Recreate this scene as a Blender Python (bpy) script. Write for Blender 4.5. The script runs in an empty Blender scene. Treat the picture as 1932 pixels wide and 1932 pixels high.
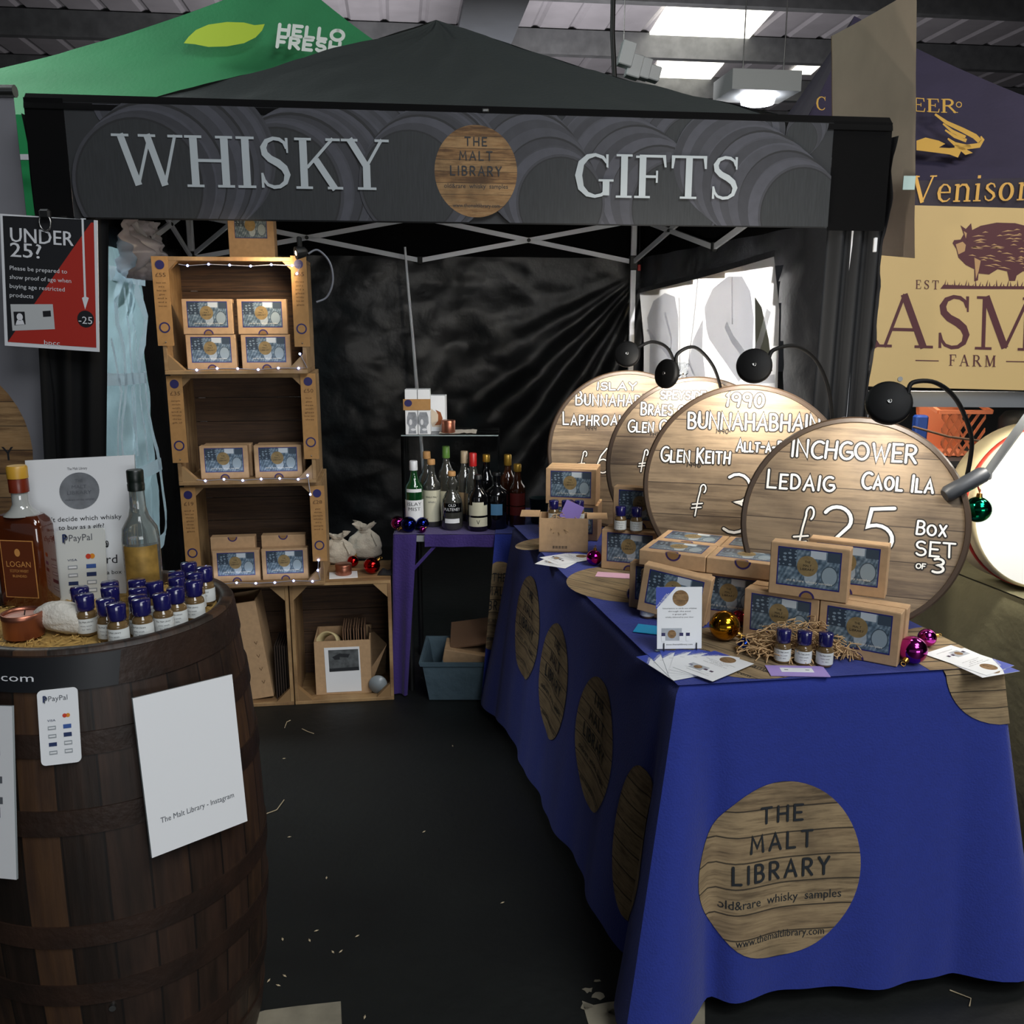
import bpy, bmesh, math, random
from mathutils import Vector, Matrix, noise
R = math.radians
random.seed(7)
C = bpy.context.scene.collection
SC = bpy.context.scene
# ------------------------------------------------------------------ camera, world, light, exposure
CAM_H, FPX, PITCH = 1.5, 1700.0, R(12.2)
cd = bpy.data.cameras.new('camera'); cam = bpy.data.objects.new('camera', cd); C.objects.link(cam)
cam.location = (0, 0, CAM_H); cam.rotation_euler = (R(90) - PITCH, 0, 0)
cd.sensor_width = 36; cd.lens = 36 * FPX / 1932; cd.clip_start = .05; cd.clip_end = 200
SC.camera = cam
w = bpy.data.worlds.new('world'); SC.world = w; w.use_nodes = True
w.node_tree.nodes['Background'].inputs[0].default_value = (.62, .68, .74, 1)
w.node_tree.nodes['Background'].inputs[1].default_value = .16
SC.view_settings.view_transform = 'Standard'; SC.view_settings.look = 'None'
SC.view_settings.exposure = 0; SC.view_settings.gamma = 1
def area(name, loc, target, size, watt, col=(1, 1, 1), sy=None, spread=None):
    l = bpy.data.lights.new(name, 'AREA'); l.energy = watt; l.color = col
    l.shape = 'RECTANGLE'; l.size = size; l.size_y = sy or size
    if spread: l.spread = R(spread)
    o = bpy.data.objects.new(name, l); C.objects.link(o); o.location = loc
    o.rotation_euler = (Vector(target) - Vector(loc)).to_track_quat('-Z', 'Y').to_euler()
    return o
area('hall_and_fill_light', (2.2, -3.2, 5.6), (0, 1.2, .6), 3.0, 190, (.94, .97, 1), 2.2)
area('hall_and_fill_light', (2.5, -.8, 5.6), (1.0, 2.6, .4), 2.5, 130, (.95, .98, 1), 1.5)
area('hall_and_fill_light', (-5.5, 7.0, 5.7), (-3.0, 6.0, 2.0), 2.5, 190, (.92, 1, .97), 1.5)
area('hall_and_fill_light', (-4.4, 3.6, 4.6), (-1.7, 4.2, 1.1), 1.4, 24, (.92, .98, 1), 1.0, 40)  # added fill, brightens the clear left window from outside
area('hall_and_fill_light', (4.6, 3.2, 4.9), (3.0, 6.0, 1.6), 1.5, 85, (1, .93, .8), 1.0)
area('hall_and_fill_light', (0, 13, 2.6), (0, 17, 6.5), 6, 520, (1, .97, .97), 2.5)  # added fill aimed upwards, brightens the roof sheets
area('hall_and_fill_light', (4.2, -8.5, 1.6), (0, 4, 1.5), 5, 170, (.96, .98, 1), 1.6)  # added low fill behind the camera, lifts the white frame bars
# ------------------------------------------------------------------ helpers
Vc = Vector
FW = Vc((0, math.cos(PITCH), -math.sin(PITCH))); UP = Vc((0, math.sin(PITCH), math.cos(PITCH)))
EYE = Vc((0, 0, CAM_H))
def ray(px, py): return Vc((1, 0, 0)) * ((px - 966) / FPX) + UP * ((966 - py) / FPX) + FW
def at(px, py, y=None, z=None):
    d = ray(px, py)
    t = (y / d.y) if y is not None else ((z - CAM_H) / d.z)
    return EYE + d * t
def lin(h):
    h = h.lstrip('#'); v = [int(h[i:i+2], 16) / 255 for i in (0, 2, 4)]
    return tuple((x / 12.92 if x <= .04045 else ((x + .055) / 1.055) ** 2.4) for x in v) + (1,)
MATS = {}
def mat(name, col='#808080', rough=.6, metal=0, var=0, vscale=8, bump=0, bscale=40, emit=None, estr=0, trans=0, spec=None, stretch=None, col2=None, coat=0, sheen=0):
    if name in MATS: return MATS[name]
    m = bpy.data.materials.new(name); m.use_nodes = True; nt = m.node_tree; b = nt.nodes['Principled BSDF']
    c = lin(col); b.inputs['Base Color'].default_value = c
    b.inputs['Roughness'].default_value = rough; b.inputs['Metallic'].default_value = metal
    if spec is not None: b.inputs['Specular IOR Level'].default_value = spec
    if coat: b.inputs['Coat Weight'].default_value = coat
    if sheen: b.inputs['Sheen Weight'].default_value = sheen
    if trans: b.inputs['Transmission Weight'].default_value = trans
    if emit: b.inputs['Emission Color'].default_value = lin(emit); b.inputs['Emission Strength'].default_value = estr
    if var or bump or col2:
        tc = nt.nodes.new('ShaderNodeTexCoord'); mp = nt.nodes.new('ShaderNodeMapping')
        nt.links.new(tc.outputs['Object'], mp.inputs[0])
        if stretch: mp.inputs['Scale'].default_value = stretch
    if var or col2:
        n = nt.nodes.new('ShaderNodeTexNoise'); n.inputs['Scale'].default_value = vscale; n.inputs['Detail'].default_value = 6
        nt.links.new(mp.outputs[0], n.inputs[0])
        r = nt.nodes.new('ShaderNodeValToRGB'); r.color_ramp.elements[0].position = .3; r.color_ramp.elements[1].position = .7
        d = lin(col2) if col2 else tuple(min(1, x * (1 + var)) for x in c[:3]) + (1,)
        e = c if col2 else tuple(x * (1 - var) for x in c[:3]) + (1,)
        r.color_ramp.elements[0].color = e; r.color_ramp.elements[1].color = d
        nt.links.new(n.outputs[0], r.inputs[0]); nt.links.new(r.outputs[0], b.inputs['Base Color'])
    if bump:
        n2 = nt.nodes.new('ShaderNodeTexNoise'); n2.inputs['Scale'].default_value = bscale; n2.inputs['Detail'].default_value = 5
        nt.links.new(mp.outputs[0], n2.inputs[0]); bp = nt.nodes.new('ShaderNodeBump')
        bp.inputs['Strength'].default_value = bump; bp.inputs['Distance'].default_value = .01
        nt.links.new(n2.outputs[0], bp.inputs['Height']); nt.links.new(bp.outputs[0], b.inputs['Normal'])
    MATS[name] = m
    return m
def N(nt, t, **k):
    n = nt.nodes.new('ShaderNode' + t)
    for a, v in k.items(): setattr(n, a, v)
    return n
def mth(nt, op, a, b=None, c=None):
    n = N(nt, 'Math', operation=op)
    for i, x in enumerate((a, b, c)):
        if x is None: continue
        if isinstance(x, (int, float)): n.inputs[i].default_value = x
        else: nt.links.new(x, n.inputs[i])
    return n.outputs[0]
def mixc(nt, f, a, b):
    n = N(nt, 'MixRGB')
    for i, x in enumerate((f, a, b)):
        if isinstance(x, (int, float)): n.inputs[i].default_value = x
        elif isinstance(x, tuple): n.inputs[i].default_value = x
        else: nt.links.new(x, n.inputs[i])
    return n.outputs[0]
def planks(name, cols, nplank, along='u', rough=.65, seam=.035, stain=.35, gx=3, gy=40, dark='#1a120c', bump=.3, length=0):
    """planked wood from UV: planks stacked across, grain along"""
    if name in MATS: return MATS[name]
    m = bpy.data.materials.new(name); m.use_nodes = True; nt = m.node_tree; b = nt.nodes['Principled BSDF']
    L = nt.links.new; uv = N(nt, 'UVMap'); sp = N(nt, 'SeparateXYZ'); L(uv.outputs[0], sp.inputs[0])
    U, V_ = (sp.outputs[0], sp.outputs[1]) if along == 'u' else (sp.outputs[1], sp.outputs[0])
    oi = N(nt, 'ObjectInfo')
    pv = mth(nt, 'MULTIPLY', V_, nplank); idx = mth(nt, 'FLOOR', pv); fr = mth(nt, 'FRACT', pv)
    wn = N(nt, 'TexWhiteNoise', noise_dimensions='2D'); cb = N(nt, 'CombineXYZ'); L(idx, cb.inputs[0]); L(oi.outputs['Random'], cb.inputs[1]); L(cb.outputs[0], wn.inputs[0])
    cv = N(nt, 'CombineXYZ'); L(mth(nt, 'MULTIPLY', U, gx), cv.inputs[0]); L(mth(nt, 'MULTIPLY', V_, gy), cv.inputs[1])
    L(mth(nt, 'MULTIPLY_ADD', wn.outputs[0], 9, mth(nt, 'MULTIPLY', oi.outputs['Random'], 7)), cv.inputs[2])
    g = N(nt, 'TexNoise'); g.inputs['Scale'].default_value = 1; g.inputs['Detail'].default_value = 8; g.inputs['Roughness'].default_value = .65; L(cv.outputs[0], g.inputs[0])
    rp = N(nt, 'ValToRGB'); e = rp.color_ramp.elements
    e[0].position = .25; e[0].color = lin(cols[0]); e[1].position = .75; e[1].color = lin(cols[-1])
    for i, cc in enumerate(cols[1:-1]): q = e.new(.25 + .5 * (i + 1) / (len(cols) - 1)); q.color = lin(cc)
    gg = mth(nt, 'ADD', g.outputs[0], mth(nt, 'MULTIPLY', mth(nt, 'SUBTRACT', wn.outputs[0], .5), .35)); L(gg, rp.inputs[0])
    st = N(nt, 'TexNoise'); st.inputs['Scale'].default_value = 3.2; st.inputs['Detail'].default_value = 4
    va = N(nt, 'VectorMath', operation='ADD'); L(uv.outputs[0], va.inputs[0]); cb2 = N(nt, 'CombineXYZ'); L(mth(nt, 'MULTIPLY', oi.outputs['Random'], 20), cb2.inputs[2]); L(cb2.outputs[0], va.inputs[1]); L(va.outputs[0], st.inputs[0])
    sr = N(nt, 'ValToRGB'); sr.color_ramp.elements[0].position = .45; sr.color_ramp.elements[1].position = .7; L(st.outputs[0], sr.inputs[0])
    c1 = mixc(nt, mth(nt, 'MULTIPLY', sr.outputs[0], stain), rp.outputs[0], lin(dark))
    se = mth(nt, 'LESS_THAN', mth(nt, 'MINIMUM', fr, mth(nt, 'SUBTRACT', 1, fr)), seam)
    c2 = mixc(nt, mth(nt, 'MULTIPLY', se, .85), c1, lin(dark)); L(c2, b.inputs['Base Color'])
    b.inputs['Roughness'].default_value = rough
    bp = N(nt, 'Bump'); bp.inputs['Strength'].default_value = bump; bp.inputs['Distance'].default_value = .004
    L(mth(nt, 'SUBTRACT', g.outputs[0], se), bp.inputs['Height']); L(bp.outputs[0], b.inputs['Normal'])
    MATS[name] = m; return m
def thinglass(name, tint='#eef4f2', fac=.25, rough=.05, gloss='#ffffff'):
    if name in MATS: return MATS[name]
    m = bpy.data.materials.new(name); m.use_nodes = True; nt = m.node_tree; nt.nodes.remove(nt.nodes['Principled BSDF'])
    o = nt.nodes['Material Output']; t = N(nt, 'BsdfTransparent'); t.inputs[0].default_value = lin(tint)
    g = N(nt, 'BsdfGlossy'); g.inputs[0].default_value = lin(gloss); g.inputs['Roughness'].default_value = rough
    lw = N(nt, 'LayerWeight'); lw.inputs[0].default_value = fac
    mx = N(nt, 'MixShader'); nt.links.new(lw.outputs['Fresnel'], mx.inputs[0]); nt.links.new(t.outputs[0], mx.inputs[1]); nt.links.new(g.outputs[0], mx.inputs[2]); nt.links.new(mx.outputs[0], o.inputs[0])
    MATS[name] = m; return m
def clearfilm(name, tint, col, body=.4, rough=.25):
    """cloudy PVC: part clear, part milky sheet"""
    if name in MATS: return MATS[name]
    m = bpy.data.materials.new(name); m.use_nodes = True; nt = m.node_tree; b = nt.nodes['Principled BSDF']
    b.inputs['Base Color'].default_value = lin(col); b.inputs['Roughness'].default_value = rough
    o = nt.nodes['Material Output']; t = N(nt, 'BsdfTransparent'); t.inputs[0].default_value = lin(tint)
    tr = N(nt, 'BsdfTranslucent'); tr.inputs[0].default_value = lin(col); m0 = N(nt, 'MixShader'); m0.inputs[0].default_value = .4
    nt.links.new(b.outputs[0], m0.inputs[1]); nt.links.new(tr.outputs[0], m0.inputs[2])
    mx = N(nt, 'MixShader'); mx.inputs[0].default_value = body; nt.links.new(t.outputs[0], mx.inputs[1]); nt.links.new(m0.outputs[0], mx.inputs[2]); nt.links.new(mx.outputs[0], o.inputs[0])
    n2 = N(nt, 'TexNoise'); n2.inputs['Scale'].default_value = 14; n2.inputs['Detail'].default_value = 6; bp = N(nt, 'Bump'); bp.inputs['Strength'].default_value = .6; bp.inputs['Distance'].default_value = .02
    tc = N(nt, 'TexCoord'); nt.links.new(tc.outputs['Object'], n2.inputs[0]); nt.links.new(n2.outputs[0], bp.inputs['Height']); nt.links.new(bp.outputs[0], b.inputs['Normal'])
    MATS[name] = m; return m
def backlit(name, col, k=.5, rough=.4, tint=None, clear=0):
    """white PVC that lets light through from behind"""
    if name in MATS: return MATS[name]
    m = bpy.data.materials.new(name); m.use_nodes = True; nt = m.node_tree; b = nt.nodes['Principled BSDF']
    b.inputs['Base Color'].default_value = lin(col); b.inputs['Roughness'].default_value = rough
    o = nt.nodes['Material Output']; tr = N(nt, 'BsdfTranslucent'); tr.inputs[0].default_value = lin(tint or col)
    mx = N(nt, 'MixShader'); mx.inputs[0].default_value = k; nt.links.new(b.outputs[0], mx.inputs[1]); nt.links.new(tr.outputs[0], mx.inputs[2]); out = mx
    if clear:
        t = N(nt, 'BsdfTransparent'); m2 = N(nt, 'MixShader'); m2.inputs[0].default_value = clear; nt.links.new(mx.outputs[0], m2.inputs[1]); nt.links.new(t.outputs[0], m2.inputs[2]); out = m2
    nt.links.new(out.outputs[0], o.inputs[0]); MATS[name] = m; return m
def inside(pt, poly):
    c = False; x, y = pt
    for i in range(len(poly)):
        (x0, y0), (x1, y1) = poly[i - 1], poly[i]
        if (y0 > y) != (y1 > y) and x < (x1 - x0) * (y - y0) / (y1 - y0) + x0: c = not c
    return c
WORLD = {}
def tag(o, label, cat, group=None, kind=None):
    if label: o['label'] = label
    if cat: o['category'] = cat
    if group: o['group'] = group
    if kind: o['kind'] = kind
    return o
def thing(name, label, cat, loc=(0, 0, 0), rotz=0, group=None):
    o = bpy.data.objects.new(name, None); C.objects.link(o); o.location = loc; o.rotation_euler = (0, 0, rotz)
    o.empty_display_size = .05
    WORLD[o.name] = Matrix.Translation(Vc(loc)) @ Matrix.Rotation(rotz, 4, 'Z')
    return tag(o, label, cat, group)
def dup(root, mx, label=None, group=None):
    """copy of a thing with copies of its parts and sub-parts"""
    r = root.copy(); C.objects.link(r); r.matrix_basis = mx; WORLD[r.name] = mx.copy()
    if label: r['label'] = label
    if group: r['group'] = group
    for ch in list(root.children):
        c = ch.copy(); C.objects.link(c); c.parent = r
        for g in list(ch.children):
            d = g.copy(); C.objects.link(d); d.parent = c
    return r
def place(root, mx, label=None, group=None):
    root.matrix_basis = mx; WORLD[root.name] = mx.copy()
    if label: root['label'] = label
    if group: root['group'] = group
    return root
def TR(loc, rz=0): return Matrix.Translation(Vc(loc)) @ Matrix.Rotation(rz, 4, 'Z')
def frame(loc, yaw=0, lean=0, roll=0):
    """matrix whose local x runs right, y up, z out of a face turned by yaw and leaning back"""
    ex = Vc((math.cos(yaw), math.sin(yaw), 0)); fn = Vc((math.sin(yaw), -math.cos(yaw), 0))
    ey = Vc((0, 0, 1)) * math.cos(lean) - fn * math.sin(lean); n = ex.cross(ey)
    m = Matrix.Identity(4)
    for i, v in enumerate((ex, ey, n)): m[0][i], m[1][i], m[2][i] = v
    m.translation = Vc(loc)
    return m @ Matrix.Rotation(roll, 4, 'Z')
TXT = {}
def textmesh(s):
    if s in TXT: return TXT[s]
    cu = bpy.data.curves.new('t', 'FONT'); cu.body = s; cu.resolution_u = 2
    o = bpy.data.objects.new('t', cu); C.objects.link(o)
    dg = bpy.context.evaluated_depsgraph_get(); dg.update()
    me = bpy.data.meshes.new_from_object(o.evaluated_get(dg))
    v = [(p.co.x, p.co.y) for p in me.vertices]; f = [tuple(p.vertices) for p in me.polygons]
    bpy.data.objects.remove(o); bpy.data.curves.remove(cu); bpy.data.meshes.remove(me)
    if v:
        x0 = min(p[0] for p in v); x1 = max(p[0] for p in v)
    else: x0 = x1 = 0
    TXT[s] = (v, f, x0, x1); return TXT[s]
def clip(poly, x0, y0, x1, y1):
    for ax, lim, sg in ((0, x0, 1), (0, x1, -1), (1, y0, 1), (1, y1, -1)):
        out = []
        for i in range(len(poly)):
            a, b = poly[i - 1], poly[i]
            ia = (a[ax] - lim) * sg >= 0; ib = (b[ax] - lim) * sg >= 0
            if ia != ib:
                t = (lim - a[ax]) / (b[ax] - a[ax]); out.append((a[0] + (b[0] - a[0]) * t, a[1] + (b[1] - a[1]) * t))
            if ib: out.append(b)
        poly = out
        if not poly: return []
    return poly
def circ(cx, cy, rx, ry=None, n=40, a0=0, a1=360):
    ry = ry or rx; k = n if a1 - a0 == 360 else n + 1
    return [(cx + rx * math.cos(R(a0 + (a1 - a0) * i / n)), cy + ry * math.sin(R(a0 + (a1 - a0) * i / n))) for i in range(k)]
def smooth(pts, n=6):
    pts = [Vc(p) for p in pts]; S = []
    for i in range(len(pts) - 1):
        p0, p1, p2, p3 = pts[max(i - 1, 0)], pts[i], pts[i + 1], pts[min(i + 2, len(pts) - 1)]
        for k in range(n):
            u = k / n; S.append(.5 * ((2 * p1) + (p2 - p0) * u + (2 * p0 - 5 * p1 + 4 * p2 - p3) * u * u + (3 * p1 - p0 - 3 * p2 + p3) * u ** 3))
    return S + [pts[-1]]
class MB:
    def __init__(s, T=None): s.v = []; s.f = []; s.m = []; s.uv = []; s.sm = []; s.mats = []; s.T = T or Matrix.Identity(4)
    def mi(s, m):
        if m not in s.mats: s.mats.append(m)
        return s.mats.index(m)
    def add(s, vs, fs, m, uvs=None, smooth=False, T=None):
        M_ = s.T @ T if T is not None else s.T
        b = len(s.v); s.v += [M_ @ Vc(p) for p in vs]; k = s.mi(m)
        for i, f in enumerate(fs):
            s.f.append([b + j for j in f]); s.m.append(k); s.sm.append(smooth)
            s.uv.append([uvs[j] for j in f] if uvs else None)
        return s
    def box(s, c, d, m, bev=0, T=None, seg=1):
        bm = bmesh.new(); bmesh.ops.create_cube(bm, size=1)
        for v in bm.verts: v.co = Vc((v.co.x * d[0], v.co.y * d[1], v.co.z * d[2])) + Vc(c)
        if bev: bmesh.ops.bevel(bm, geom=list(bm.edges), offset=bev, segments=seg, affect='EDGES', profile=.5)
        bm.verts.index_update(); vs = [v.co.copy() for v in bm.verts]; fs = [[v.index for v in f.verts] for f in bm.faces]; bm.free()
        # simple box uv, longest two axes
        ax = sorted(range(3), key=lambda i: -d[i])[:2]
        uv = [((p[ax[0]] - c[ax[0]]) / max(d[ax[0]], 1e-6) + .5, (p[ax[1]] - c[ax[1]]) / max(d[ax[1]], 1e-6) + .5) for p in vs]
        return s.add(vs, fs, m, uv, False, T)
    def lathe(s, prof, m, n=24, T=None, smooth=True, c=(0, 0, 0), caps=True):
        vs = []; uv = []; fs = []; k = len(prof)
        for j in range(n + 1):
            a = 2 * math.pi * j / n
            for i, (r, z) in enumerate(prof):
                vs.append((c[0] + r * math.cos(a), c[1] + r * math.sin(a), c[2] + z)); uv.append((j / n, i / max(1, k - 1)))
        for j in range(n):
            for i in range(k - 1): fs.append((j * k + i, (j + 1) * k + i, (j + 1) * k + i + 1, j * k + i + 1))
        s.add(vs, fs, m, uv, smooth, T)
        if caps:
            for i, fl in ((0, 1), (k - 1, 0)):
                if prof[i][0] > 1e-5:
                    ring = [(c[0] + prof[i][0] * math.cos(2 * math.pi * j / n), c[1] + prof[i][0] * math.sin(2 * math.pi * j / n), c[2] + prof[i][1]) for j in range(n)]
                    u2 = [(.5 + .5 * math.cos(2 * math.pi * j / n), .5 + .5 * math.sin(2 * math.pi * j / n)) for j in range(n)]
                    s.add(ring, [list(range(n))[::-1] if fl else list(range(n))], m, u2, False, T)
        return s
    def sphere(s, c, r, m, n=20, T=None, sc=(1, 1, 1)):
        k = max(6, n // 2)
        prof = [(r * math.sin(math.pi * i / k), -r * math.cos(math.pi * i / k)) for i in range(k + 1)]
        prof[0] = (1e-6, -r); prof[-1] = (1e-6, r)
        TT = Matrix.Translation(Vc(c)) @ Matrix.Diagonal((*sc, 1))
        return s.lathe(prof, m, n, (T @ TT) if T is not None else TT, True, caps=False)
    def tube(s, pts, r, m, n=8, T=None, smooth=True, close=False):
        pts = [Vc(p) for p in pts]; rr = r if isinstance(r, (list, tuple)) else [r] * len(pts)
        vs = []; fs = []; up = None; K = len(pts)
        for i, p in enumerate(pts):
            t = (pts[min(i + 1, K - 1)] - pts[max(i - 1, 0)])
            if t.length < 1e-9: t = Vc((0, 0, 1))
            t.normalize()
            if up is None: up = t.orthogonal().normalized()
            up = (up - t * up.dot(t))
            if up.length < 1e-6: up = t.orthogonal()
            up.normalize(); sd = t.cross(up)
            for j in range(n):
                a = 2 * math.pi * j / n; vs.append(p + (up * math.cos(a) + sd * math.sin(a)) * rr[i])
        for i in range(K - 1):
            for j in range(n): fs.append((i * n + j, i * n + (j + 1) % n, (i + 1) * n + (j + 1) % n, (i + 1) * n + j))
        s.add(vs, fs, m, None, smooth, T)
        s.add(vs[:n], [list(range(n))[::-1]], m, None, False, T); s.add(vs[-n:], [list(range(n))], m, None, False, T)
        return s
    def bar(s, a, b, wd, m, up=(0, 0, 1), w2=None):
        a = Vc(a); b = Vc(b); t = (b - a).normalized(); u = Vc(up); u = (u - t * u.dot(t)).normalized(); q = t.cross(u)
        w2 = w2 or wd; vs = []
        for p in (a, b):
            for i, j in ((-1, -1), (1, -1), (1, 1), (-1, 1)): vs.append(p + u * wd / 2 * i + q * w2 / 2 * j)
        return s.add(vs, [(0, 1, 2, 3), (7, 6, 5, 4), (0, 4, 5, 1), (1, 5, 6, 2), (2, 6, 7, 3), (3, 7, 4, 0)], m)
    def grid(s, fn, nu, nv, m, smooth=True, T=None, flip=False, skip=None):
        vs = []; uv = []; fs = []
        for j in range(nv + 1):
            for i in range(nu + 1):
                vs.append(fn(i / nu, j / nv)); uv.append((i / nu, j / nv))
        for j in range(nv):
            for i in range(nu):
                if skip and skip((i + .5) / nu, (j + .5) / nv): continue
                a = j * (nu + 1) + i; q = (a, a + 1, a + nu + 2, a + nu + 1); fs.append(q[::-1] if flip else q)
        return s.add(vs, fs, m, uv, smooth, T)
    def poly(s, pts, mp, m, l=0, uvbox=None):
        vs = [mp(x, y, l) for x, y in pts]
        uv = None
        if uvbox: uv = [((x - uvbox[0]) / uvbox[2], (y - uvbox[1]) / uvbox[3]) for x, y in pts]
        return s.add(vs, [list(range(len(vs)))], m, uv)
    def disc(s, cx, cy, rx, ry, mp, m, l=0, nr=8, na=48):
        """polar grid so that it follows folds of what it is printed on"""
        vs = [mp(cx, cy, l)]; uv = [(.5, .5)]; fs = []
        for i in range(1, nr + 1):
            for j in range(na):
                a = 2 * math.pi * j / na; x, y = math.cos(a) * i / nr, math.sin(a) * i / nr
                vs.append(mp(cx + rx * x, cy + ry * y, l)); uv.append((.5 + .5 * x, .5 + .5 * y))
        for j in range(na):
            fs.append((0, 1 + j, 1 + (j + 1) % na))
            for i in range(nr - 1):
                a = 1 + i * na; b = a + na; fs.append((a + j, b + j, b + (j + 1) % na, a + (j + 1) % na))
        return s.add(vs, fs, m, uv, True)
    def ribbon(s, pts, wd, mp, m, l=0, cap=False):
        K = len(pts); P2 = [Vc((p[0], p[1])) for p in pts]; W = [p[2] if len(p) > 2 else wd for p in pts]
        Ls, Rs = [], []
        for i in range(K):
            t0 = (P2[i] - P2[i - 1]).normalized() if i > 0 else None; t1 = (P2[i + 1] - P2[i]).normalized() if i < K - 1 else None
            t = (t0 + t1) if (t0 is not None and t1 is not None) else (t0 if t0 is not None else t1)
            if t.length < 1e-6: t = t1
            t.normalize(); n = Vc((-t.y, t.x)); k = 1
            if t0 is not None and t1 is not None: k = 1 / max(.55, abs(n.dot(Vc((-t1.y, t1.x)))))
            Ls.append(P2[i] + n * W[i] / 2 * k); Rs.append(P2[i] - n * W[i] / 2 * k)
        vs = [mp(p.x, p.y, l) for p in Rs + Ls]
        s.add(vs, [(i, i + 1, K + i + 1, K + i) for i in range(K - 1)], m)
        if cap:
            for i in (0, K - 1): s.poly(circ(P2[i].x, P2[i].y, W[i] / 2, n=10), mp, m, l + .00002)
        return s
    def text(s, t, x, y, h, mp, m, l=0, sx=1, al='L', sp=None):
        """built-in sans lettering; h is the capital height"""
        v, f, x0, x1 = textmesh(t); k = h / .72
        wd = (x1 - x0) * k * sx
        if sp: sx *= sp / max(wd, 1e-6); wd = sp
        ox = x - (0 if al == 'L' else wd / 2 if al == 'C' else wd)
        return s.add([mp(ox + (p[0] - x0) * k * sx, y + p[1] * k, l) for p in v], f, m)
    def build(s, name, parent=None, label=None):
        me = bpy.data.meshes.new(name)
        inv = WORLD.get(parent.name, Matrix.Identity(4)).inverted() if parent else Matrix.Identity(4)
        me.from_pydata([inv @ p for p in s.v], [], s.f)
        for q in s.mats: me.materials.append(q)
        me.polygons.foreach_set('material_index', s.m); me.polygons.foreach_set('use_smooth', s.sm)
        ul = me.uv_layers.new(name='UVMap'); k = 0; buf = [0.0] * (2 * len(me.loops))
        for f, u in zip(s.f, s.uv):
            for i in range(len(f)):
                if u: buf[2 * k], buf[2 * k + 1] = u[i][0], u[i][1]
                k += 1
        ul.data.foreach_set('uv', buf); me.update()
        o = bpy.data.objects.new(name, me); C.objects.link(o)
        if parent: o.parent = parent; WORLD[o.name] = WORLD.get(parent.name, Matrix.Identity(4))
        if label: o['label'] = label
        return o
def one(name, mb, label, cat, group=None):
    """a thing that is one mesh: origin moved to the middle of its foot"""
    xs = [p.x for p in mb.v]; ys = [p.y for p in mb.v]; zs = [p.z for p in mb.v]
    c = Vc(((min(xs) + max(xs)) / 2, (min(ys) + max(ys)) / 2, min(zs)))
    mb.v = [p - c for p in mb.v]; o = mb.build(name); o.location = c
    return tag(o, label, cat, group)
class Panel:
    """flat face from three world points (bottom left, bottom right, top left); map() takes metres"""
    def __init__(s, bl, br, tl):
        s.o = Vc(bl); a = Vc(br) - s.o; b = Vc(tl) - s.o; s.W = a.length; s.H = b.length
        s.ex = a.normalized(); s.ey = b.normalized(); s.n = s.ex.cross(s.ey).normalized()
    def map(s, x, y, l=0): return s.o + s.ex * x + s.ey * y + s.n * l
    def loc(s, px, py):
        d = ray(px, py); t = (s.o - EYE).dot(s.n) / d.dot(s.n); q = EYE + d * t - s.o
        k = s.ex.dot(s.ey); a = q.dot(s.ex); b = q.dot(s.ey); y = (b - k * a) / (1 - k * k); return (a - k * y, y)
    def slab(s, mb, m, th=.003, side=None, x0=0, y0=0, x1=None, y1=None, rad=0):
        x1 = s.W if x1 is None else x1; y1 = s.H if y1 is None else y1
        if rad:
            p = []
            for cx, cy, a in ((x1 - rad, y1 - rad, 0), (x0 + rad, y1 - rad, 90), (x0 + rad, y0 + rad, 180), (x1 - rad, y0 + rad, 270)): p += circ(cx, cy, rad, n=5, a0=a, a1=a + 90)
        else: p = [(x0, y0), (x1, y0), (x1, y1), (x0, y1)]
        k = len(p); mb.add([s.map(x, y, 0) for x, y in p], [list(range(k))], m, [((x - x0) / (x1 - x0), (y - y0) / (y1 - y0)) for x, y in p])
        vs = [s.map(x, y, 0) for x, y in p] + [s.map(x, y, -th) for x, y in p]
        mb.add(vs, [(i, i + k, (i + 1) % k + k, (i + 1) % k) for i in range(k)] + [list(range(k, 2 * k))[::-1]], side or m)
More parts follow.
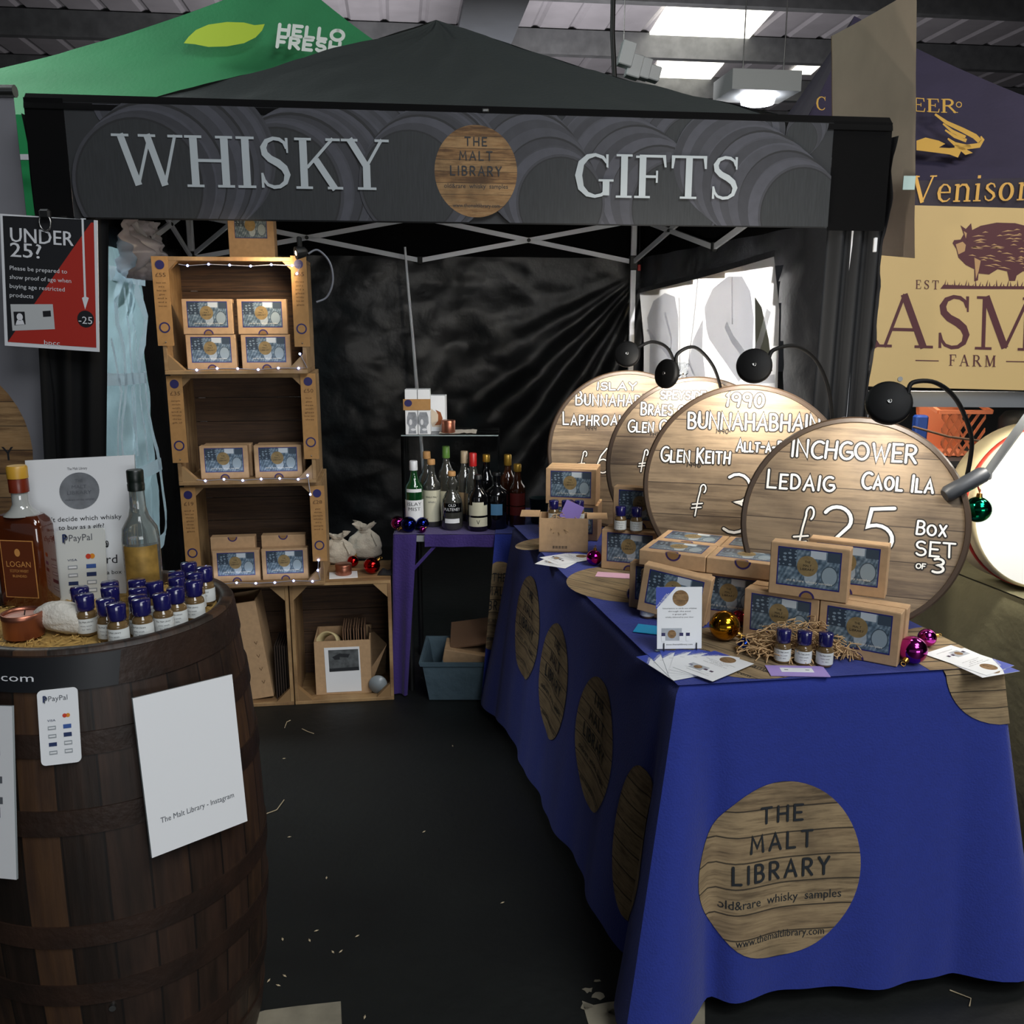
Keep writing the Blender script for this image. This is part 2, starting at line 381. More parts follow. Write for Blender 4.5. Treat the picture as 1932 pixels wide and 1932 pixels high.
# ------------------------------------------------------------------ stroke lettering (capitals, height 1)
def arc(cx, cy, rx, ry, a0, a1, n=10): return [(cx + rx * math.cos(R(a0 + (a1 - a0) * i / n)), cy + ry * math.sin(R(a0 + (a1 - a0) * i / n))) for i in range(n + 1)]
HG = {
 'A': (.68, [[(0, 0), (.34, 1), (.68, 0)], [(.12, .34), (.56, .34)]]),
 'B': (.52, [[(0, 0), (0, 1)], [(0, 1)] + arc(.22, .76, .24, .24, 90, -90) + [(0, .52)], [(0, .52)] + arc(.24, .26, .28, .26, 90, -90) + [(0, 0)]]),
 'C': (.6, [arc(.4, .5, .4, .5, 55, 305, 14)]),
 'D': (.58, [[(0, 0), (0, 1)], [(0, 1)] + arc(.18, .5, .4, .5, 90, -90, 12) + [(0, 0)]]),
 'E': (.48, [[(.48, 1), (0, 1), (0, 0), (.48, 0)], [(0, .5), (.4, .5)]]),
 'F': (.46, [[(.46, 1), (0, 1), (0, 0)], [(0, .52), (.38, .52)]]),
 'G': (.66, [arc(.4, .5, .4, .5, 60, 330, 14) + [(.68, .42), (.42, .42)]]),
 'H': (.58, [[(0, 0), (0, 1)], [(.58, 0), (.58, 1)], [(0, .5), (.58, .5)]]),
 'I': (.06, [[(.03, 0), (.03, 1)]]),
 'K': (.56, [[(0, 0), (0, 1)], [(.52, 1), (.02, .42)], [(.14, .56), (.56, 0)]]),
 'L': (.46, [[(0, 1), (0, 0), (.46, 0)]]),
 'M': (.76, [[(0, 0), (.08, 1), (.38, .3), (.68, 1), (.76, 0)]]),
 'N': (.6, [[(0, 0), (0, 1), (.6, 0), (.6, 1)]]),
 'O': (.74, [arc(.37, .5, .37, .48, 90, 450, 20)]),
 'P': (.5, [[(0, 0), (0, 1)], [(0, 1)] + arc(.22, .74, .28, .26, 90, -90) + [(0, .48)]]),
 'R': (.54, [[(0, 0), (0, 1)], [(0, 1)] + arc(.22, .74, .28, .26, 90, -90) + [(0, .48)], [(.2, .48), (.54, 0)]]),
 'S': (.5, [arc(.27, .75, .24, .25, 40, 260, 10) + arc(.25, .26, .26, .26, 80, -150, 12)]),
 'T': (.62, [[(0, 1), (.62, 1)], [(.31, 1), (.31, 0)]]),
 'U': (.56, [[(0, 1), (0, .3)] + arc(.28, .3, .28, .3, 180, 360) + [(.56, 1)]]),
 'V': (.64, [[(0, 1), (.32, 0), (.64, 1)]]),
 'W': (.9, [[(0, 1), (.22, 0), (.45, .8), (.68, 0), (.9, 1)]]),
 'X': (.56, [[(0, 0), (.56, 1)], [(0, 1), (.56, 0)]]),
 'Y': (.6, [[(0, 1), (.3, .5), (.6, 1)], [(.3, .5), (.3, 0)]]),
 '0': (.56, [arc(.28, .5, .28, .5, 90, 450, 16)]), '1': (.14, [[(.0, .8), (.12, 1), (.08, 0)]]),
 '2': (.56, [arc(.26, .72, .28, .28, 150, -30, 10) + [(0, 0), (.58, 0)]]),
 '3': (.5, [arc(.22, .76, .26, .24, 130, -90, 10) + arc(.2, .26, .3, .26, 90, -130, 10)]),
 '5': (.58, [[(.56, 1), (.12, .95), (.06, .55)] + arc(.24, .3, .32, .3, 110, -120, 12)]),
 '6': (.52, [[(.42, 1), (.16, .7)] + arc(.27, .28, .26, .28, 155, 515, 16)]),
 '9': (.52, [arc(.25, .72, .25, .27, 0, 360, 14) + [(.5, .6), (.42, 0)]]),
 '-': (.34, [[(0, .45), (.34, .45)]]),
 '£': (.6, [arc(.48, .86, .12, .13, -60, 200, 10) + [(.3, .55), (.22, 0)], [(.06, .36), (.5, .4)], [(.04, .24), (.46, .28)]]),
 'Ł': (.5, [[(.44, 1), (.22, .5), (.2, 0), (.5, .02)], [(0, .42), (.44, .46)]]),
}
def hand(mb, t, x, y, h, mp, m, wd, l=0, out=None, ow=0, al='L', sx=1, jit=.03, small=.78, gap=.24):
    """hand painted capitals; lower-case input gives small capitals"""
    rnd = random.Random(t); pos = 0; items = []
    for ch in t:
        if ch == ' ': pos += .45 * h * sx; continue
        k = h * (small if ch.islower() else 1); g = HG.get(ch.upper())
        if not g: continue
        items.append((pos, k, g)); pos += (g[0] * k + gap * h) * sx
    x -= 0 if al == 'L' else (pos - gap * h * sx) / (2 if al == 'C' else 1)
    for p, k, g in items:
        dy = rnd.uniform(-jit, jit) * h; a = rnd.uniform(-.04, .06) if jit else 0
        for st in g[1]:
            pts = [(x + p + (q[0] + a * q[1]) * k * sx, y + dy + q[1] * k) for q in st]
            if out: mb.ribbon(pts, wd + ow, mp, out, l, cap=True)
            mb.ribbon(pts, wd, mp, m, l + .0008, cap=True)
            l += .00004
def bold(mb, t, cx, y, h, wide, mp, m, l=0, wd=.16, gap=.42):
    raw = sum(HG[c][0] + gap if c in HG else .45 for c in t) * h - gap * h
    hand(mb, t, cx - wide / 2, y, h, mp, m, wd * h, l, sx=wide / raw, jit=0, gap=gap)
# serif roman letters: list of ribbons with per point widths, and serif slabs (x, y, half width)
TK, TN = .135, .06
def vert(x, a=0, b=1, w=TK): return [(x, a, w), (x, b, w)]
SG = {
 'W': (1.16, [[(.1, 1, TK), (.36, .02, TK)], [(.36, .04, TN), (.6, .95, TN)], [(.56, 1, TK), (.82, .02, TK)], [(.82, .04, TN), (1.05, 1, TN)]], [(.1, 1, .15), (.56, 1, .15), (1.05, 1, .13)]),
 'H': (.86, [vert(.16), vert(.7), [(.16, .52, TN), (.7, .52, TN)]], [(.16, 1, .15), (.16, 0, .15), (.7, 1, .15), (.7, 0, .15)]),
 'I': (.34, [vert(.17)], [(.17, 1, .16), (.17, 0, .16)]),
 'S': (.62, [[(.52, .78, .05), (.48, .9, .06), (.4, .96, .07), (.29, .975, .07), (.17, .92, .09), (.11, .8, .12), (.13, .68, .13), (.22, .58, .14), (.36, .5, .15), (.47, .4, .14), (.52, .27, .12), (.48, .12, .09), (.38, .04, .07), (.27, .025, .07), (.16, .07, .06), (.1, .16, .06), (.07, .3, .04)]], [], [[(.5, .99), (.55, .99), (.55, .7), (.52, .7)], [(.05, .01), (.1, .01), (.08, .3), (.05, .3)]]),
 'K': (.84, [vert(.16), [(.7, 1, TN), (.22, .42, TN)], [(.38, .58, TK), (.72, 0, TK)]], [(.16, 1, .15), (.16, 0, .15), (.7, 1, .13), (.72, 0, .14)]),
 'Y': (.82, [[(.12, 1, TK), (.42, .46, TK)], [(.71, 1, TN), (.42, .46, TN)], vert(.42, 0, .5)], [(.12, 1, .15), (.71, 1, .13), (.42, 0, .17)]),
 'G': (.82, [[(.68, .8, .05), (.6, .92, .06), (.45, .975, .06), (.3, .93, .09), (.17, .78, .12), (.12, .5, .14), (.17, .22, .12), (.3, .07, .09), (.45, .025, .06), (.58, .06, .06), (.67, .14, .07)], vert(.67, .05, .42)], [(.67, .42, .15)], [[(.66, .99), (.71, .99), (.71, .68), (.67, .7)]]),
 'F': (.66, [vert(.16), [(.16, .97, TN), (.6, .97, TN)], [(.16, .5, TN), (.46, .5, TN)]], [(.16, 0, .16), (.1, .975, .08)], [[(.55, 1), (.62, 1), (.64, .72), (.6, .72)], [(.43, .64), (.47, .64), (.47, .36), (.43, .36)]]),
 'E': (.68, [vert(.16), [(.16, .97, TN), (.58, .97, TN)], [(.16, .51, TN), (.44, .51, TN)], [(.16, .03, TN), (.6, .03, TN)]], [(.1, .975, .08), (.1, .025, .08)], [[(.53, 1), (.6, 1), (.62, .74), (.58, .74)], [(.42, .64), (.46, .64), (.46, .38), (.42, .38)], [(.56, 0), (.62, 0), (.66, .28), (.62, .28)]]),
 'T': (.8, [vert(.4), [(.08, .97, TN), (.72, .97, TN)]], [(.4, 0, .17)], [[(.04, 1), (.12, 1), (.08, .7), (.04, .7)], [(.68, 1), (.76, 1), (.76, .7), (.72, .7)]]),
 'A': (.86, [[(.42, 1, TN), (.1, 0, TN)], [(.41, 1, TK), (.74, 0, TK)], [(.2, .34, TN), (.62, .34, TN)]], [(.1, 0, .12), (.74, 0, .15)]),
 'M': (1.0, [vert(.14, w=TN), [(.16, 1, TK), (.48, .04, TK)], [(.48, .04, TN), (.82, 1, TN)], vert(.83)], [(.12, 1, .1), (.14, 0, .13), (.85, 1, .12), (.83, 0, .15)]),
 'R': (.82, [vert(.16), [(.16, .97, TN)] + [(x, y, .06 + .07 * max(0, math.cos((y - .74) * 6))) for x, y in arc(.36, .74, .22, .23, 90, -90)] + [(.16, .51, TN)], [(.38, .52, TK), (.74, 0, TK)]], [(.16, 1, .14), (.16, 0, .15), (.74, 0, .12)]),
 'C': (.78, [[(.68, .8, .05), (.6, .92, .06), (.45, .975, .06), (.3, .93, .09), (.17, .78, .12), (.12, .5, .14), (.17, .22, .12), (.3, .07, .09), (.45, .025, .06), (.58, .06, .06), (.68, .18, .05)]], [], [[(.66, .99), (.71, .99), (.71, .68), (.67, .7)]]),
 'V': (.84, [[(.1, 1, TK), (.42, 0, TK)], [(.42, .02, TN), (.74, 1, TN)]], [(.1, 1, .15), (.74, 1, .12)]),
 'e': (.56, [[(.1, .36, .05), (.48, .36, .05), (.46, .52, .08), (.36, .64, .05), (.24, .65, .06), (.13, .52, .1), (.1, .34, .12), (.14, .14, .1), (.26, .03, .07), (.4, .04, .05), (.5, .14, .04)]], []),
 'n': (.66, [vert(.14, 0, .66, .11), [(.14, .5, .05), (.28, .63, .07), (.42, .62, .09), (.5, .48, .11), (.5, 0, .11)]], [(.1, .65, .07), (.14, 0, .12), (.5, 0, .12)]),
 'i': (.3, [vert(.14, 0, .66, .11), [(.09, .9, .11), (.2, .9, .11)]], [(.1, .65, .07), (.14, 0, .13)]),
 's': (.46, [[(.38, .5, .05), (.33, .62, .05), (.22, .65, .06), (.12, .58, .08), (.11, .48, .1), (.22, .37, .1), (.34, .28, .1), (.38, .17, .09), (.3, .05, .06), (.2, .02, .05), (.1, .08, .05), (.06, .2, .04)]], []),
 'o': (.6, [[(x, y, .05 + .07 * abs(math.cos(R(a)))) for (x, y), a in zip(arc(.28, .33, .2, .31, 90, 450, 20), [90 + 18 * i for i in range(21)])]], []),
}
def serif(mb, t, x, y, h, mp, m, l=0, sx=1, al='L', wide=None, gap=.04):
    tot = sum((SG[c][0] + gap if c in SG else .35) for c in t) * h
    if wide: sx = wide / tot
    x -= 0 if al == 'L' else tot * sx / 2
    for c in t:
        if c not in SG: x += .35 * h * sx; continue
        g = SG[c]
        for st in g[1]:
            mb.ribbon([(x + q[0] * h * sx, y + q[1] * h, q[2] * h * (sx if abs(st[0][0] - st[-1][0]) < .02 else min(1, sx))) for q in st], .1 * h, mp, m, l)
            l += .00012
        for q in g[2]:
            yy = y + q[1] * h - (.05 * h if q[1] > .6 else 0 if q[1] < .1 else .05 * h)
            mb.poly([(x + (q[0] - q[2]) * h * sx, yy), (x + (q[0] + q[2]) * h * sx, yy), (x + (q[0] + q[2]) * h * sx, yy + .05 * h), (x + (q[0] - q[2]) * h * sx, yy + .05 * h)], mp, m, l)
            l += .00012
        for pg in (g[3] if len(g) > 3 else []):
            mb.poly([(x + a * h * sx, y + b * h) for a, b in pg], mp, m, l)
        x += (g[0] + gap) * h * sx
def fbm(x, y, z=0, o=4):
    s, a = 0, 1
    for i in range(o):
        s += a * noise.noise(Vc((x, y, z))); x *= 2.03; y *= 2.03; z *= 2.03; a *= .5
    return s
# ------------------------------------------------------------------ shared materials
YAW = R(7.1); HX = Vc((math.cos(YAW), math.sin(YAW), 0)); HY = Vc((-math.sin(YAW), math.cos(YAW), 0))
def hall(x, y, z): return HX * x + HY * y + Vc((0, 0, z))
M_black = mat('black_satin', '#17181a', .42, bump=.25, bscale=30, spec=.45)
M_dark = mat('dark_plastic', '#101112', .5)
M_white = mat('white_paint', '#d8dade', .4)
M_paper = mat('paper', '#e6e8ea', .55)
M_kraft = mat('kraft_card', '#b5946f', .75, var=.08, vscale=60)
M_kraftd = mat('kraft_edge', '#8a6840', .8)
M_card = mat('corrugated_card', '#c2ae99', .85, var=.08, vscale=5)
M_ink = mat('ink', '#15171c', .6)
M_inkg = mat('grey_ink', '#5d6066', .6)
M_steel = mat('steel', '#9a9a98', .3, 1)
# ------------------------------------------------------------------ the hall
def struct(o): o['kind'] = 'structure'; return o
M_floor = mat('floor_concrete', '#0d0f0e', .6, col2='#171a18', vscale=2.2, bump=.2, bscale=25)
fl = MB(); fl.box((0, 9, -.05), (44, 40, .1), M_floor)
M_oldpaint = mat('worn_floor_paint', '#8d8674', .7, var=.25, vscale=14)
rnd = random.Random(3)
def fpatch(pts, z=.0012):
    mp = lambda x, y, l: at(x, y, z=z); fl.poly(pts, mp, M_oldpaint)
fpatch([(470, 1915), (500, 1906), (560, 1898), (643, 1889), (646, 1960), (470, 1960)])
for cx, cy, r in ((1110, 1868, 9), (1130, 1880, 11), (1105, 1900, 10), (1155, 1912, 13), (1128, 1850, 6), (1180, 1895, 8)):
    fpatch([(cx + r * rnd.uniform(.5, 1.5) * math.cos(a * .7), cy + .6 * r * rnd.uniform(.5, 1.5) * math.sin(a * .7)) for a in range(9)])
fpatch([(1098, 1888), (1120, 1896), (1150, 1890), (1190, 1887), (1240, 1880), (1330, 1890), (1330, 1960), (1120, 1960), (1108, 1925)])
struct(fl.build('floor'))
M_roof = mat('roof_sheet', '#7d7a7f', .6, var=.08, vscale=3)
M_purl = mat('purlin_steel', '#57585a', .45, .4, var=.2, vscale=6)
M_sky = mat('skylight_glow', '#ffffff', .5, emit='#fffbe8', estr=3.2)
cl = MB(); ns = 70
for i in range(ns):
    x = -21 + 42 * i / ns
    cl.add([hall(x, -12, 6.05), hall(x + .45, -12, 6.05), hall(x + .45, 25, 6.05), hall(x, 25, 6.05)], [(3, 2, 1, 0)], M_roof)
    cl.add([hall(x + .45, -12, 6.05), hall(x + .5, -12, 6.09), hall(x + .55, -12, 6.09), hall(x + .6, -12, 6.05), hall(x + .6, 25, 6.05), hall(x + .55, 25, 6.09), hall(x + .5, 25, 6.09), hall(x + .45, 25, 6.05)], [(7, 6, 1, 0), (6, 5, 2, 1), (5, 4, 3, 2)], M_roof)
struct(cl.build('ceiling'))
for k, D in enumerate((10.4, 13.0, 15.6, 18.2, 20.8, 23.4)):
    p = MB(); p.add([hall(-20, D, 6.03), hall(20, D, 6.03), hall(20, D, 5.66), hall(-20, D, 5.66), hall(20, D + .16, 5.66), hall(-20, D + .16, 5.66), hall(-20, D + .16, 5.72), hall(20, D + .16, 5.72)], [(0, 3, 2, 1), (3, 5, 4, 2), (5, 6, 7, 4)], M_purl)
    struct(p.build('trim_%d' % (k + 1)))
M_raf = mat('rafter_paint', '#3d4045', .5, .3, var=.1, vscale=3)
p = MB()
a0, a1 = hall(1.02, 8.5, 0), hall(1.02, 24, 0)
p.add([hall(x, y, z) for x in (.98, 1.42) for y in (8.5, 24) for z in (5.02, 5.64)], [(0, 2, 3, 1), (4, 5, 7, 6), (0, 4, 6, 2), (1, 3, 7, 5), (0, 1, 5, 4), (2, 6, 7, 3)], M_raf)
p.add([hall(x, y, z) for x in (.84, 1.56) for y in (8.5, 24) for z in (4.96, 5.02)], [(0, 2, 3, 1), (4, 5, 7, 6), (0, 4, 6, 2), (1, 3, 7, 5), (0, 1, 5, 4), (2, 6, 7, 3)], M_raf)
struct(p.build('trim_7'))
def skyl(n, q):
    m = MB(); vs = [at(x, y, z=6.0) for x, y in q]; up = Vc((0, 0, .04))
    m.add(vs + [v + up for v in vs], [(0, 1, 2, 3), (0, 4, 5, 1), (1, 5, 6, 2), (2, 6, 7, 3), (3, 7, 4, 0)], M_sky); struct(m.build('window_%d' % n))
skyl(1, [(1225, 67), (1413, 73), (1466, 14), (1262, 8)])
skyl(2, [(1235, 155), (1334, 158), (1366, 120), (1240, 116)])
skyl(3, [(1490, 140), (1530, 141), (1552, 121), (1512, 121)])
M_wall = mat('hall_cladding', '#3a3d42', .7, var=.15, vscale=2)
for nm, c, d in (('wall_back', hall(0, 24.6, 3), (42, .2, 6.2)), ('wall_left', hall(-20.6, 6, 3), (.2, 37, 6.2)), ('wall_right', hall(20.6, 6, 3), (.2, 37, 6.2))):
    m = MB(Matrix.Translation(c) @ Matrix.Rotation(YAW, 4, 'Z')); m.box((0, 0, 0), d, M_wall); struct(m.build(nm))
# ------------------------------------------------------------------ black gazebo
FL, FR = Vc((-1.507, 3.05, 0)), Vc((1.314, 3.40, 0)); BL, BR = Vc((-1.98, 5.65, 0)), Vc((.822, 6.05, 0))
EAVE = 2.17; PEAK = Vc((-.35, 4.54, 2.84))
g = thing('gazebo', 'black pop-up gazebo with a grey printed front valance and white frame', 'gazebo', ((FL + FR + BL + BR) / 4))
M_canopy = mat('canopy_cloth', '#2a3030', .75, bump=.25, bscale=60)
M_inner = mat('canopy_lining', '#5a5a60', .8)
mb = MB()
eL = Vc((0, 0, EAVE))
def roof(a, b, seed, n=36):
    def f(u, v):
        e = a.lerp(b, u) + eL; p = e.lerp(PEAK, v)
        s = -.06 * math.sin(math.pi * v ** .6)
        k = min(1, 4 * min(u, 1 - u) + .15)
        hip = -.05 * math.sin(math.pi * v) * math.sin(math.pi * u) ** .7
        wr = .026 * fbm(u * 3 + seed, v * 2.4, seed) + .03 * abs(fbm(u * (7 - 4 * v) + 3, v * 1.4, seed + 9, 3)) - .012
        return p + Vc((0, 0, hip + s + wr * (1 - v) ** .3 * min(1, 5 * v)))
    return f
for a, b, sd in ((FL, FR, 1), (FR, BR, 2), (BR, BL, 3), (BL, FL, 4)): mb.grid(roof(a, b, sd), 48, 36, M_canopy)
mb.build('canopy', g)
# front valance: printed banner with black ends
Z1, Z0 = 2.165, 1.812
VP = Panel(FL + Vc((0, 0, Z0)), FR + Vc((0, 0, Z0)), FL + Vc((0, 0, Z1)))
WV, HV = VP.W, VP.H
xl = VP.loc(130, 300)[0]; xr = VP.loc(1566, 330)[0]
sag = lambda x: -.012 * math.sin(math.pi * x / WV) * 0
def vm(x, y, l=0):
    return VP.map(x, y, l + .004)
M_vbase = mat('valance_print_base', '#232528', .7, var=.12, vscale=7)
M_vhead = mat('valance_print_head', '#1e2123', .7, col2='#282b2e', vscale=18, stretch=(12, 1, 1))
M_vb = [mat('valance_print_stave%d' % i, c, .7, var=.1, vscale=30) for i, c in enumerate(('#3c3d44', '#34353b', '#42434b', '#2f3036'))]
M_vdark = mat('valance_print_dark', '#1a1b1e', .7)
M_vend = mat('valance_black', '#060607', .85, spec=.12)
M_letter = mat('valance_lettering', '#a9b1b5', .7)
mb = MB()
mb.grid(lambda u, v: vm(xl + (xr - xl) * u, HV * v, 0), 60, 6, M_vbase)
def barrel_print(px, py, r, dx, dy, n, l, hoops=(2, 5)):
    cx, cy = VP.loc(px, py); k = VP.W / 1585; r *= k; dx *= k; dy *= -k
    for i in range(n, -1, -1):
        t = i / n; rr = r * (1 + .16 * math.sin(math.pi * min(1, t * .9)) )
        pg = clip(circ(cx + dx * t, cy + dy * t, rr, rr * 1.02, 44), xl + .004, .003, xr - .004, HV - .003)
        if len(pg) > 2:
            mb.poly(pg, vm, M_vdark if i in hoops else M_vb[(i * 7 + int(px)) % 3], l); 
            pg2 = clip(circ(cx + dx * t - r * .012, cy + dy * t - r * .02, rr * .985, rr, 44), xl + .004, .003, xr - .004, HV - .003)
            if len(pg2) > 2: mb.poly(pg2, vm, M_vb[(i * 5 + int(py)) % 4], l + .00005)
        l += .0001
    for q, mm in ((1.0, M_vb[1]), (.95, M_vdark), (.92, M_vhead)):
        pg = clip(circ(cx, cy, r * q, r * q * 1.03, 44), xl + .004, .003, xr - .004, HV - .003)
        if len(pg) > 2: mb.poly(pg, vm, mm, l)
        l += .0001
    for s_ in (-.5, -.1, .3):
        if r > .12: mb.poly(clip([(cx + s_ * r, cy - r * .75), (cx + s_ * r + .004, cy - r * .75), (cx + s_ * r + .004, cy + r * .78), (cx + s_ * r, cy + r * .78)], xl, .003, xr, HV - .003), vm, M_vdark, l) if cy - r * .7 > .004 else None
    return l + .0001
l = .0006
for b in ((470, 215, 42, 60, -18, 4), (660, 232, 46, 60, -20, 4), (300, 210, 50, -60, -14, 4), (870, 232, 44, 60, -16, 4), (1060, 240, 40, 60, -10, 4), (1215, 245, 42, 50, -10, 4), (1380, 255, 44, 60, -10, 4), (1510, 262, 34, 20, -40, 4)):
    l = barrel_print(*b, l)
for b in ((1180, 275, 60, -60, -26, 6), (1300, 285, 62, -70, -22, 6), (1420, 292, 58, -60, -20, 6), (680, 275, 58, 80, -30, 6)): l = barrel_print(*b, l)
for b in ((1268, 395, 88, -150, -95, 10), (1508, 405, 90, -170, -95, 10), (1056, 385, 86, -110, -120, 10), (530, 365, 116, 120, -40, 9), (268, 350, 116, 120, -50, 9)): l = barrel_print(*b, l)
l = barrel_print(775, 348, 96, 70, -40, 7, l)
LV = l
# round wood logo
def woodlogo(mb, cx, cy, r, mp, l, wood, ink, ry=None, web=True):
    ry = ry or r
    mb.disc(cx, cy, r, ry, mp, wood, l, nr=10, na=64)
    q = ry
    def tx(s, dy, h, wd): mb.text(s, cx, cy + dy * q, h * q, mp, ink, l + .0008, al='C', sp=wd * r)
    for s_, dy, h, w_ in (('THE', .56, .17, .52), ('MALT', .25, .18, .78), ('LIBRARY', -.08, .19, 1.22)): bold(mb, s_, cx, cy + dy * q, h * q, w_ * r, mp, ink, l + .0008)
    tx('old&rare  whisky  samples', -.36, .1, 1.55)
    if web: tx('www.themaltlibrary.com', -.78, .09, 1.15)
M_logo = planks('printed_planks', ('#5c4127', '#8a6842', '#9c7c54', '#6e5233'), 8, 'u', .8, .02, .45, 3, 30, '#241a10', .05)
cx, cy = VP.loc(897, 326)
ml = MB(); woodlogo(ml, cx, cy, .139, vm, LV, M_logo, M_ink, ry=.147); mt = MB()
for t, pa, pb, h in (('WHISKY', (228, 357), (738, 360), 0), ('GIFTS', (1077, 376), (1393, 376), 0)):
    xa, ya = VP.loc(*pa); xb, yb = VP.loc(*pb)
    hh = .158 if t == 'WHISKY' else .141
    base = VP.loc(480, 357)[1] if t == 'WHISKY' else VP.loc(1235, 376)[1]
    serif(mt, t, xa, base, hh, vm, M_letter, LV + .0012, wide=xb - xa)
# black ends, hem along the roof and the fold round the corner
mb.grid(lambda u, v: vm(-.03 + (xl + .03) * u, HV * (v * 1.03) , .001), 6, 5, M_vend)
mb.grid(lambda u, v: vm(xr + (WV + .03 - xr) * u, HV * (v * 1.04) - .008, .001), 8, 5, M_vend)
mb.grid(lambda u, v: vm(-.03 + (WV + .06) * u, HV - .022 + .05 * v, .006 - .03 * v * v), 50, 3, M_vend)
o = mb.build('valance', g); ml.build('logo', o); mt.build('lettering', o)
mb = MB()
for a, b in ((FL, BL), (FR, BR), (BL, BR)):
    n = (b - a).normalized(); out = Vc((n.y, -n.x, 0)) * (1 if a == FR else -1)
    mb.grid(lambda u, v: a.lerp(b, u) + out * .012 * math.sin(u * 40) * (1 - v) + Vc((0, 0, Z0 + .06 + (EAVE - Z0 - .06) * v)), 40, 4, M_vend)
mb.build('side_valance', g)
mb = MB(); q = VP.loc(915, 211); mb.box(VP.map(q[0], q[1], .02), (.022, .012, .013), M_steel, .003); mb.build('toggle', g)
# frame
M_frame = mat('frame_white', '#eceef4', .3)
def leg(p, z1=2.12, dz=0):
    m = MB(); m.box((p.x, p.y, z1 / 2), (.035, .035, z1), M_frame, .004); m.box((p.x, p.y, .004), (.09, .09, .008), M_frame); m.build('leg', g)
inset = lambda p: p + ((FL + FR + BL + BR) / 4 - p).normalized() * .07
iFL, iFR, iBL, iBR = map(inset, (FL, FR, BL, BR))
for p in (iFL, iFR, iBL, iBR): leg(p)
def zt(px, py, p): return at(px, py, y=p.y).z
def truss(a, b, zt_, zb_):
    Lr = lambda t, z: a.lerp(b, t) + Vc((0, 0, z))
    for t0, t1 in ((0, .5), (1, .5)):
        for za, zb in ((zt_, zb_), (zb_, zt_)):
            m = MB(); m.bar(Lr(t0, za), Lr(t1, zb), .028, M_frame, w2=.014); m.build('truss_bar', g)
    m = MB(); m.box(Lr(.5, zb_), (.03, .03, .05), M_dark, .004); m.build('truss_joint', g)
    for t in (.25, .75): m = MB(); m.tube([Lr(t, (zt_ + zb_) / 2) + HY * -.016, Lr(t, (zt_ + zb_) / 2) + HY * .016], .012, M_dark); m.build('truss_pivot', g)
truss(iBL, iBR, 2.10, 1.845); truss(iFL, iBL, 2.12, 1.845); truss(iFR, iBR, 2.12, 1.845)
for p in (iBL, iBR):
    m = MB(); m.box((p.x, p.y, 1.84), (.055, .055, .09), M_dark, .006); m.build('slider', g)
m = MB(); m.box((iBR.x + .035, iBR.y - .02, 1.81), (.02, .02, .04), mat('red_plastic', '#b3261c', .4), .004); m.build('release_button', g)
mid = (iFL + iFR + iBL + iBR) / 4
for p in (iBL, iFL):
    m = MB(); m.bar(p + Vc((0, 0, 1.86)), p.lerp(PEAK, .5) + Vc((0, 0, .86)), .024, M_frame, w2=.012); m.build('roof_strut', g)
# walls ------------------------------------------------------------
def wallgrid(a, b, z0, z1, disp, nu, nv, flipn=False):
    n = (b - a).normalized(); nn = Vc((n.y, -n.x, 0)) * (-1 if flipn else 1)
    return lambda u, v: a.lerp(b, u) + Vc((0, 0, z0 + (z1 - z0) * v)) + nn * disp(u, v)
def dback(u, v):
    d = .018 * fbm(u * 9, v * 8, 1.3) + .03 * abs(fbm(u * 5, v * 5, 4, 3))
    du, dv = (1 - u) * 2.85, (.86 - v) * 2.1; rr = math.hypot(du, dv); th = math.atan2(dv, max(du, 1e-4))
    k = math.exp(-((th - .95) / .42) ** 2) * min(1, rr * 1.5) * max(0, 1 - rr / 2.6) 
    d += k * .075 * math.sin(th * 27 + .6 * fbm(du * 2, dv * 2, 3)) + k * .06
    d += .02 * math.sin(u * 21 + 1.5 * fbm(u * 3, v * 2, 7)) * (1 - v) ** .5
    return max(-.03, d)
mb = MB(); mb.grid(wallgrid(BL + HY * .05 - HX * .07, BR + HY * .05 + HX * .1, .0, 2.13, dback, 0, 0), 150, 110, M_black)
zs = [at(765, 468, y=5.72), at(776, 600, y=5.74), at(786, 720, y=5.74), at(799, 905, y=5.76), at(806, 1010, y=5.78)]
mb.build('back_wall', g)
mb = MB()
mb.tube([at(764, 466, y=5.66), at(770, 540, y=5.66), at(778, 630, y=5.66), at(785, 715, y=5.66), at(792, 800, y=5.68), at(802, 930, y=5.68), at(808, 1010, y=5.7)], [.007, .009, .01, .012, .012, .011, .01], mat('white_gap_light', '#eef0f4', .4), 6); mb.build('wall_gap_light', g)  # white strip stands for hall light showing through a gap in the wall
# right wall with a white faux-arched window
def dright(u, v):
    return .02 * fbm(u * 6, v * 7, 11) + .035 * abs(fbm(u * 6 + v * 3, v * 2.5 - u * 2, 5, 3)) + .02 * math.sin(u * 17 + 5 * v)
A_, B_ = FR + HX * .04, BR + HX * .06 + (BR - FR).normalized() * .16
wr = wallgrid(A_, B_, 0, 2.13, dright, 0, 0, True)
M_litblack = mat('black_satin_sheen', '#37383c', .38, bump=.3, bscale=22, spec=.55)  # black satin; sheen from lamps and window put into the grey base colour
RP = Panel(A_ + Vc((0, 0, 0)), B_, A_ + Vc((0, 0, 1)))
RP.n = Vc((-HX.x, -HX.y, 0))
def rloc(px, py): return RP.loc(px, py)
wq = [rloc(1265, 548), rloc(1504, 480), rloc(1513, 585), rloc(1508, 760), rloc(1505, 800), rloc(1270, 800), rloc(1272, 640)]
rm = lambda x, y, l=0: RP.map(x, y, .07 + l)
win_in = [(sum(p[0] for p in wq) / 7 + (x - sum(p[0] for p in wq) / 7) * .93, sum(p[1] for p in wq) / 7 + (y - sum(p[1] for p in wq) / 7) * .93) for x, y in wq]
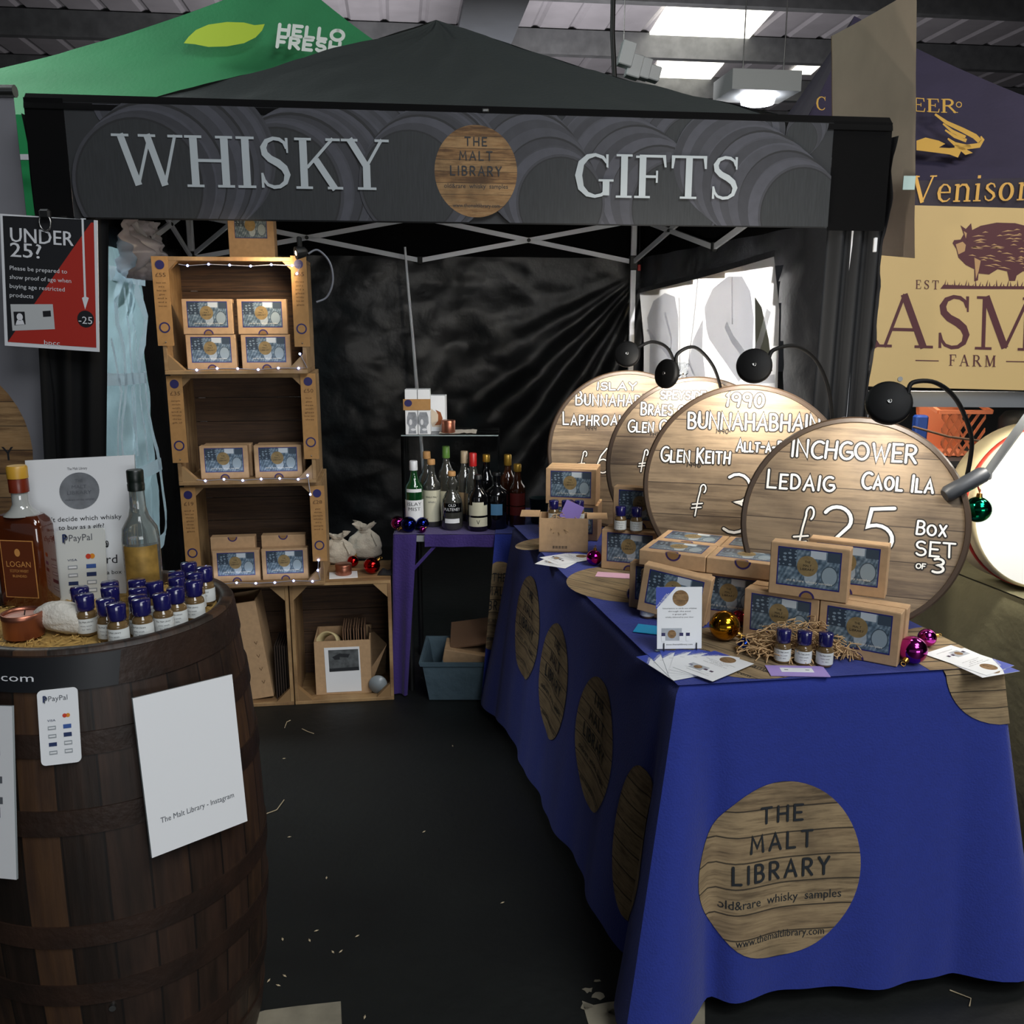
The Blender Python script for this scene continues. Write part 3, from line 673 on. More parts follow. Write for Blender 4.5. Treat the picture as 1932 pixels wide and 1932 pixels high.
mb = MB(); mb.grid(lambda u, v: wr(u, v), 100, 90, M_litblack, skip=lambda u, v: inside((u * RP.W, v * 2.13), win_in)); mb.build('side_wall', g)
M_wwhite = backlit('window_tape_white', '#fbfcff', .5)
M_wpane = backlit('window_pane_cloudy', '#dcdde2', .5, .3)
mb = MB(); mb.poly(wq, rm, M_wwhite)
def rpoly(pts, m, l): mb.poly([rloc(*p) for p in pts], rm, m, l)
def rrib(pts, wd, m, l): mb.ribbon([rloc(*p) for p in pts], wd, rm, m, l)
rpoly([(1283, 640), (1278, 600), (1290, 568), (1310, 553), (1328, 560), (1334, 600), (1332, 700), (1330, 760), (1280, 760)], M_wpane, .001)
rpoly([(1383, 620), (1380, 580), (1395, 545), (1422, 522), (1448, 522), (1462, 550), (1468, 600), (1464, 690), (1440, 720), (1388, 640)], M_wpane, .001)
rpoly([(1470, 700), (1470, 560), (1482, 580), (1494, 640), (1500, 700)], mat('window_pane_olive', '#8a8c80', .35), .001)
rpoly([(1340, 740), (1360, 640), (1378, 600), (1376, 660), (1384, 740)], M_wpane, .001)
rpoly([(1466, 712), (1504, 706), (1504, 722), (1466, 724)], M_wpane, .001)
for pts, wd in (([(1278, 620), (1290, 640), (1310, 660), (1336, 700)], .03), ([(1336, 562), (1336, 700)], .022), ([(1310, 590), (1322, 640), (1312, 720)], .025), ([(1418, 612), (1430, 640), (1448, 665), (1470, 690)], .04), ([(1430, 522), (1430, 612)], .016), ([(1495, 585), (1480, 640), (1462, 690)], .05), ([(1370, 520), (1362, 600), (1352, 680), (1372, 740)], .018)):
    rrib(pts, wd, M_wwhite, .002)
rrib([(1262, 550), (1330, 532), (1400, 512), (1507, 478)], .028, M_litblack, .003)
o = mb.build('window', g)
# left wall with a clear window, its roll-up flap, and the curtain on the corner leg
def dleft(u, v): return .02 * fbm(u * 6, v * 6, 21) + .02 * math.sin(u * 23)
mb = MB(); A2, B2 = FL - HX * .04, BL - HX * .02 + (BL - FL).normalized() * .16
lw_ = wallgrid(A2, B2, 0, 2.13, dleft, 0, 0)
LP = Panel(A2, B2, A2 + Vc((0, 0, 1))); LP.n = Vc(HX)
lloc = lambda px, py: LP.loc(px, py)
u0, u1 = lloc(193, 800)[0] / LP.W, lloc(318, 800)[0] / LP.W; v0, v1 = .16, .84
def cells(lo, hi, a, b, flip=False):
    mb.grid(lambda u, v: lw_(lo + (hi - lo) * u, a + (b - a) * v), 14, 24, M_black)
cells(0, u0, 0, 1); cells(u1, 1, 0, 1); cells(u0, u1, 0, v0); cells(u0, u1, v1, 1)
mb.build('side_wall', g)
M_clear = clearfilm('clear_window_pvc', '#bccfd6', '#a9c3cc', .76, .22)
mb = MB(); mb.grid(lambda u, v: lw_(u0 + (u1 - u0) * u, v0 + (v1 - v0) * v) + Vc((HX.x, HX.y, 0)) * (.05 * fbm(u * 3, v * 4, 8, 3) * min(1, 6 * u * (1 - u)) * min(1, 8 * v * (1 - v))), 30, 60, M_clear)
lm = lambda x, y, l=0: LP.map(x, y, .03 + l + .03 * fbm(x * 2, y * 2.5, 8, 2))
def rib2(pts, wd):
    P = [lloc(*p) for p in pts]; Q = []
    for i in range(len(P) - 1):
        for k in range(4): t = k / 4; Q.append((P[i][0] + (P[i+1][0] - P[i][0]) * t, P[i][1] + (P[i+1][1] - P[i][1]) * t))
    Q.append(P[-1]); mb.ribbon(Q, wd, lm, M_wwhite, .004)
for pts, wd in (([(235, 525), (222, 560), (216, 610), (232, 660), (238, 720), (236, 860)], .05), ([(262, 530), (250, 580), (262, 640), (268, 700), (280, 800), (290, 870)], .035), ([(270, 540), (292, 600), (290, 640), (270, 700)], .075),
                ([(200, 640), (215, 690), (228, 740), (224, 860), (226, 900)], .03), ([(292, 700), (298, 780), (312, 850), (318, 950), (322, 1010)], .06), ([(252, 730), (262, 790), (262, 860), (270, 950)], .03), ([(240, 540), (240, 600), (250, 690), (262, 760), (268, 860)], .03)): rib2(pts, wd)
for pts, wd in (([(190, 716), (230, 716), (296, 712)], .05), ([(262, 900), (290, 886), (318, 874)], .06), ([(297, 1030), (315, 1015), (324, 985)], .07), ([(212, 515), (250, 520), (287, 528)], .06)): rib2(pts, wd)
mb.build('window', g)
M_flapsheen = mat('flap_satin_sheen', '#b4b0b8', .32, 0, bump=.3, bscale=18)  # rolled-up black satin; lamp reflections put into this pale base colour
mb = MB()
def flap(u, v):
    p = LP.map(*lloc(214 + 84 * u, 524 - 112 * v + 8 * u), 0)
    return p + Vc((HX.x, HX.y, 0)) * (.09 + .07 * fbm(u * 4 + v, v * 3, 31, 3) + .05 * math.sin(u * 26 + 5 * v) * math.sin(math.pi * min(1, v * 1.2)))
mb.grid(flap, 60, 50, M_flapsheen)
mb.build('window_flap', g)
mb = MB()
def curt(u, v):
    z = .02 + 1.8 * v; k = 1.82 - z
    x = (-1.545 - .06 * k) * (1 - u) + (-1.315 - .105 * k) * u
    return Vc((x, 3.055 + .028 * u - .008 * math.sin(u * 17 + v * 2 + .6 * math.sin(v * 5)) - .012, z))
mb.grid(curt, 40, 12, mat('corner_curtain', '#08090a', .75, spec=.2)); mb.build('corner_curtain', g)
mb = MB()
def curt2(u, v):
    p = FR + HX * (-.06 - .03 * (1 - v) + (.2 + .0 * v) * u - .1) - HY * (.0)
    return p + HY * (.03 + .02 * math.sin(u * 18 + v)) + Vc((0, 0, .02 + 1.83 * v))
mb.grid(curt2, 40, 12, mat('corner_curtain_grey', '#232426', .7, spec=.25)); mb.build('corner_curtain', g)
m = MB(); q = at(1651, 462, y=3.36); m.box(q, (.012, .012, .05), M_white, .002); m.build('strap', g)
# ------------------------------------------------------------------ neighbouring stalls and hall fittings
# green gazebo behind on the left
M_green = mat('green_canopy', '#2f8554', .75, bump=.2, bscale=40, var=.08, vscale=3)
M_greend = mat('green_wall', '#1f9a58', .75, var=.06, vscale=3)
def tent4(c, peak, m, nm, parent, seed, sagd=.1, parts=(0, 1, 2, 3), n=20):
    mb = MB()
    for i in parts:
        a, b = c[i], c[(i + 1) % 4]
        def f(u, v, a=a, b=b):
            return a.lerp(b, u).lerp(peak, v) + Vc((0, 0, -sagd * math.sin(math.pi * v) - .03 * math.sin(math.pi * v) * math.sin(math.pi * u) + .025 * fbm(u * 3, v * 3, seed) * (1 - v)))
        mb.grid(f, n, n, m)
    return mb.build(nm, parent)
gc = [at(-420, 215, y=6.5), at(1010, 215, y=6.9), at(960, 215, y=9.8), at(-260, 215, y=9.2)]
for p in gc: p.z = 2.86
gp = at(548, -48, y=8.0)
gg = thing('gazebo', 'large green pop-up gazebo behind the black one on the left', 'gazebo', (gp.x, gp.y, 0))
tent4(gc, gp, M_green, 'canopy', gg, 5, .12, n=30)
mb = MB()
def gw(u, v): return gc[0].lerp(gc[1], u) + Vc((0, 0, -2.84 * (1 - v) )) + HY * (.05 * math.sin(u * 40) * (1 - v) + .03 * fbm(u * 9, v * 3, 2))
mb.grid(gw, 60, 10, M_greend); mb.build('side_wall', gg)
for p in gc: m = MB(); m.box((p.x, p.y, 1.42), (.04, .04, 2.84), M_frame); m.build('leg', gg)
m = MB(); m.bar(at(-300, 297, y=6.3), at(120, 297, y=6.3), .035, M_frame); m.build('cross_bar', gg)
# printing on the green roof
GP = Panel(gc[0], gc[1], gc[0] + (gp - gc[0].lerp(gc[1], .62)))
class Rf:
    pass
def gmap(px, py, l=0):
    """point of the roof face, in its own plane coordinates taken from two measured directions"""
    return None
ga, gb = gc[0], gc[1]
gn = (gb - ga).cross(gp - ga).normalized(); gn = gn if gn.y < 0 else -gn
def groof(px, py):
    d = ray(px, py); t = (ga - EYE).dot(gn) / d.dot(gn); return EYE + d * t
def gpm(q, off=.06): return q + gn * off
def gloc(x, y, l=0): return gpm(groof(x, y), .035 + l)
mb = MB()
M_lime = mat('lime_print', '#b7cf3a', .75)
P = [(349, 90), (358, 78), (372, 65), (395, 55), (430, 50), (462, 51), (482, 56), (501, 54), (496, 66), (484, 79), (462, 90), (430, 96), (395, 97), (370, 92)]
mb.poly([(x, y) for x, y in P][::-1], gloc, M_lime, .0)
def gtx(x, y, l=0):
    # letters slope with the roof; text metres -> roof plane
    px = 524 + x * 1.0 + .12 * y; py = 76 - y + .10 * x
    return gloc(px, py, l)
for s_, x, y in (('HELLO', 0, 0), ('FRESH', 0, -23)):
    hand(mb, s_, x + 3, y + 2, 19, gtx, mat('white_print', '#e8ece8', .7), 6.5, .002, jit=0, sx=1.62, gap=.3)
mb.build('roof_print', gg)
# roll-up banner, far left
M_banner = mat('banner_film', '#77777d', .5, var=.2, vscale=1.6)
be = at(24, 172, y=3.17); bt = be.z
bx1 = be.x; bx0 = bx1 - .85
t = thing('roll_up_banner', 'silver roll-up banner with a brown barrel end, cut off by the left frame edge', 'banner', ((bx0 + bx1) / 2, 3.17, 0))
BP = Panel((bx0, 3.17, .08), (bx1, 3.17, .08), (bx0, 3.17, bt))
m = MB(); BP.slab(m, M_banner, .002)
bc = BP.loc(-150, 865); br = BP.loc(62, 850)[0] - bc[0]
m.disc(bc[0] + .06, bc[1] + .03, br - .06, br - .06, BP.map, M_logo, .001, 4, 40)
m.text('Y', BP.loc(6, 868)[0], BP.loc(6, 868)[1], .05, BP.map, M_ink, .002)
m.build('film', t)
m = MB(); m.tube([(bx0, 3.17, bt), (bx1 + .008, 3.17, bt)], .02, M_steel, 10); m.build('top_rail', t)
m = MB(); m.box(((bx0 + bx1) / 2, 3.17, .04), (.87, .12, .08), M_steel, .02); m.build('base', t)
m = MB(); m.tube([((bx0 + bx1) / 2, 3.2, .08), ((bx0 + bx1) / 2, 3.2, bt)], .01, M_steel); m.build('pole', t)
# age-check poster clipped to the valance corner
y = 2.99
PP = Panel(at(9, 652, y=y), at(187, 664, y=y), at(0, 403, y=y))
t = thing('poster', 'red and black UNDER 25? age-check poster hanging from the gazebo corner', 'poster', PP.map(PP.W / 2, 0))
M_pr = mat('poster_red', '#a82a20', .5); M_pk = mat('poster_black', '#191a1e', .5)
mb = MB(); PP.slab(mb, M_white, .004)
L_ = lambda *a: PP.loc(*a)
def pp(pts, m, l): mb.poly([L_(*p) for p in pts], PP.map, m, l)
pp([(15, 645), (182, 656), (177, 415), (5, 407)], M_pk, .0005)
pp([(15, 645), (182, 656), (177, 420), (172, 420)], M_pr, .001)
pp([(152, 412), (162, 412), (162, 560), (160, 560), (157, 580), (150, 560)], M_white, .0)
W_ = PP.W; H_ = PP.H; u_ = W_ / 181
def ptx(s_, px, py, h, wd, l=.002): q = L_(px, py); mb.text(s_, q[0], q[1], h * u_, PP.map, M_white, l, sp=wd * u_)
ptx('UNDER', 20, 456, 27, 118); ptx('UNDER', 21, 456, 27, 118, .0023); ptx('25?', 20, 484, 27, 58); ptx('25?', 21, 484, 27, 58, .0023)
for i, (s_, wd) in enumerate((('Please be prepared to', 108), ('show proof of age when', 116), ('buying age restricted', 104), ('products', 45))): ptx(s_, 19, 509 + 17 * i, 8, wd)
pp([(154, 412), (158, 412), (163, 560), (168, 562), (161, 584), (155, 562), (159, 560)], M_white, .0015)
mb.disc(*L_(162, 602), 16 * u_, 16 * u_, PP.map, M_pk, .0016, 2, 24); ptx('-25', 149, 610, 14, 26)
pp([(24, 624), (104, 621), (100, 574), (20, 574)], mat('card_grey', '#b9bcbd', .5), .0015)
pp([(28, 614), (49, 612), (47, 588), (26, 588)], M_pk, .002); mb.disc(*L_(38, 598), 6 * u_, 7 * u_, PP.map, M_white, .0025, 2, 14); pp([(30, 613), (47, 612), (44, 604), (33, 604)], M_white, .0025)
pp([(82, 598), (97, 597), (96, 586), (81, 587)], M_pk, .002)
ptx('bpcc', 84, 650, 9, 30)
mb.build('sheet', t)
m = MB(); q = at(85, 404, y=2.975); m.box(q, (.035, .02, .03), M_dark, .006); m.build('clip', t)
m = MB(); c0 = at(86, 420, y=2.975); m.tube([c0 + Vc((.018 * math.cos(a * .45), -.004, .026 * math.sin(a * .45))) for a in range(15)], .003, M_steel, 6); m.build('ring', t)
# cardboard sheet standing at the right end of the valance
yc = 3.62
q = [at(1574, 470, y=4.25), at(1726, 487, y=yc), at(1729, -22, y=yc), at(1569, 68, y=4.25)]
m = MB(); fv = Vc((0, .008, 0))
kx = [.5 * (q[0] + q[1]) + Vc((0, .035, 0)), .5 * (q[2] + q[3]) + Vc((0, .035, 0))]
def cbf(u, v):
    bot = q[0].lerp(q[1], u); top = q[3].lerp(q[2], u); return bot.lerp(top, v) + Vc((0, .03 * math.sin(math.pi * u) + .008 * fbm(u * 2, v * 4, 3), 0))
m.grid(cbf, 10, 20, M_card); m.grid(lambda u, v: cbf(u, v) + fv, 10, 20, M_kraftd, flip=True)
m.grid(lambda u, v: cbf(1, u) + fv * v, 20, 1, M_kraftd); m.grid(lambda u, v: cbf(0, u) + fv * (1 - v), 20, 1, M_kraftd); m.grid(lambda u, v: cbf(u, 0) + fv * v, 10, 1, M_kraftd)
CP = Panel(q[0], q[1], q[3])
cb = thing('cardboard_sheet', 'tall plain cardboard sheet standing behind the right end of the valance', 'cardboard', (q[0] + q[1]) / 2)
m.build('sheet', cb)
m = MB(); e = at(1715, 345, y=yc - .02); m.box(e, (.045, .004, .05), mat('pale_tape', '#b9d2cb', .5)); m.build('tape', cb)
# purple gazebo on the right with gold printing
M_purp = mat('purple_canopy', '#2f2a42', .7, bump=.2, bscale=40, var=.1, vscale=4)
M_gold = mat('gold_print', '#c9a04e', .6)
pc = [at(1440, 330, y=5.3), at(2420, 330, y=4.8), at(2300, 330, y=8.0), at(1300, 330, y=8.4)]
for p in pc: p.z = 2.22
pk = at(1612, 30, y=6.5)
pg = thing('gazebo', 'purple pop-up gazebo with gold venison lettering on the right', 'gazebo', (pk.x, pk.y, 0))
tent4(pc, pk, M_purp, 'canopy', pg, 8, .10)
vb = [pc[0] + Vc((0, -.01, -.32)), pc[1] + Vc((0, -.01, -.32)), pc[0] + Vc((0, -.01, .0))]
QP = Panel(*vb); mb = MB(); mb.grid(lambda u, v: QP.map(QP.W * u, QP.H * v, .008 * math.sin(u * 60) * (1 - v)), 60, 3, mat('purple_valance', '#221d30', .7))
mb.build('valance', pg)
mb = MB()
q0 = QP.loc(1716, 387); q1 = QP.loc(1932, 392); kk = (q1[0] - q0[0]) / 216
qm = lambda x, y, l=0: QP.map(x, y, .012 + l)
serif(mb, 'Venison', q0[0], q0[1] + .01, 52 * kk, qm, M_gold, .0, wide=236 * kk)
pn = (pc[1] - pc[0]).cross(pk - pc[0]).normalized(); pn = pn if pn.y < 0 else -pn
def prf(px, py, l=0):
    d = ray(px, py); t = (pc[0] - EYE).dot(pn) / d.dot(pn); return EYE + d * t + pn * (.015 + l)
pmx = lambda x, y, l=0: prf(1538 + x, 212 - y + .04 * x, l)
serif(mb, 'C', 0, 0, 26, pmx, M_gold); 
pmx2 = lambda x, y, l=0: prf(1700 + x, 212 - y + .12 * x - .0006 * x * x, l)
serif(mb, 'EER', 20, 0, 26, pmx2, M_gold, wide=86)
mb.ribbon(circ(1808, 202, 5, n=12) + [(1813, 202)], 1.6, prf, M_gold)
for pts in ([(1763, 220, 4), (1785, 236, 7), (1815, 250, 9), (1838, 262, 10), (1848, 272, 9)], [(1778, 238, 3), (1795, 252, 6), (1820, 264, 7)], [(1782, 250, 3), (1800, 262, 6), (1822, 270, 7)], [(1787, 266, 3), (1800, 276, 7), (1822, 282, 9), (1845, 279, 9), (1853, 268, 5), (1849, 262, 3)], [(1800, 280, 5), (1815, 284, 8), (1830, 280, 7)]):
    mb.ribbon(pts, 6, prf, M_gold)
mb.poly([(1728, 270), (1745, 264), (1770, 270), (1782, 276), (1770, 283), (1790, 284), (1814, 282), (1834, 293), (1820, 297), (1812, 290), (1806, 302), (1790, 296), (1760, 292), (1728, 288)][::-1], prf, M_gold)
mb.build('gold_print', pg)
for p in (pc[0], pc[3], pc[2]): m = MB(); m.box((p.x, p.y, 1.11), (.04, .04, 2.2), M_frame); m.build('leg', pg)
# cream boar banner
yb_ = 4.35
NP = Panel(at(1600, 728, y=yb_), at(2150, 742, y=yb_), at(1600, 384, y=yb_))
bn = thing('banner', 'cream farm banner with a maroon boar over large serif letters', 'banner', NP.map(NP.W / 2, 0))
M_cream = mat('cream_pvc', '#d9bb80', .5, bump=.1, bscale=6); M_maroon = mat('maroon_print', '#5a2e33', .6); M_tan = mat('boar_highlight', '#c59c6c', .6)
mb = MB(); NP.slab(mb, M_cream, .003)
nl = NP.loc; nu = NP.W / 550
def npoly(pts, m, l): mb.poly([nl(*p) for p in pts][::-1], NP.map, m, l)
a, b = nl(1672, 655), nl(1932, 655)
for ch, px, wd in (('R', 1582, 84), ('A', 1657, 103), ('S', 1765, 72), ('M', 1838, 124), ('U', 1975, 100)):
    if ch in SG: serif(mb, ch, nl(px, 655)[0], a[1], 97 * nu, NP.map, M_maroon, .001, wide=wd * nu)
serif(mb, 'EST', nl(1727, 545)[0], nl(1727, 545)[1], 16 * nu, NP.map, M_maroon, .001, gap=.3)
serif(mb, 'FARM', nl(1790, 690)[0], nl(1790, 690)[1], 21 * nu, NP.map, M_maroon, .001, gap=.28)
npoly([(1727, 679), (1771, 680), (1771, 682), (1727, 681)], M_maroon, .001); npoly([(1898, 681), (1960, 682), (1960, 684), (1898, 683)], M_maroon, .001)
npoly([(1774, 545), (1780, 537), (1850, 540), (1932, 540), (2010, 542), (2010, 546)], M_maroon, .001)
for i in range(34): x = 1780 + i * 6.6; npoly([(x, 541), (x + 3, 541), (x + (1 if i % 2 else 5), 527 + 4 * ((i * 7) % 3))], M_maroon, .0009)
npoly([(1797, 459), (1800, 453), (1812, 452), (1818, 442), (1812, 425), (1822, 432), (1832, 421), (1834, 434), (1850, 426), (1880, 420), (1915, 421), (1950, 430), (1985, 450), (1995, 480), (1985, 510), (1975, 530), (1962, 532), (1958, 512), (1930, 512), (1918, 520), (1915, 530), (1904, 530), (1900, 512), (1882, 508), (1866, 518), (1846, 516), (1845, 529), (1838, 531), (1838, 508), (1822, 500), (1808, 486), (1804, 470)], M_maroon, .001)
rb = random.Random(5)
for i in range(70):
    x = rb.uniform(1826, 1975); y_ = rb.uniform(434, 505)
    if x < 1838 and y_ > 485: continue
    L2 = rb.uniform(10, 26); a_ = .16 * (y_ - 460) / 40
    mb.ribbon([(*nl(x, y_), .0), (*nl(x + L2 * .5, y_ - 1.5 + L2 * a_ * .5), 2.2 * nu), (*nl(x + L2, y_ + L2 * a_), .0)], 1, NP.map, M_tan, .0016)
npoly([(1803, 461), (1816, 456), (1822, 462), (1820, 474), (1808, 480)], M_tan, .0014); npoly([(1818, 436), (1824, 440), (1822, 450)], M_tan, .0014); mb.disc(*nl(1826, 452), 2.2 * nu, 1.6 * nu, NP.map, M_maroon, .002, 1, 10)
npoly([(1838, 486), (1850, 492), (1846, 512), (1841, 526)], M_tan, .0014)
mb.build('sheet', bn)
for px in (1698, 2100): m = MB(); m.tube([NP.map(*nl(px, 715), .0), NP.map(*nl(px, 715), .004)], .012, M_steel, 12); m.build('eyelet', bn)
# frame that carries the banner, and what lies under it
rl = thing('banner_rail', 'grey cross rail below the cream farm banner', 'rail', at(1800, 750, y=4.4))
m = MB(); A3 = at(1640, 752, y=4.42); B3 = at(2200, 755, y=4.42); m.bar(A3, B3, .075, mat('rail_grey', '#7b7f84', .5), w2=.04); m.build('bar', rl)
for px in (1630, 2190): m = MB(); q = at(px, 752, y=4.42); m.box((q.x, q.y, q.z / 2), (.04, .04, q.z), M_frame); m.build('post', rl)
tz = .82; ty = 4.75
m = MB(); q = at(1630, 870, y=ty); q2 = at(2100, 870, y=ty)
st = thing('shelf_table', 'low dark table behind the barrel signs under the farm banner', 'table', ((q.x + q2.x) / 2, ty + .3, 0)); tz = q.z
m.box(((q.x + q2.x) / 2, ty + .3, tz - .015), (q2.x - q.x, .6, .03), mat('dark_board', '#2a2724', .6)); m.build('tabletop', st)
for a in (q.x + .05, q2.x - .05):
    for b in (ty + .05, ty + .55): m = MB(); m.box((a, b, tz / 2 - .015), (.05, .05, tz - .03), M_dark); m.build('leg', st)
# orange lattice basket, tipped towards the front
M_or = mat('orange_plastic', '#d07a54', .45); M_bl = mat('blue_plastic', '#1f3f86', .4)
ob0 = at(1768, 866, y=4.9); ob1 = at(1862, 866, y=4.9)
ob = thing('basket', 'orange plastic lattice basket on the table below the farm banner', 'basket', ((ob0.x + ob1.x) / 2, 4.95, tz))
OP = Panel(Vc((ob0.x + .02, 4.9, tz + .003)), Vc((ob1.x - .02, 4.9, tz + .003)), Vc((ob0.x - .015, 4.86, at(1764, 775, y=4.88).z)))
mb = MB(); w2, h2 = OP.W, OP.H
for k in range(-4, 6):
    for s_ in (1, -1):
        a = (k * w2 / 5, 0); b = (k * w2 / 5 + s_ * h2 * .62, h2)
        pg = clip([(a[0] - .007, 0), (a[0] + .007, 0), (b[0] + .007, h2), (b[0] - .007, h2)], 0, 0, w2, h2)
        if len(pg) > 2:
            vs = [OP.map(x, y_, .002 * s_) for x, y_ in pg] + [OP.map(x, y_, -.008 + .002 * s_) for x, y_ in pg]; n_ = len(pg)
            mb.add(vs, [list(range(n_)), list(range(n_, 2 * n_))[::-1]] + [(i, i + n_, (i + 1) % n_ + n_, (i + 1) % n_) for i in range(n_)], M_or)
mb.build('lattice_panel', ob)
m = MB(); r0 = OP.map(-.02, h2 - .005, 0); r1 = OP.map(w2 + .03, h2 - .005, 0); m.bar(r0, r1, .02, M_or); 
m.bar(r0, r0 + Vc((0, .3, .06)), .02, M_or); m.bar(r1, r1 + Vc((0, .3, .06)), .02, M_or); m.bar(r0 + Vc((0, .3, .06)), r1 + Vc((0, .3, .06)), .02, M_or)
m.build('rim', ob)
m = MB(); b0 = OP.map(0, 0, -.01); b1 = OP.map(w2, 0, -.01)
m.add([b0, b1, b1 + Vc((0, .28, 0)), b0 + Vc((0, .28, 0)), r0 + Vc((0, .3, .06)), r1 + Vc((0, .3, .06))], [(0, 1, 2, 3), (3, 2, 5, 4)], M_or); m.build('body', ob)
m = MB(); q = at(1736, 800, y=5.0); m.box((q.x, 5.0, (q.z + .05 + tz) / 2), (.07, .06, q.z + .05 - tz), M_bl, .01); one('storage_tub', m, 'narrow blue plastic tub standing beside the orange basket', 'tub')
m = MB(); q = at(1695, 815, y=4.86)
m.grid(lambda u, v: Vc((q.x - .12 + .3 * u, 4.8 + .12 * v, tz + .004 + .13 * math.sin(math.pi * min(.97, v * .9 + .05)) * (.7 + .3 * math.sin(u * 9)) * (.3 + .7 * math.sin(math.pi * (u * .9 + .05))))), 24, 10, mat('navy_cloth', '#23283a', .8)); one('folded_jacket', m, 'crumpled dark jacket lying behind the front barrel sign', 'jacket')
m = MB(); q = at(1925, 820, y=4.98); m.lathe([(.0, 0), (.09, 0), (.1, .1), (.1, .2), (.07, .24), (0, .25)], M_dark, 20, c=(q.x - .02, 4.98, tz)); one('drum', m, 'dark round drum behind the orange basket at the right edge', 'drum')
m = MB(); m.tube([at(1722, 805, y=4.66), at(1790, 824, y=4.62), at(1850, 832, y=4.6), at(1945, 838, y=4.6)], .006, mat('brown_rope', '#5a4330', .8)); one('rope', m, 'thin brown rope stretched in front of the orange basket', 'rope')
m = MB(); q = at(1872, 850, y=4.82); m.box((q.x, 4.82, tz + .045), (.13, .09, .09), M_kraft, .003); m.box((q.x + .005, 4.774, tz + .055), (.05, .002, .05), M_paper); one('carton', m, 'small brown carton with a white label under the farm banner', 'box')
# hall fittings
hb = at(1430, 178, y=11.5); t = thing('high_bay_light', 'white high-bay lamp glowing above the black gazebo', 'ceiling light', hb)
m = MB(TR(hb, YAW)); 
m.add([(-.43, -.3, -.02), (.4, -.3, -.02), (.4, .35, -.02), (-.43, .35, -.02), (-.43, -.3, .2), (.4, -.3, .2), (.4, .35, .2), (-.43, .35, .2)], [(3, 2, 1, 0), (4, 5, 6, 7), (0, 1, 5, 4), (1, 2, 6, 5), (2, 3, 7, 6), (3, 0, 4, 7)], mat('lamp_housing', '#c3c6c6', .5)); m.build('housing', t)
m = MB(TR(hb, YAW)); m.lathe([(.19, -.11), (.21, -.03)], mat('lamp_glow', '#ffffff', .5, emit='#f4f6ff', estr=14), 24); m.build('lens', t)
for dx in (-.2, .3): m = MB(TR(hb, YAW)); m.tube([(dx, 0, .2), (dx, 0, 6.03 - hb.z)], .008, M_steel); m.build('hanger', t)
pj = at(1190, 120, y=9.0); t = thing('cable_tray_end', 'pale stepped metal bracket hanging from the roof above the gazebo', 'bracket', pj)
M_pale = mat('pale_metal', '#c9cdcf', .5)
for (px, py, w_, h_) in ((1182, 103, .13, .21), (1196, 126, .13, .2), (1214, 130, .12, .18), (1233, 140, .11, .13)):
    q = at(px, py, y=9.0 + (px - 1182) * .004); m = MB(TR(q, YAW) @ Matrix.Rotation(R(14), 4, 'Y')); m.box((0, 0, 0), (w_, .12, h_), M_pale, .008); m.build('segment', t)
m = MB(); q = at(1177, 84, y=9.0); m.tube([q, (q.x, q.y, 6.03)], .004, M_steel); m.build('hanger', t)
q = at(1162, 60, y=8.6); m = MB(); m.tube([(q.x, q.y, at(1162, 155, y=8.6).z), (q.x - .03, q.y, q.z), (q.x - .03, q.y, 6.03)], .022, M_dark); one('drop_cable', m, 'thick black cable hanging from the roof above the gazebo', 'cable')
q = at(1515, 130, y=13); 

t = thing('added_backlight', 'small lamp under the purple canopy behind the farm banner', 'lamp', (2.1, 4.75, 1.9))  # added, out of view: backlights the white side window and the basket
m = MB(); m.box((2.1, 4.75, 1.93), (.3, .12, .05), M_white, .01); m.build('housing', t)
area('added_backlight_area', (2.1, 4.75, 1.89), (1.1, 4.75, 1.35), .28, 75, (1, .97, .92), .1)
# ------------------------------------------------------------------ wooden crates, gift boxes, things on the left
M_pine = planks('crate_pine', ('#76593a', '#97774f', '#a98a60', '#856543'), 1, 'u', .7, .0, .5, 2.5, 14, '#5b4022', .35)
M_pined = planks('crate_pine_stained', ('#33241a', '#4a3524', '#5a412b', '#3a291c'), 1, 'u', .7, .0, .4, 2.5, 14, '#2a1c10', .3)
def crate(name, W, H, D, wood=None, dark=None):
    """crate on its side: open face towards -y, foot at z 0"""
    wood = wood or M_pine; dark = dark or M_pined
    t = thing(name, 'wooden crate', 'crate'); th = .014
    m = MB(); m.box((0, 0, th / 2), (W, D, th), wood, .0015); m.build('bottom_board', t)
    m = MB(); m.box((0, 0, H - th / 2), (W, D, th), wood, .0015); m.build('top_board', t)
    for s in (-1, 1):
        m = MB(); m.box((s * (W / 2 - th / 2), 0, H / 2), (th, D, H - 2 * th), wood, .0015); m.build('side_board', t)
    m = MB(); n = 4 if H < .45 else 5; hh = (H - .03) / n
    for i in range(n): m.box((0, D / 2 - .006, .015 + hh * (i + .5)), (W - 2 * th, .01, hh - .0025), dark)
    m.build('back_slats', t)
    for sx in (-1, 1):
        for sz in (0, 1):
            m = MB(); x = sx * (W / 2 - th); z = th if sz == 0 else H - th; k = .055; dz = k if sz == 0 else -k
            P = [(x, z), (x - sx * k, z), (x, z + dz)]
            vs = [(a, -D / 2 + .002, b) for a, b in P] + [(a, -D / 2 + .032, b) for a, b in P]
            m.add(vs, [(0, 1, 2), (5, 4, 3), (0, 3, 4, 1), (1, 4, 5, 2), (2, 5, 3, 0)], wood); m.build('corner_block', t)
    return t
GRP = 'wooden apple crates stacked at the back left'
fl_ = Vc((-.857, 3.335, 0)); 
cr_t = crate('wooden_crate', .49, .40, .30); cr_b = crate('wooden_crate', .388, .50, .30)
def cpos(xc, yf, z, D=.30): return TR(Vc((xc, yf, z)) + HY * D / 2, YAW)
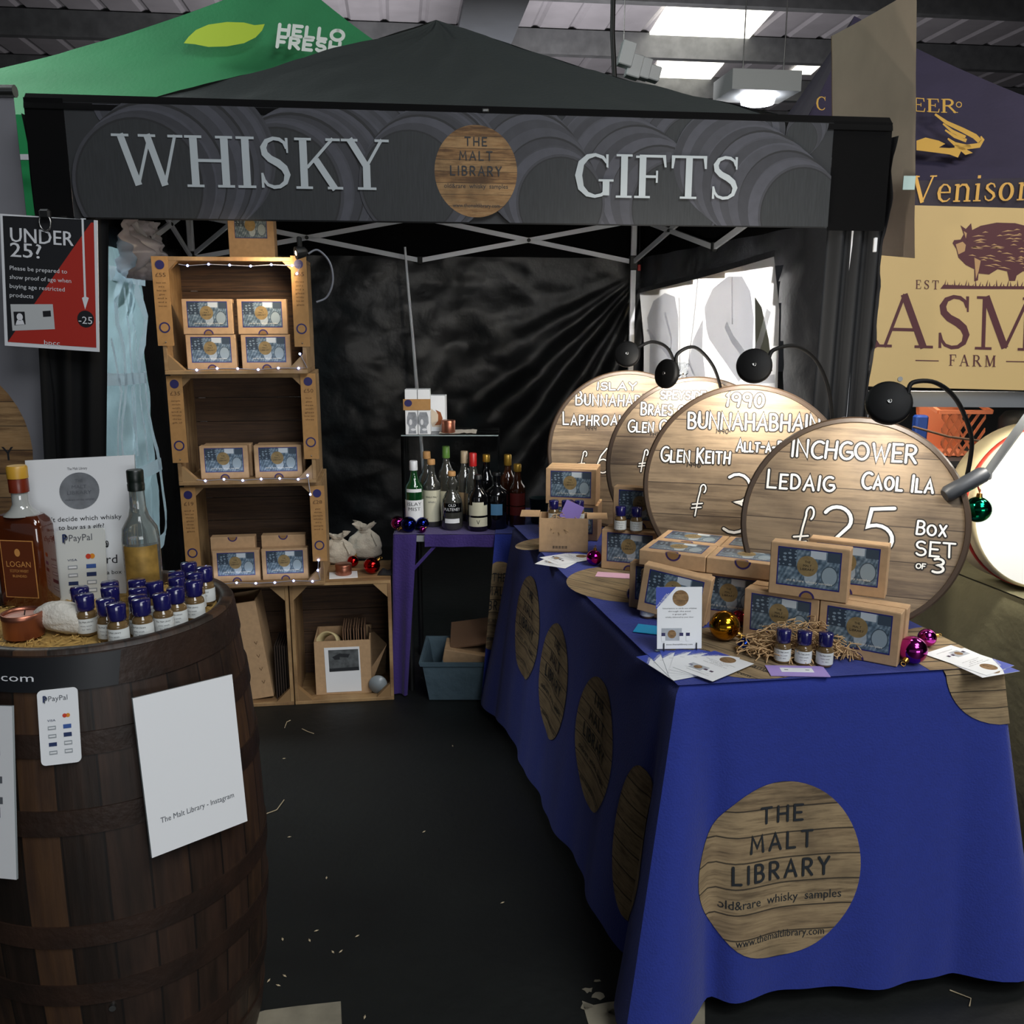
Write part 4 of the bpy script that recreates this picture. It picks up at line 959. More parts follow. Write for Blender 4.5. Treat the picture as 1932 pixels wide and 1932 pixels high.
bl_ = Vc((-1.052, 3.305)); brr = Vc((-.664, 3.353))
place(cr_b, cpos(-1.054, 3.30, 0), 'upright wooden crate on the floor holding a tall cardboard carton', GRP)
dup(cr_b, cpos(-.665, 3.349, 0), 'upright wooden crate on the floor holding a carton with a white picture sheet', GRP)
T0 = [(-.958, 3.275, .501), (-.965, 3.245, .902), (-.972, 3.215, 1.303)]
place(cr_t, cpos(*T0[0]), 'lowest of the three wide crates in the tower, two open gift boxes inside', GRP)
dup(cr_t, cpos(*T0[1]), 'middle wide crate of the tower, two gift boxes side by side inside', GRP)
dup(cr_t, cpos(*T0[2]), 'topmost wide crate of the tower, four stacked gift boxes inside', GRP)
CM = [cpos(*p) for p in T0]
# gift boxes ------------------------------------------------------------
def label_mat(name):
    m = bpy.data.materials.new(name); m.use_nodes = True; nt = m.node_tree; b = nt.nodes['Principled BSDF']; L = nt.links.new
    uv = N(nt, 'UVMap'); sp = N(nt, 'SeparateXYZ'); L(uv.outputs[0], sp.inputs[0]); U, V_ = sp.outputs[0], sp.outputs[1]
    n = N(nt, 'TexNoise'); n.inputs['Scale'].default_value = 7; n.inputs['Detail'].default_value = 5; L(uv.outputs[0], n.inputs[0])
    mp = N(nt, 'Mapping'); mp.inputs['Scale'].default_value = (1, .6, 1); mp.inputs['Rotation'].default_value = (0, 0, .5); L(uv.outputs[0], mp.inputs[0])
    wv = N(nt, 'TexWave'); wv.inputs['Scale'].default_value = 5; wv.inputs['Distortion'].default_value = 6; wv.inputs['Detail'].default_value = 3; L(mp.outputs[0], wv.inputs[0])
    r = N(nt, 'ValToRGB'); e = r.color_ramp.elements; e[0].position = .25; e[0].color = lin('#27313f'); e[1].position = .8; e[1].color = lin('#a9b8c2')
    q = e.new(.5); q.color = lin('#5f7382')
    L(mth(nt, 'MULTIPLY_ADD', wv.outputs[0], .14, mth(nt, 'MULTIPLY', n.outputs[0], .85)), r.inputs[0]); c = r.outputs[0]
    def ell(cx, cy, rx, ry):
        a = mth(nt, 'DIVIDE', mth(nt, 'SUBTRACT', U, cx), rx); d = mth(nt, 'DIVIDE', mth(nt, 'SUBTRACT', V_, cy), ry)
        return mth(nt, 'SQRT', mth(nt, 'ADD', mth(nt, 'MULTIPLY', a, a), mth(nt, 'MULTIPLY', d, d)))
    # stacked cask ends, top left
    vo = N(nt, 'TexVoronoi'); vo.inputs['Scale'].default_value = 11; vo.inputs['Randomness'].default_value = .35; L(uv.outputs[0], vo.inputs[0])
    msk = mth(nt, 'MULTIPLY', mth(nt, 'LESS_THAN', U, .3), mth(nt, 'GREATER_THAN', V_, .5))
    c = mixc(nt, msk, c, mixc(nt, mth(nt, 'LESS_THAN', vo.outputs['Distance'], .3), lin('#36424f'), lin('#8496a3')))
    # bright window across the top right, dark wall beside it
    c = mixc(nt, mth(nt, 'MULTIPLY', mth(nt, 'LESS_THAN', mth(nt, 'ABSOLUTE', mth(nt, 'SUBTRACT', U, .64)), .12), mth(nt, 'GREATER_THAN', V_, .77)), c, lin('#c3ccd2'))
    c = mixc(nt, mth(nt, 'MULTIPLY', mth(nt, 'GREATER_THAN', U, .78), mth(nt, 'GREATER_THAN', V_, .72)), c, lin('#3f4c59'))
    d2 = ell(.83, .36, .13, .26); c = mixc(nt, mth(nt, 'LESS_THAN', d2, 1), c, lin('#42505a')); c = mixc(nt, mth(nt, 'LESS_THAN', d2, .9), c, lin('#93a2aa'))
    d3 = ell(.54, .3, .1, .22); c = mixc(nt, mth(nt, 'MULTIPLY', mth(nt, 'LESS_THAN', d3, 1), .7), c, lin('#b7c2c9'))
    d1 = ell(.48, .56, .165, .265); c = mixc(nt, mth(nt, 'LESS_THAN', d1, 1), c, mixc(nt, n.outputs[0], lin('#6f5c3c'), lin('#a68f62')))
    bd = mth(nt, 'MAXIMUM', mth(nt, 'GREATER_THAN', mth(nt, 'ABSOLUTE', mth(nt, 'SUBTRACT', U, .5)), .482), mth(nt, 'GREATER_THAN', mth(nt, 'ABSOLUTE', mth(nt, 'SUBTRACT', V_, .5)), .468))
    c = mixc(nt, bd, c, lin('#26296e')); L(c, b.inputs['Base Color']); b.inputs['Roughness'].default_value = .38
    return m
M_label = label_mat('printed_box_label'); M_wax = mat('blue_wax', '#1b1952', .15, coat=.6); M_labink = mat('label_script', '#e6e2d4', .5)
BW, BD, BH = .172, .040, .122
def giftbox(notch=True):
    t = thing('gift_box', 'kraft gift box', 'box')
    m = MB(); m.box((0, 0, BH / 2), (BW, BD, BH), M_kraft, .0016)
    m.box((0, -.0012, BH - .0004), (BW - .004, BD - .004, .0012), M_kraft); m.build('carton', t)
    P = Panel((-.069, -BD / 2 - .0004, .024), (.069, -BD / 2 - .0004, .024), (-.069, -BD / 2 - .0004, .114)); m = MB(); P.slab(m, M_label, .0004)
    for i, (a, b) in enumerate(((.56, .08), (.6, .06))): pass
    m.text('old & rare whisky samples', P.W * .52, .012, .0052, P.map, M_labink, .0004, al='C', sp=.1)
    for i, (s_, w_) in enumerate((('THE', .012), ('MALT', .018), ('LIBRARY', .03))): m.text(s_, P.W * .48, .0575 - .0085 * i, .0055, P.map, M_ink, .0004, al='C', sp=w_)
    m.build('printed_label', t)
    if notch:
        m = MB(); Q = Panel((-.03, -BD / 2 - .0004, 0), (.03, -BD / 2 - .0004, 0), (-.03, -BD / 2 - .0004, .05))
        m.poly(circ(.03, .0005, .017, n=14, a0=0, a1=180), Q.map, mat('ring_purple', '#33245e', .6), .0001); m.poly(circ(.03, .0005, .0125, n=14, a0=0, a1=180), Q.map, M_kraftd, .0004); m.build('thumb_notch', t)
    return t
GB = giftbox(); GB_used = [False]
def box_at(mx, label, group):
    if not GB_used[0]: GB_used[0] = True; return place(GB, mx, label, group)
    return dup(GB, mx, label, group)
G1 = 'gift boxes in the crate tower'
def incrate(k, x, y, z, rz=0): return CM[k] @ Matrix.Translation((x, y, z)) @ Matrix.Rotation(rz, 4, 'Z')
zb = .0145
box_at(incrate(2, -.093, -.075, zb), 'gift box bottom left in the topmost tower crate', G1); box_at(incrate(2, .098, -.08, zb), 'gift box bottom right in the topmost tower crate', G1)
box_at(incrate(2, -.097, -.078, zb + BH + .001), 'gift box stacked top left in the topmost tower crate', G1); box_at(incrate(2, .092, -.083, zb + BH + .001), 'gift box stacked top right in the topmost tower crate', G1)
box_at(incrate(1, -.09, -.08, zb), 'gift box on the left of the middle tower crate', G1); box_at(incrate(1, .105, -.085, zb), 'gift box on the right of the middle tower crate', G1)
# second boxes behind them
box_at(incrate(1, -.082, -.035, zb), 'gift box half hidden behind the left box of the middle tower crate', G1); box_at(incrate(1, .112, -.04, zb), 'gift box half hidden behind the right box of the middle tower crate', G1)
box_at(incrate(0, -.085, -.095, zb), 'gift box in front on the left of the lowest tower crate', G1); box_at(incrate(0, .095, -.088, zb), 'gift box in front on the right of the lowest tower crate', G1)
def lidbox(mx, label):
    t = thing('open_carton', label, 'box', group='plain cartons behind the boxes of the lowest crate')
    m = MB(); m.box((0, 0, .0825), (BW * .96, .045, .165), M_kraft, .0016); m.build('carton', t)
    m = MB(); Q = Panel((-.03, -.0229, .115), (.03, -.0229, .115), (-.03, -.0229, .165)); m.poly(circ(.03, .0495, .018, n=14, a0=180, a1=360), Q.map, MATS['ring_purple'], .0001); m.poly(circ(.03, .0495, .0135, n=14, a0=180, a1=360), Q.map, M_kraftd, .0004); m.build('thumb_notch', t)
    place(t, mx)
lidbox(incrate(0, -.1, -.05, zb), 'plain carton standing behind the left gift box of the lowest crate'); lidbox(incrate(0, .088, -.043, zb), 'plain carton standing behind the right gift box of the lowest crate')
# display box on top of the tower
q = at(474, 498, z=1.705); t = thing('display_carton', 'tall kraft carton with a barrel label on top of the crate tower', 'box', (q.x, q.y + .02, 1.704), YAW)
W_ = TR((q.x, q.y + .02, 1.704), YAW); m = MB(W_); m.box((0, .05, .115), (.176, .09, .23), M_kraft, .002); m.build('carton', t)
P = Panel(W_ @ Vc((-.062, .0045, .1)), W_ @ Vc((.062, .0045, .1)), W_ @ Vc((-.062, .0045, .19))); m = MB(); P.slab(m, M_label, .0005); m.build('printed_label', t)
# price tags on the crate posts
M_tag = mat('tag_card', '#a97f4c', .75, var=.1, vscale=40); M_seal = mat('seal_purple', '#24215a', .5); M_tagink = mat('tag_ink', '#5a3c20', .7)
def price(k, s, txt, label, top=.405, ln=.29, wd=.054):
    t = thing('price_tag', label, 'price tag', group='kraft price tags on the tower posts')
    M_ = CM[k] @ Matrix.Translation((s * .232, -.15, top - ln)); WORLD[t.name] = M_.copy(); t.matrix_basis = M_
    P = Panel(M_ @ Vc((-wd / 2, -.004, 0)), M_ @ Vc((wd / 2, -.004, 0)), M_ @ Vc((-wd / 2, -.004, ln)))
    m = MB(); P.slab(m, M_tag, .003)
    m.text(txt, wd / 2, ln - .068, .014, P.map, M_tagink, .0006, al='C', sp=.034)
    rr = random.Random(txt)
    for i in range(7): 
        w_ = rr.uniform(.018, .036); m.text(rr.choice(['with', 'sample', 'whisky', 'box set', 'gift of', 'three', 'and a', 'glass']), wd / 2, ln - .09 - .013 * i, .006, P.map, M_tagink, .0006, al='C', sp=w_)
    m.build('card', t)
    m = MB(); m.poly(circ(wd / 2, ln - .028, .0155, n=20), P.map, M_seal, .0012); m.build('wax_dot', t)
    m = MB(); m.poly(circ(wd / 2, .062, .0185, n=20), P.map, M_seal, .0008); m.poly(circ(wd / 2, .062, .0135, n=20), P.map, M_tag, .0014); m.build('ring', t)
    m = MB(); m.sphere(P.map(wd / 2, .012, .001), .0025, M_steel, 8); m.build('pin', t)
for k, s, txt, top, ln in ((2, -1, '£55', .40, .30), (2, 1, '£65', .405, .31), (1, -1, '£35', .395, .31), (1, 1, '£50', .40, .31), (0, -1, '£19', .39, .31), (0, 1, '£28', .385, .29)):
    price(k, s, txt, 'narrow kraft price tag reading %s on the %s post of the %s tower crate' % (txt, 'left' if s < 0 else 'right', ('lowest', 'middle', 'topmost')[k]), top, ln)
# fairy lights
M_led = mat('led_glow', '#ffffff', .5, emit='#93a8ff', estr=9); M_wire = mat('clear_wire', '#9a9ca6', .4)
def lights(k, z, xs, label, extra=()):
    t = thing('fairy_lights', label, 'fairy lights', CM[k] @ Vc((0, -.155, z)), YAW)
    pts = [CM[k] @ Vc((x, -.154, z + .003 * math.sin(x * 60))) for x in [xs[0] - .03] + list(xs) + [xs[-1] + .03]] + [CM[k] @ Vc(e) for e in extra]
    m = MB(); m.tube(pts, .0014, M_wire, 5); m.build('wire', t)
    for x in xs: m = MB(); m.sphere(CM[k] @ Vc((x, -.157, z + .003 * math.sin(x * 60))), .0042, M_led, 8); m.build('bulb', t)
    for e in extra: m = MB(); m.sphere(CM[k] @ (Vc(e) + Vc((0, -.003, 0))), .0042, M_led, 8); m.build('bulb', t)
lights(2, .372, [-.14 + .07 * i for i in range(6)], 'string of white fairy lights under the top edge of the topmost tower crate', ((.225, -.154, .345),))
lights(2, .019, [-.135 + .07 * i for i in range(6)], 'string of white fairy lights along the shelf of the topmost tower crate', ((.222, -.154, .07),))
lights(1, .019, [-.15 + .066 * i for i in range(6)], 'string of white fairy lights along the shelf of the middle tower crate', ((.215, -.156, .03), (.222, -.162, -.04)))
lights(0, .019, [-.15 + .07 * i for i in range(6)], 'string of white fairy lights along the shelf of the lowest tower crate', ((.222, -.154, .06), (.226, -.154, .1)))
# a point of the LEDs' light inside each crate
for k, z in ((2, .04), (1, .04), (0, .04), (2, .36)):
    l_ = area('fairy_light_glow', CM[k] @ Vc((0, -.135, z)), CM[k] @ Vc((0, .1, .2)), .4, .035, (.75, .82, 1), .01)
# clip lamp
q = at(569, 476, y=3.12); t = thing('clip_lamp', 'small clip-on lamp with a curled cable beside the carton on the tower', 'lamp', (q.x, q.y, q.z))
m = MB(TR(q, R(-60))); TT = Matrix.Rotation(R(100), 4, 'X'); m.lathe([(.006, -.02), (.016, -.012), (.02, .01), (.021, .02)], M_dark, 16, TT); m.build('head', t)
m = MB(TR(q, R(-60))); m.lathe([(.018, .0185), (.001, .021)], mat('warm_glow', '#ffffff', .5, emit='#ffd9a0', estr=12), 16, TT, caps=False); m.build('lens', t)
m = MB(); m.tube(smooth([q + Vc((.02, .01, -.004)), at(600, 472, y=3.14), at(622, 495, y=3.14), at(628, 530, y=3.14), at(617, 560, y=3.14), at(597, 570, y=3.13)]), .0035, mat('grey_cable', '#6d7078', .4)); m.build('cable', t)
m = MB(); m.box(at(565, 457, y=3.14), (.012, .03, .035), M_dark, .003); m.build('clip', t)
l_ = bpy.data.lights.new('clip_lamp_light', 'SPOT'); l_.energy = 9; l_.color = (1, .78, .52); l_.spot_size = R(120); l_.spot_blend = .8; l_.shadow_soft_size = .02
lo = bpy.data.objects.new('clip_lamp_light', l_); C.objects.link(lo); lo.location = q + Vc((-.03, -.03, .0)); lo.rotation_euler = (at(470, 500, y=3.2) - lo.location).to_track_quat('-Z', 'Y').to_euler()
# cartons and papers in the bottom crates
t = thing('carton', 'tall open cardboard carton leaning in the left floor crate', 'box', at(470, 1328, z=.015)); 
a0 = at(468, 1325, y=3.36); M_ = TR((-1.012, 3.42, .0215), YAW) @ Matrix.Rotation(R(-7), 4, 'Y')
m = MB(M_); m.box((0, 0, .005), (.11, .16, .01), M_kraft)
for a, b in (((-.053, 0, .2), (.005, .16, .4)), ((.053, 0, .2), (.005, .16, .4)), ((0, -.078, .2), (.11, .005, .4)), ((0, .078, .2), (.11, .005, .4))): m.box(a, b, M_kraft)
m.build('body', t)
m = MB(M_); PM = Panel(M_ @ Vc((-.05, -.0812, 0)), M_ @ Vc((.05, -.0812, 0)), M_ @ Vc((-.05, -.0812, .4)))
for i in range(4): m2 = [(.072, .06 + .055 * i + .012), (.078, .06 + .055 * i), (.084, .06 + .055 * i + .012)]; m.T = Matrix.Identity(4); m.ribbon(m2, .0018, PM.map, M_tagink, .0004)
m.build('arrow_print', t)
rr = random.Random(4)
for i in range(7):
    m = MB(TR((-.945 + .0095 * i, 3.435, .0155), YAW)); m.box((0, 0, .11), (.004, .17, .22 + .012 * rr.random()), mat('dark_card', '#33261c', .8))
    one('flat_carton', m, 'folded dark brown carton standing in the left floor crate, %s from the tall carton' % ('nearest', 'second', 'third', 'fourth', 'fifth', 'sixth', 'farthest')[i], 'folded box', 'folded brown cartons in the left floor crate')
q = at(645, 1318, z=.0145); t = thing('carton', 'brown carton with a white picture sheet in the right floor crate', 'box', (q.x, 3.40, .0145), YAW)
M_ = TR((q.x, 3.405, .0145), YAW); m = MB(M_)
for a, b in (((-.108, .09, .112), (.005, .18, .225)), ((.108, .09, .112), (.005, .18, .225)), ((0, .0, .112), (.221, .005, .225)), ((0, .18, .112), (.221, .005, .225)), ((0, .09, .004), (.216, .18, .006))): m.box(a, b, M_kraft)
m.build('body', t)
P = Panel(M_ @ Vc((-.069, -.004, .008)), M_ @ Vc((.07, -.004, .008)), M_ @ Vc((-.072, -.004, .198))); m = MB(); P.slab(m, M_paper, .001)
m.poly([(.016, .088), (.134, .095), (.134, .18), (.016, .18)], P.map, mat('photo_grey', '#54585a', .5, var=.5, vscale=40), .0005)
m.poly([(.016, .088), (.134, .09), (.134, .105), (.016, .102)], P.map, mat('photo_dark', '#23262a', .5), .0008); m.poly([(.03, .15), (.06, .165), (.1, .16), (.09, .14), (.04, .138)], P.map, MATS['photo_dark'], .0008); m.poly([(.06, .15), (.128, .14), (.128, .132), (.06, .14)], P.map, MATS['photo_grey'], .001)
m.build('picture_sheet', t)
m = MB(M_ @ Matrix.Translation((-.055, .06, .19)) @ Matrix.Rotation(R(62), 4, 'X') @ Matrix.Rotation(R(-18), 4, 'Y'))
m.lathe([(.042, -.03), (.048, -.03), (.048, .035), (.042, .035), (.042, -.03)], mat('tape_cream', '#c2b184', .6), 28, caps=False); one('tape_roll', m, 'roll of cream tape lying in the carton of the right floor crate', 'tape')
for i in range(9):
    m = MB(M_ @ Matrix.Translation((.004 + .0105 * i, .09, .01)) @ Matrix.Rotation(R(rr.uniform(-1, 0)), 4, 'Y')); m.box((0, 0, .125), (.0035, .13, .25 + .015 * rr.random()), mat('brown_card', '#7a5c44', .8))
    one('card_divider', m, 'brown card standing in the carton of the right floor crate, %s from the tape roll' % ('nearest', 'second', 'third', 'fourth', 'fifth', 'sixth', 'seventh', 'eighth', 'ninth')[i], 'card', 'brown cards in the carton')
q = at(712, 1285, y=3.39); m = MB(Matrix.Translation((q.x, 3.41, .053)) @ Matrix.Rotation(R(90), 4, 'X')); m.lathe([(.0, -.005), (.034, -.004), (.037, 0), (.037, .01), (.0, .012)], mat('frosted_lid', '#8c9498', .3), 24, T=Matrix.Identity(4)); one('clear_tub_lid', m, 'round frosted lid in the lower corner of the right floor crate', 'lid')
P0 = at(700, 1180, y=3.5); m = MB(); m.add([at(694, 1180, y=3.5), at(742 - 12, 1215, y=3.46), at(728, 1268, y=3.45), at(704, 1282, y=3.47), at(694, 1270, y=3.5)], [(0, 1, 2, 3, 4)], thinglass('plastic_film', '#8c9296', .35, .15)); one('plastic_sleeve', m, 'clear plastic sleeve standing beside the carton in the right floor crate', 'sleeve')
# things on the right floor crate
ztop = .501
M_linen = mat('linen', '#b3aa9a', .85, bump=.4, bscale=160, sheen=.2)
def pouch(px, py, r, h, seed, label):
    q = at(px, py, z=ztop + .002); t = thing('drawstring_pouch', label, 'pouch', (q.x, q.y, ztop + .001), group='cream drawstring pouches')
    m = MB()
    def f(u, v):
        a = 2 * math.pi * u; k = [(0, .55), (.08, .9), (.35, 1), (.6, .82), (.75, .42), (.8, .3), (.9, .5), (1, .62)]
        for (v0_, r0_), (v1_, r1_) in zip(k, k[1:]):
            if v <= v1_: rr_ = r0_ + (r1_ - r0_) * (v - v0_) / (v1_ - v0_); break
        fold = 1 + (.12 * math.sin(a * 7 + seed) * v + .25 * math.sin(a * 6 + 2 * seed) * max(0, v - .7) / .3) + .12 * fbm(math.cos(a) * 1.5, math.sin(a) * 1.5 + seed, v * 3, 3)
        return Vc((q.x + r * rr_ * fold * math.cos(a), q.y + .6 * r * rr_ * fold * math.sin(a), ztop + .003 + h * v * (1 + .08 * math.sin(2 * a + seed) * v)))
    m.grid(f, 56, 30, M_linen); m.build('bag', t)
    m = MB(); zz = ztop + h * .79; m.tube([(q.x + r * .36 * math.cos(a * .42), q.y + r * .24 * math.sin(a * .42), zz) for a in range(16)] + [(q.x + r * .5, q.y - .03, zz - .01), (q.x + r * .8, q.y - .04, zz - .05)], .0022, M_linen, 6); m.build('drawstring', t)
pouch(638, 1062, .07, .125, 1.0, 'cream drawstring pouch nearer the crate tower'); pouch(690, 1052, .07, .148, 2.2, 'cream drawstring pouch behind the red bauble')
def bauble(name, c, r, col, label, group=None, gold=True, hang=None, dirv=(0, 0, 1)):
    M_ = mat('chrome_' + col.strip('#'), col, .09, 1)
    t = thing(name, label, 'bauble', (c[0], c[1], c[2] - r), group=group)
    m = MB(); m.sphere(c, r, M_, 28); m.build('ball', t)
    d = Vc(dirv).normalized(); cc = Vc(c) + d * (r * .97)
    m = MB(); m.tube([cc, cc + d * r * .28], [r * .24, r * .2], mat('brass', '#b99045', .3, 1), 12); cp = m.build('cap', t)
    m = MB(); e = cc + d * r * .45; s = d.orthogonal().normalized(); m.tube([e + (d * math.cos(a * .63) + s * math.sin(a * .63)) * r * .16 for a in range(11)], r * .03, MATS['brass'], 6); m.build('loop', cp)
    return t
q = at(702, 1082, z=ztop); bauble('bauble', (q.x, q.y + .0, ztop + .033), .033, '#c01818', 'large red bauble on the right floor crate', 'shiny baubles', dirv=(.6, .2, .5))
q = at(660, 1072, z=ztop); bauble('bauble', (q.x + .01, q.y + .02, ztop + .024), .023, '#c01818', 'smaller red bauble half hidden behind the copper tin', 'shiny baubles', dirv=(.3, .5, .6))
M_copper = mat('copper', '#a56a55', .35, .9)
def tin(c, r, h, label, group='copper candle tins'):
    t = thing('candle_tin', label, 'candle', c, group=group)
    m = MB(); m.lathe([(r * .97, 0), (r, .002), (r, h * .72), (r * .985, h * .74)], M_copper, 32, c=c); m.build('tin', t)
    m = MB(); m.lathe([(r * 1.03, h * .74), (r * 1.03, h * .96), (r * .98, h), (.001, h * .99)], M_copper, 32, c=c); m.build('lid', t)
q = at(648, 1085, z=ztop); m = MB(TR((q.x, q.y, ztop + .0012), YAW + R(4))); m.box((0, 0, .0005), (.11, .085, .001), M_paper); m.box((0, -.043, -.012), (.11, .0008, .026), M_paper); o_ = one('paper_slip', m, 'white paper slip hanging over the edge of the right floor crate', 'paper')
tin((q.x, q.y + .008, ztop + .0025), .032, .042, 'copper candle tin on the white slip on the right floor crate')
m = MB(); q = at(728, 1082, z=ztop); m.grid(lambda u, v: Vc((q.x - .03 + .07 * u, q.y - .03 + .06 * v, ztop + .002 + .03 * math.sin(math.pi * u) * math.sin(math.pi * v) * (.7 + .3 * math.sin(9 * u)))), 12, 12, mat('black_cloth', '#101012', .85)); one('black_pouch', m, 'small black cloth pouch at the right end of the crate beside the purple table', 'pouch')
# ------------------------------------------------------------------ blue table
M_blue = mat('royal_blue_cloth', '#182c86', .85, bump=.25, bscale=220, var=.05, vscale=50, sheen=.15)
A = Vc((.345, 1.752, 0)); ANG1, ANG2 = R(13), R(8.2)
E1 = Vc((-math.sin(ANG1), math.cos(ANG1), 0)); E2 = Vc((math.cos(ANG2), math.sin(ANG2), 0))
LW, LL = .735, 1.51
Cc = A + E2 * LW; Dd = Cc + E1 * LL; Bb = A + E1 * LL
ZT = .753
class Cloth:
    """sheet over a table: flat top and a flared skirt; side(s, d) is the point at perimeter length s, drop d"""
    def __init__(s, pts, zt, drop, flare=.07, corner=.075, rip=.010, seed=0, pleat=False):
        s.pleat = pleat
        s.p = pts; s.z = zt; s.drop = drop; s.fl = flare; s.co = corner; s.rip = rip; s.seed = seed
        s.L = [(pts[(i + 1) % 4] - pts[i]).length for i in range(4)]; s.acc = [0]
        for l in s.L: s.acc.append(s.acc[-1] + l)
        s.T = s.acc[-1]; s.nm = []
        for i in range(4): d = (pts[(i + 1) % 4] - pts[i]).normalized(); s.nm.append(Vc((d.y, -d.x, 0)))
    def side(s, u, d, l=0):
        u %= s.T; i = 0
        while i < 3 and u > s.acc[i + 1]: i += 1
        t = (u - s.acc[i]) / s.L[i]; p = s.p[i].lerp(s.p[(i + 1) % 4], t)
        a = u - s.acc[i]; b = s.acc[i + 1] - u; w = .09
        n = s.nm[i].copy(); c = 0
        if a < w: k = .5 + .5 * (a / w); k = k * k * (3 - 2 * k); n = (s.nm[i - 1] * (1 - k) + s.nm[i] * k); c = 1 - a / w
        elif b < w: k = .5 + .5 * (b / w); k = k * k * (3 - 2 * k); n = (s.nm[(i + 1) % 4] * (1 - k) + s.nm[i] * k); c = 1 - b / w
        n.normalize(); c = c * c * (3 - 2 * c)
        r0 = .012
        if d < r0 * 1.57: an = d / r0; o = r0 * math.sin(an); z = s.z - r0 * (1 - math.cos(an))
        else: o = r0; z = s.z - r0 - (d - r0 * 1.57)
        h = d / s.drop
        w_ = 2 * math.pi * u / s.T; q_ = s.T / (2 * math.pi) * 3
        o += s.fl * h + s.co * c * h ** 1.1 + s.rip * h * (math.sin(w_ * round(17 * s.T / 6.283) + s.seed) + .7 * math.sin(w_ * round(41 * s.T / 6.283) + 2 + s.seed) * (.4 + c)) + .012 * h * fbm(math.cos(w_) * q_, math.sin(w_) * q_ + d, s.seed, 3)
        uc = u if u < s.T / 2 else u - s.T
        if s.pleat: o += h ** .8 * (.05 * math.exp(-((uc - .012) / .028) ** 2) - .03 * math.exp(-((uc - .078) / .03) ** 2) - .02 * math.exp(-((uc + .07) / .03) ** 2))
        return p + n * (o - r0 + l) + Vc((0, 0, z - s.z)) + Vc((0, 0, s.z))
    def build(s, m, mb, nu=420, nv=30):
        mb.grid(lambda u, v: s.side(u * s.T * .99999, s.drop * v), nu, nv, m, flip=True)
        top = [q + Vc((0, 0, s.z)) for q in s.p]
        mb.grid(lambda u, v: top[0].lerp(top[1], u).lerp(top[3].lerp(top[2], u), v) , 12, 24, m, smooth=False)
    def smap(s, u0, d0): return lambda x, y, l=0: s.side(u0 + x, max(.0, d0 - y), .0025 + l)
tt = thing('trestle_table', 'long folding table under the royal blue printed cloth', 'table', (A + Dd) / 2)
ctr = (A + Cc + Bb + Dd) / 4; TA = R(11)
m = MB(TR(ctr, TA)); m.box((0, 0, .733), (LW - .07, LL - .07, .03), mat('table_board', '#8c8f92', .5), .004); m.build('tabletop', tt)
for sx in (-1, 1):
    for sy in (-1, 1): m = MB(TR(ctr, TA)); m.tube([(sx * .27, sy * .62, 0), (sx * .27, sy * .62, .72)], .014, M_dark); m.build('leg', tt)
cloth = Cloth([A, Cc, Dd, Bb], ZT, .715, .075, .07, pleat=True)
mb = MB(); cloth.build(M_blue, mb)
M_cprint = planks('cloth_planks', ('#584936', '#857053', '#9c8664', '#6c5a42'), 7, 'u', .85, .03, .4, 3, 34, '#1f1a14', .1)
M_cink = mat('cloth_ink', '#1c2126', .85)
LSP = Panel(Vc(Bb), Vc(A), Vc(Bb) + Vc((0, 0, 1)))
FSP = Panel(Vc(A), Vc(Cc), Vc(A) + Vc((0, 0, 1)))
woodlogo(mb, 0, 0, .182, cloth.smap(.232, .43), 0, M_cprint, M_cink, ry=.2)
for px, py in ((1150, 1412), (1069, 1292), (1014, 1190)):
    q = LSP.loc(px, py); woodlogo(mb, 0, 0, .15, cloth.smap(cloth.acc[3] + q[0] - .02, ZT - q[1]), 0, M_cprint, M_cink, ry=.175)
mb.disc(0, 0, .10, .19, cloth.smap(cloth.T - .115, .44), M_cprint, 0, 8, 40)
tmap = lambda x, y, l=0: Vc((0, 0, ZT + .0008 + l)) + Vc((x, y, 0))
def topdisc(px, py, r, rot):
    q = at(px, py, z=ZT); f = lambda x, y, l=0: Vc((q.x + x * math.cos(rot) - y * math.sin(rot), q.y + x * math.sin(rot) + y * math.cos(rot), ZT + .0008 + l)); return f
f = topdisc(1402, 1228, .18, R(-48)); mb.disc(0, 0, .165, .165, f, M_cprint, 0, 6, 56); mb.text('old&rare  whisky  samples', 0, -.07, .017, f, M_cink, .0006, al='C', sp=.28); mb.text('www.themaltlibrary.com', 0, -.125, .014, f, M_cink, .0006, al='C', sp=.2)
f = topdisc(1190, 1100, .18, R(-40)); mb.disc(0, 0, .185, .185, f, M_cprint, 0, 6, 48)
f = topdisc(1016, 1026, .12, R(-40)); mb.disc(0, 0, .06, .1, f, M_cprint, 0, 4, 30)
# corner print: quarter on the top, the rest round the skirt
CQ = cloth.acc[1]
vs = []; n_ = 24
mp = cloth.smap(CQ, .0)
for i in range(7):
    for j in range(n_ + 1):
        a = R(180 + 180 * j / n_); vs.append(mp(.135 * i / 6 * math.cos(a), .135 * i / 6 * math.sin(a), 0))
uvq = [(.5 + .5 * (i / 6) * math.cos(R(180 + 180 * j / n_)), .5 + .5 * (i / 6) * math.sin(R(180 + 180 * j / n_))) for i in range(7) for j in range(n_ + 1)]
mb.add(vs, [(i * (n_ + 1) + j, (i + 1) * (n_ + 1) + j, (i + 1) * (n_ + 1) + j + 1, i * (n_ + 1) + j + 1) for i in range(6) for j in range(n_)], M_cprint, uvq, True)
q = [Cc + (-E2) * .17 * math.cos(R(a)) + E1 * .26 * math.sin(R(a)) + Vc((0, 0, ZT + .0008)) for a in range(0, 91, 9)]
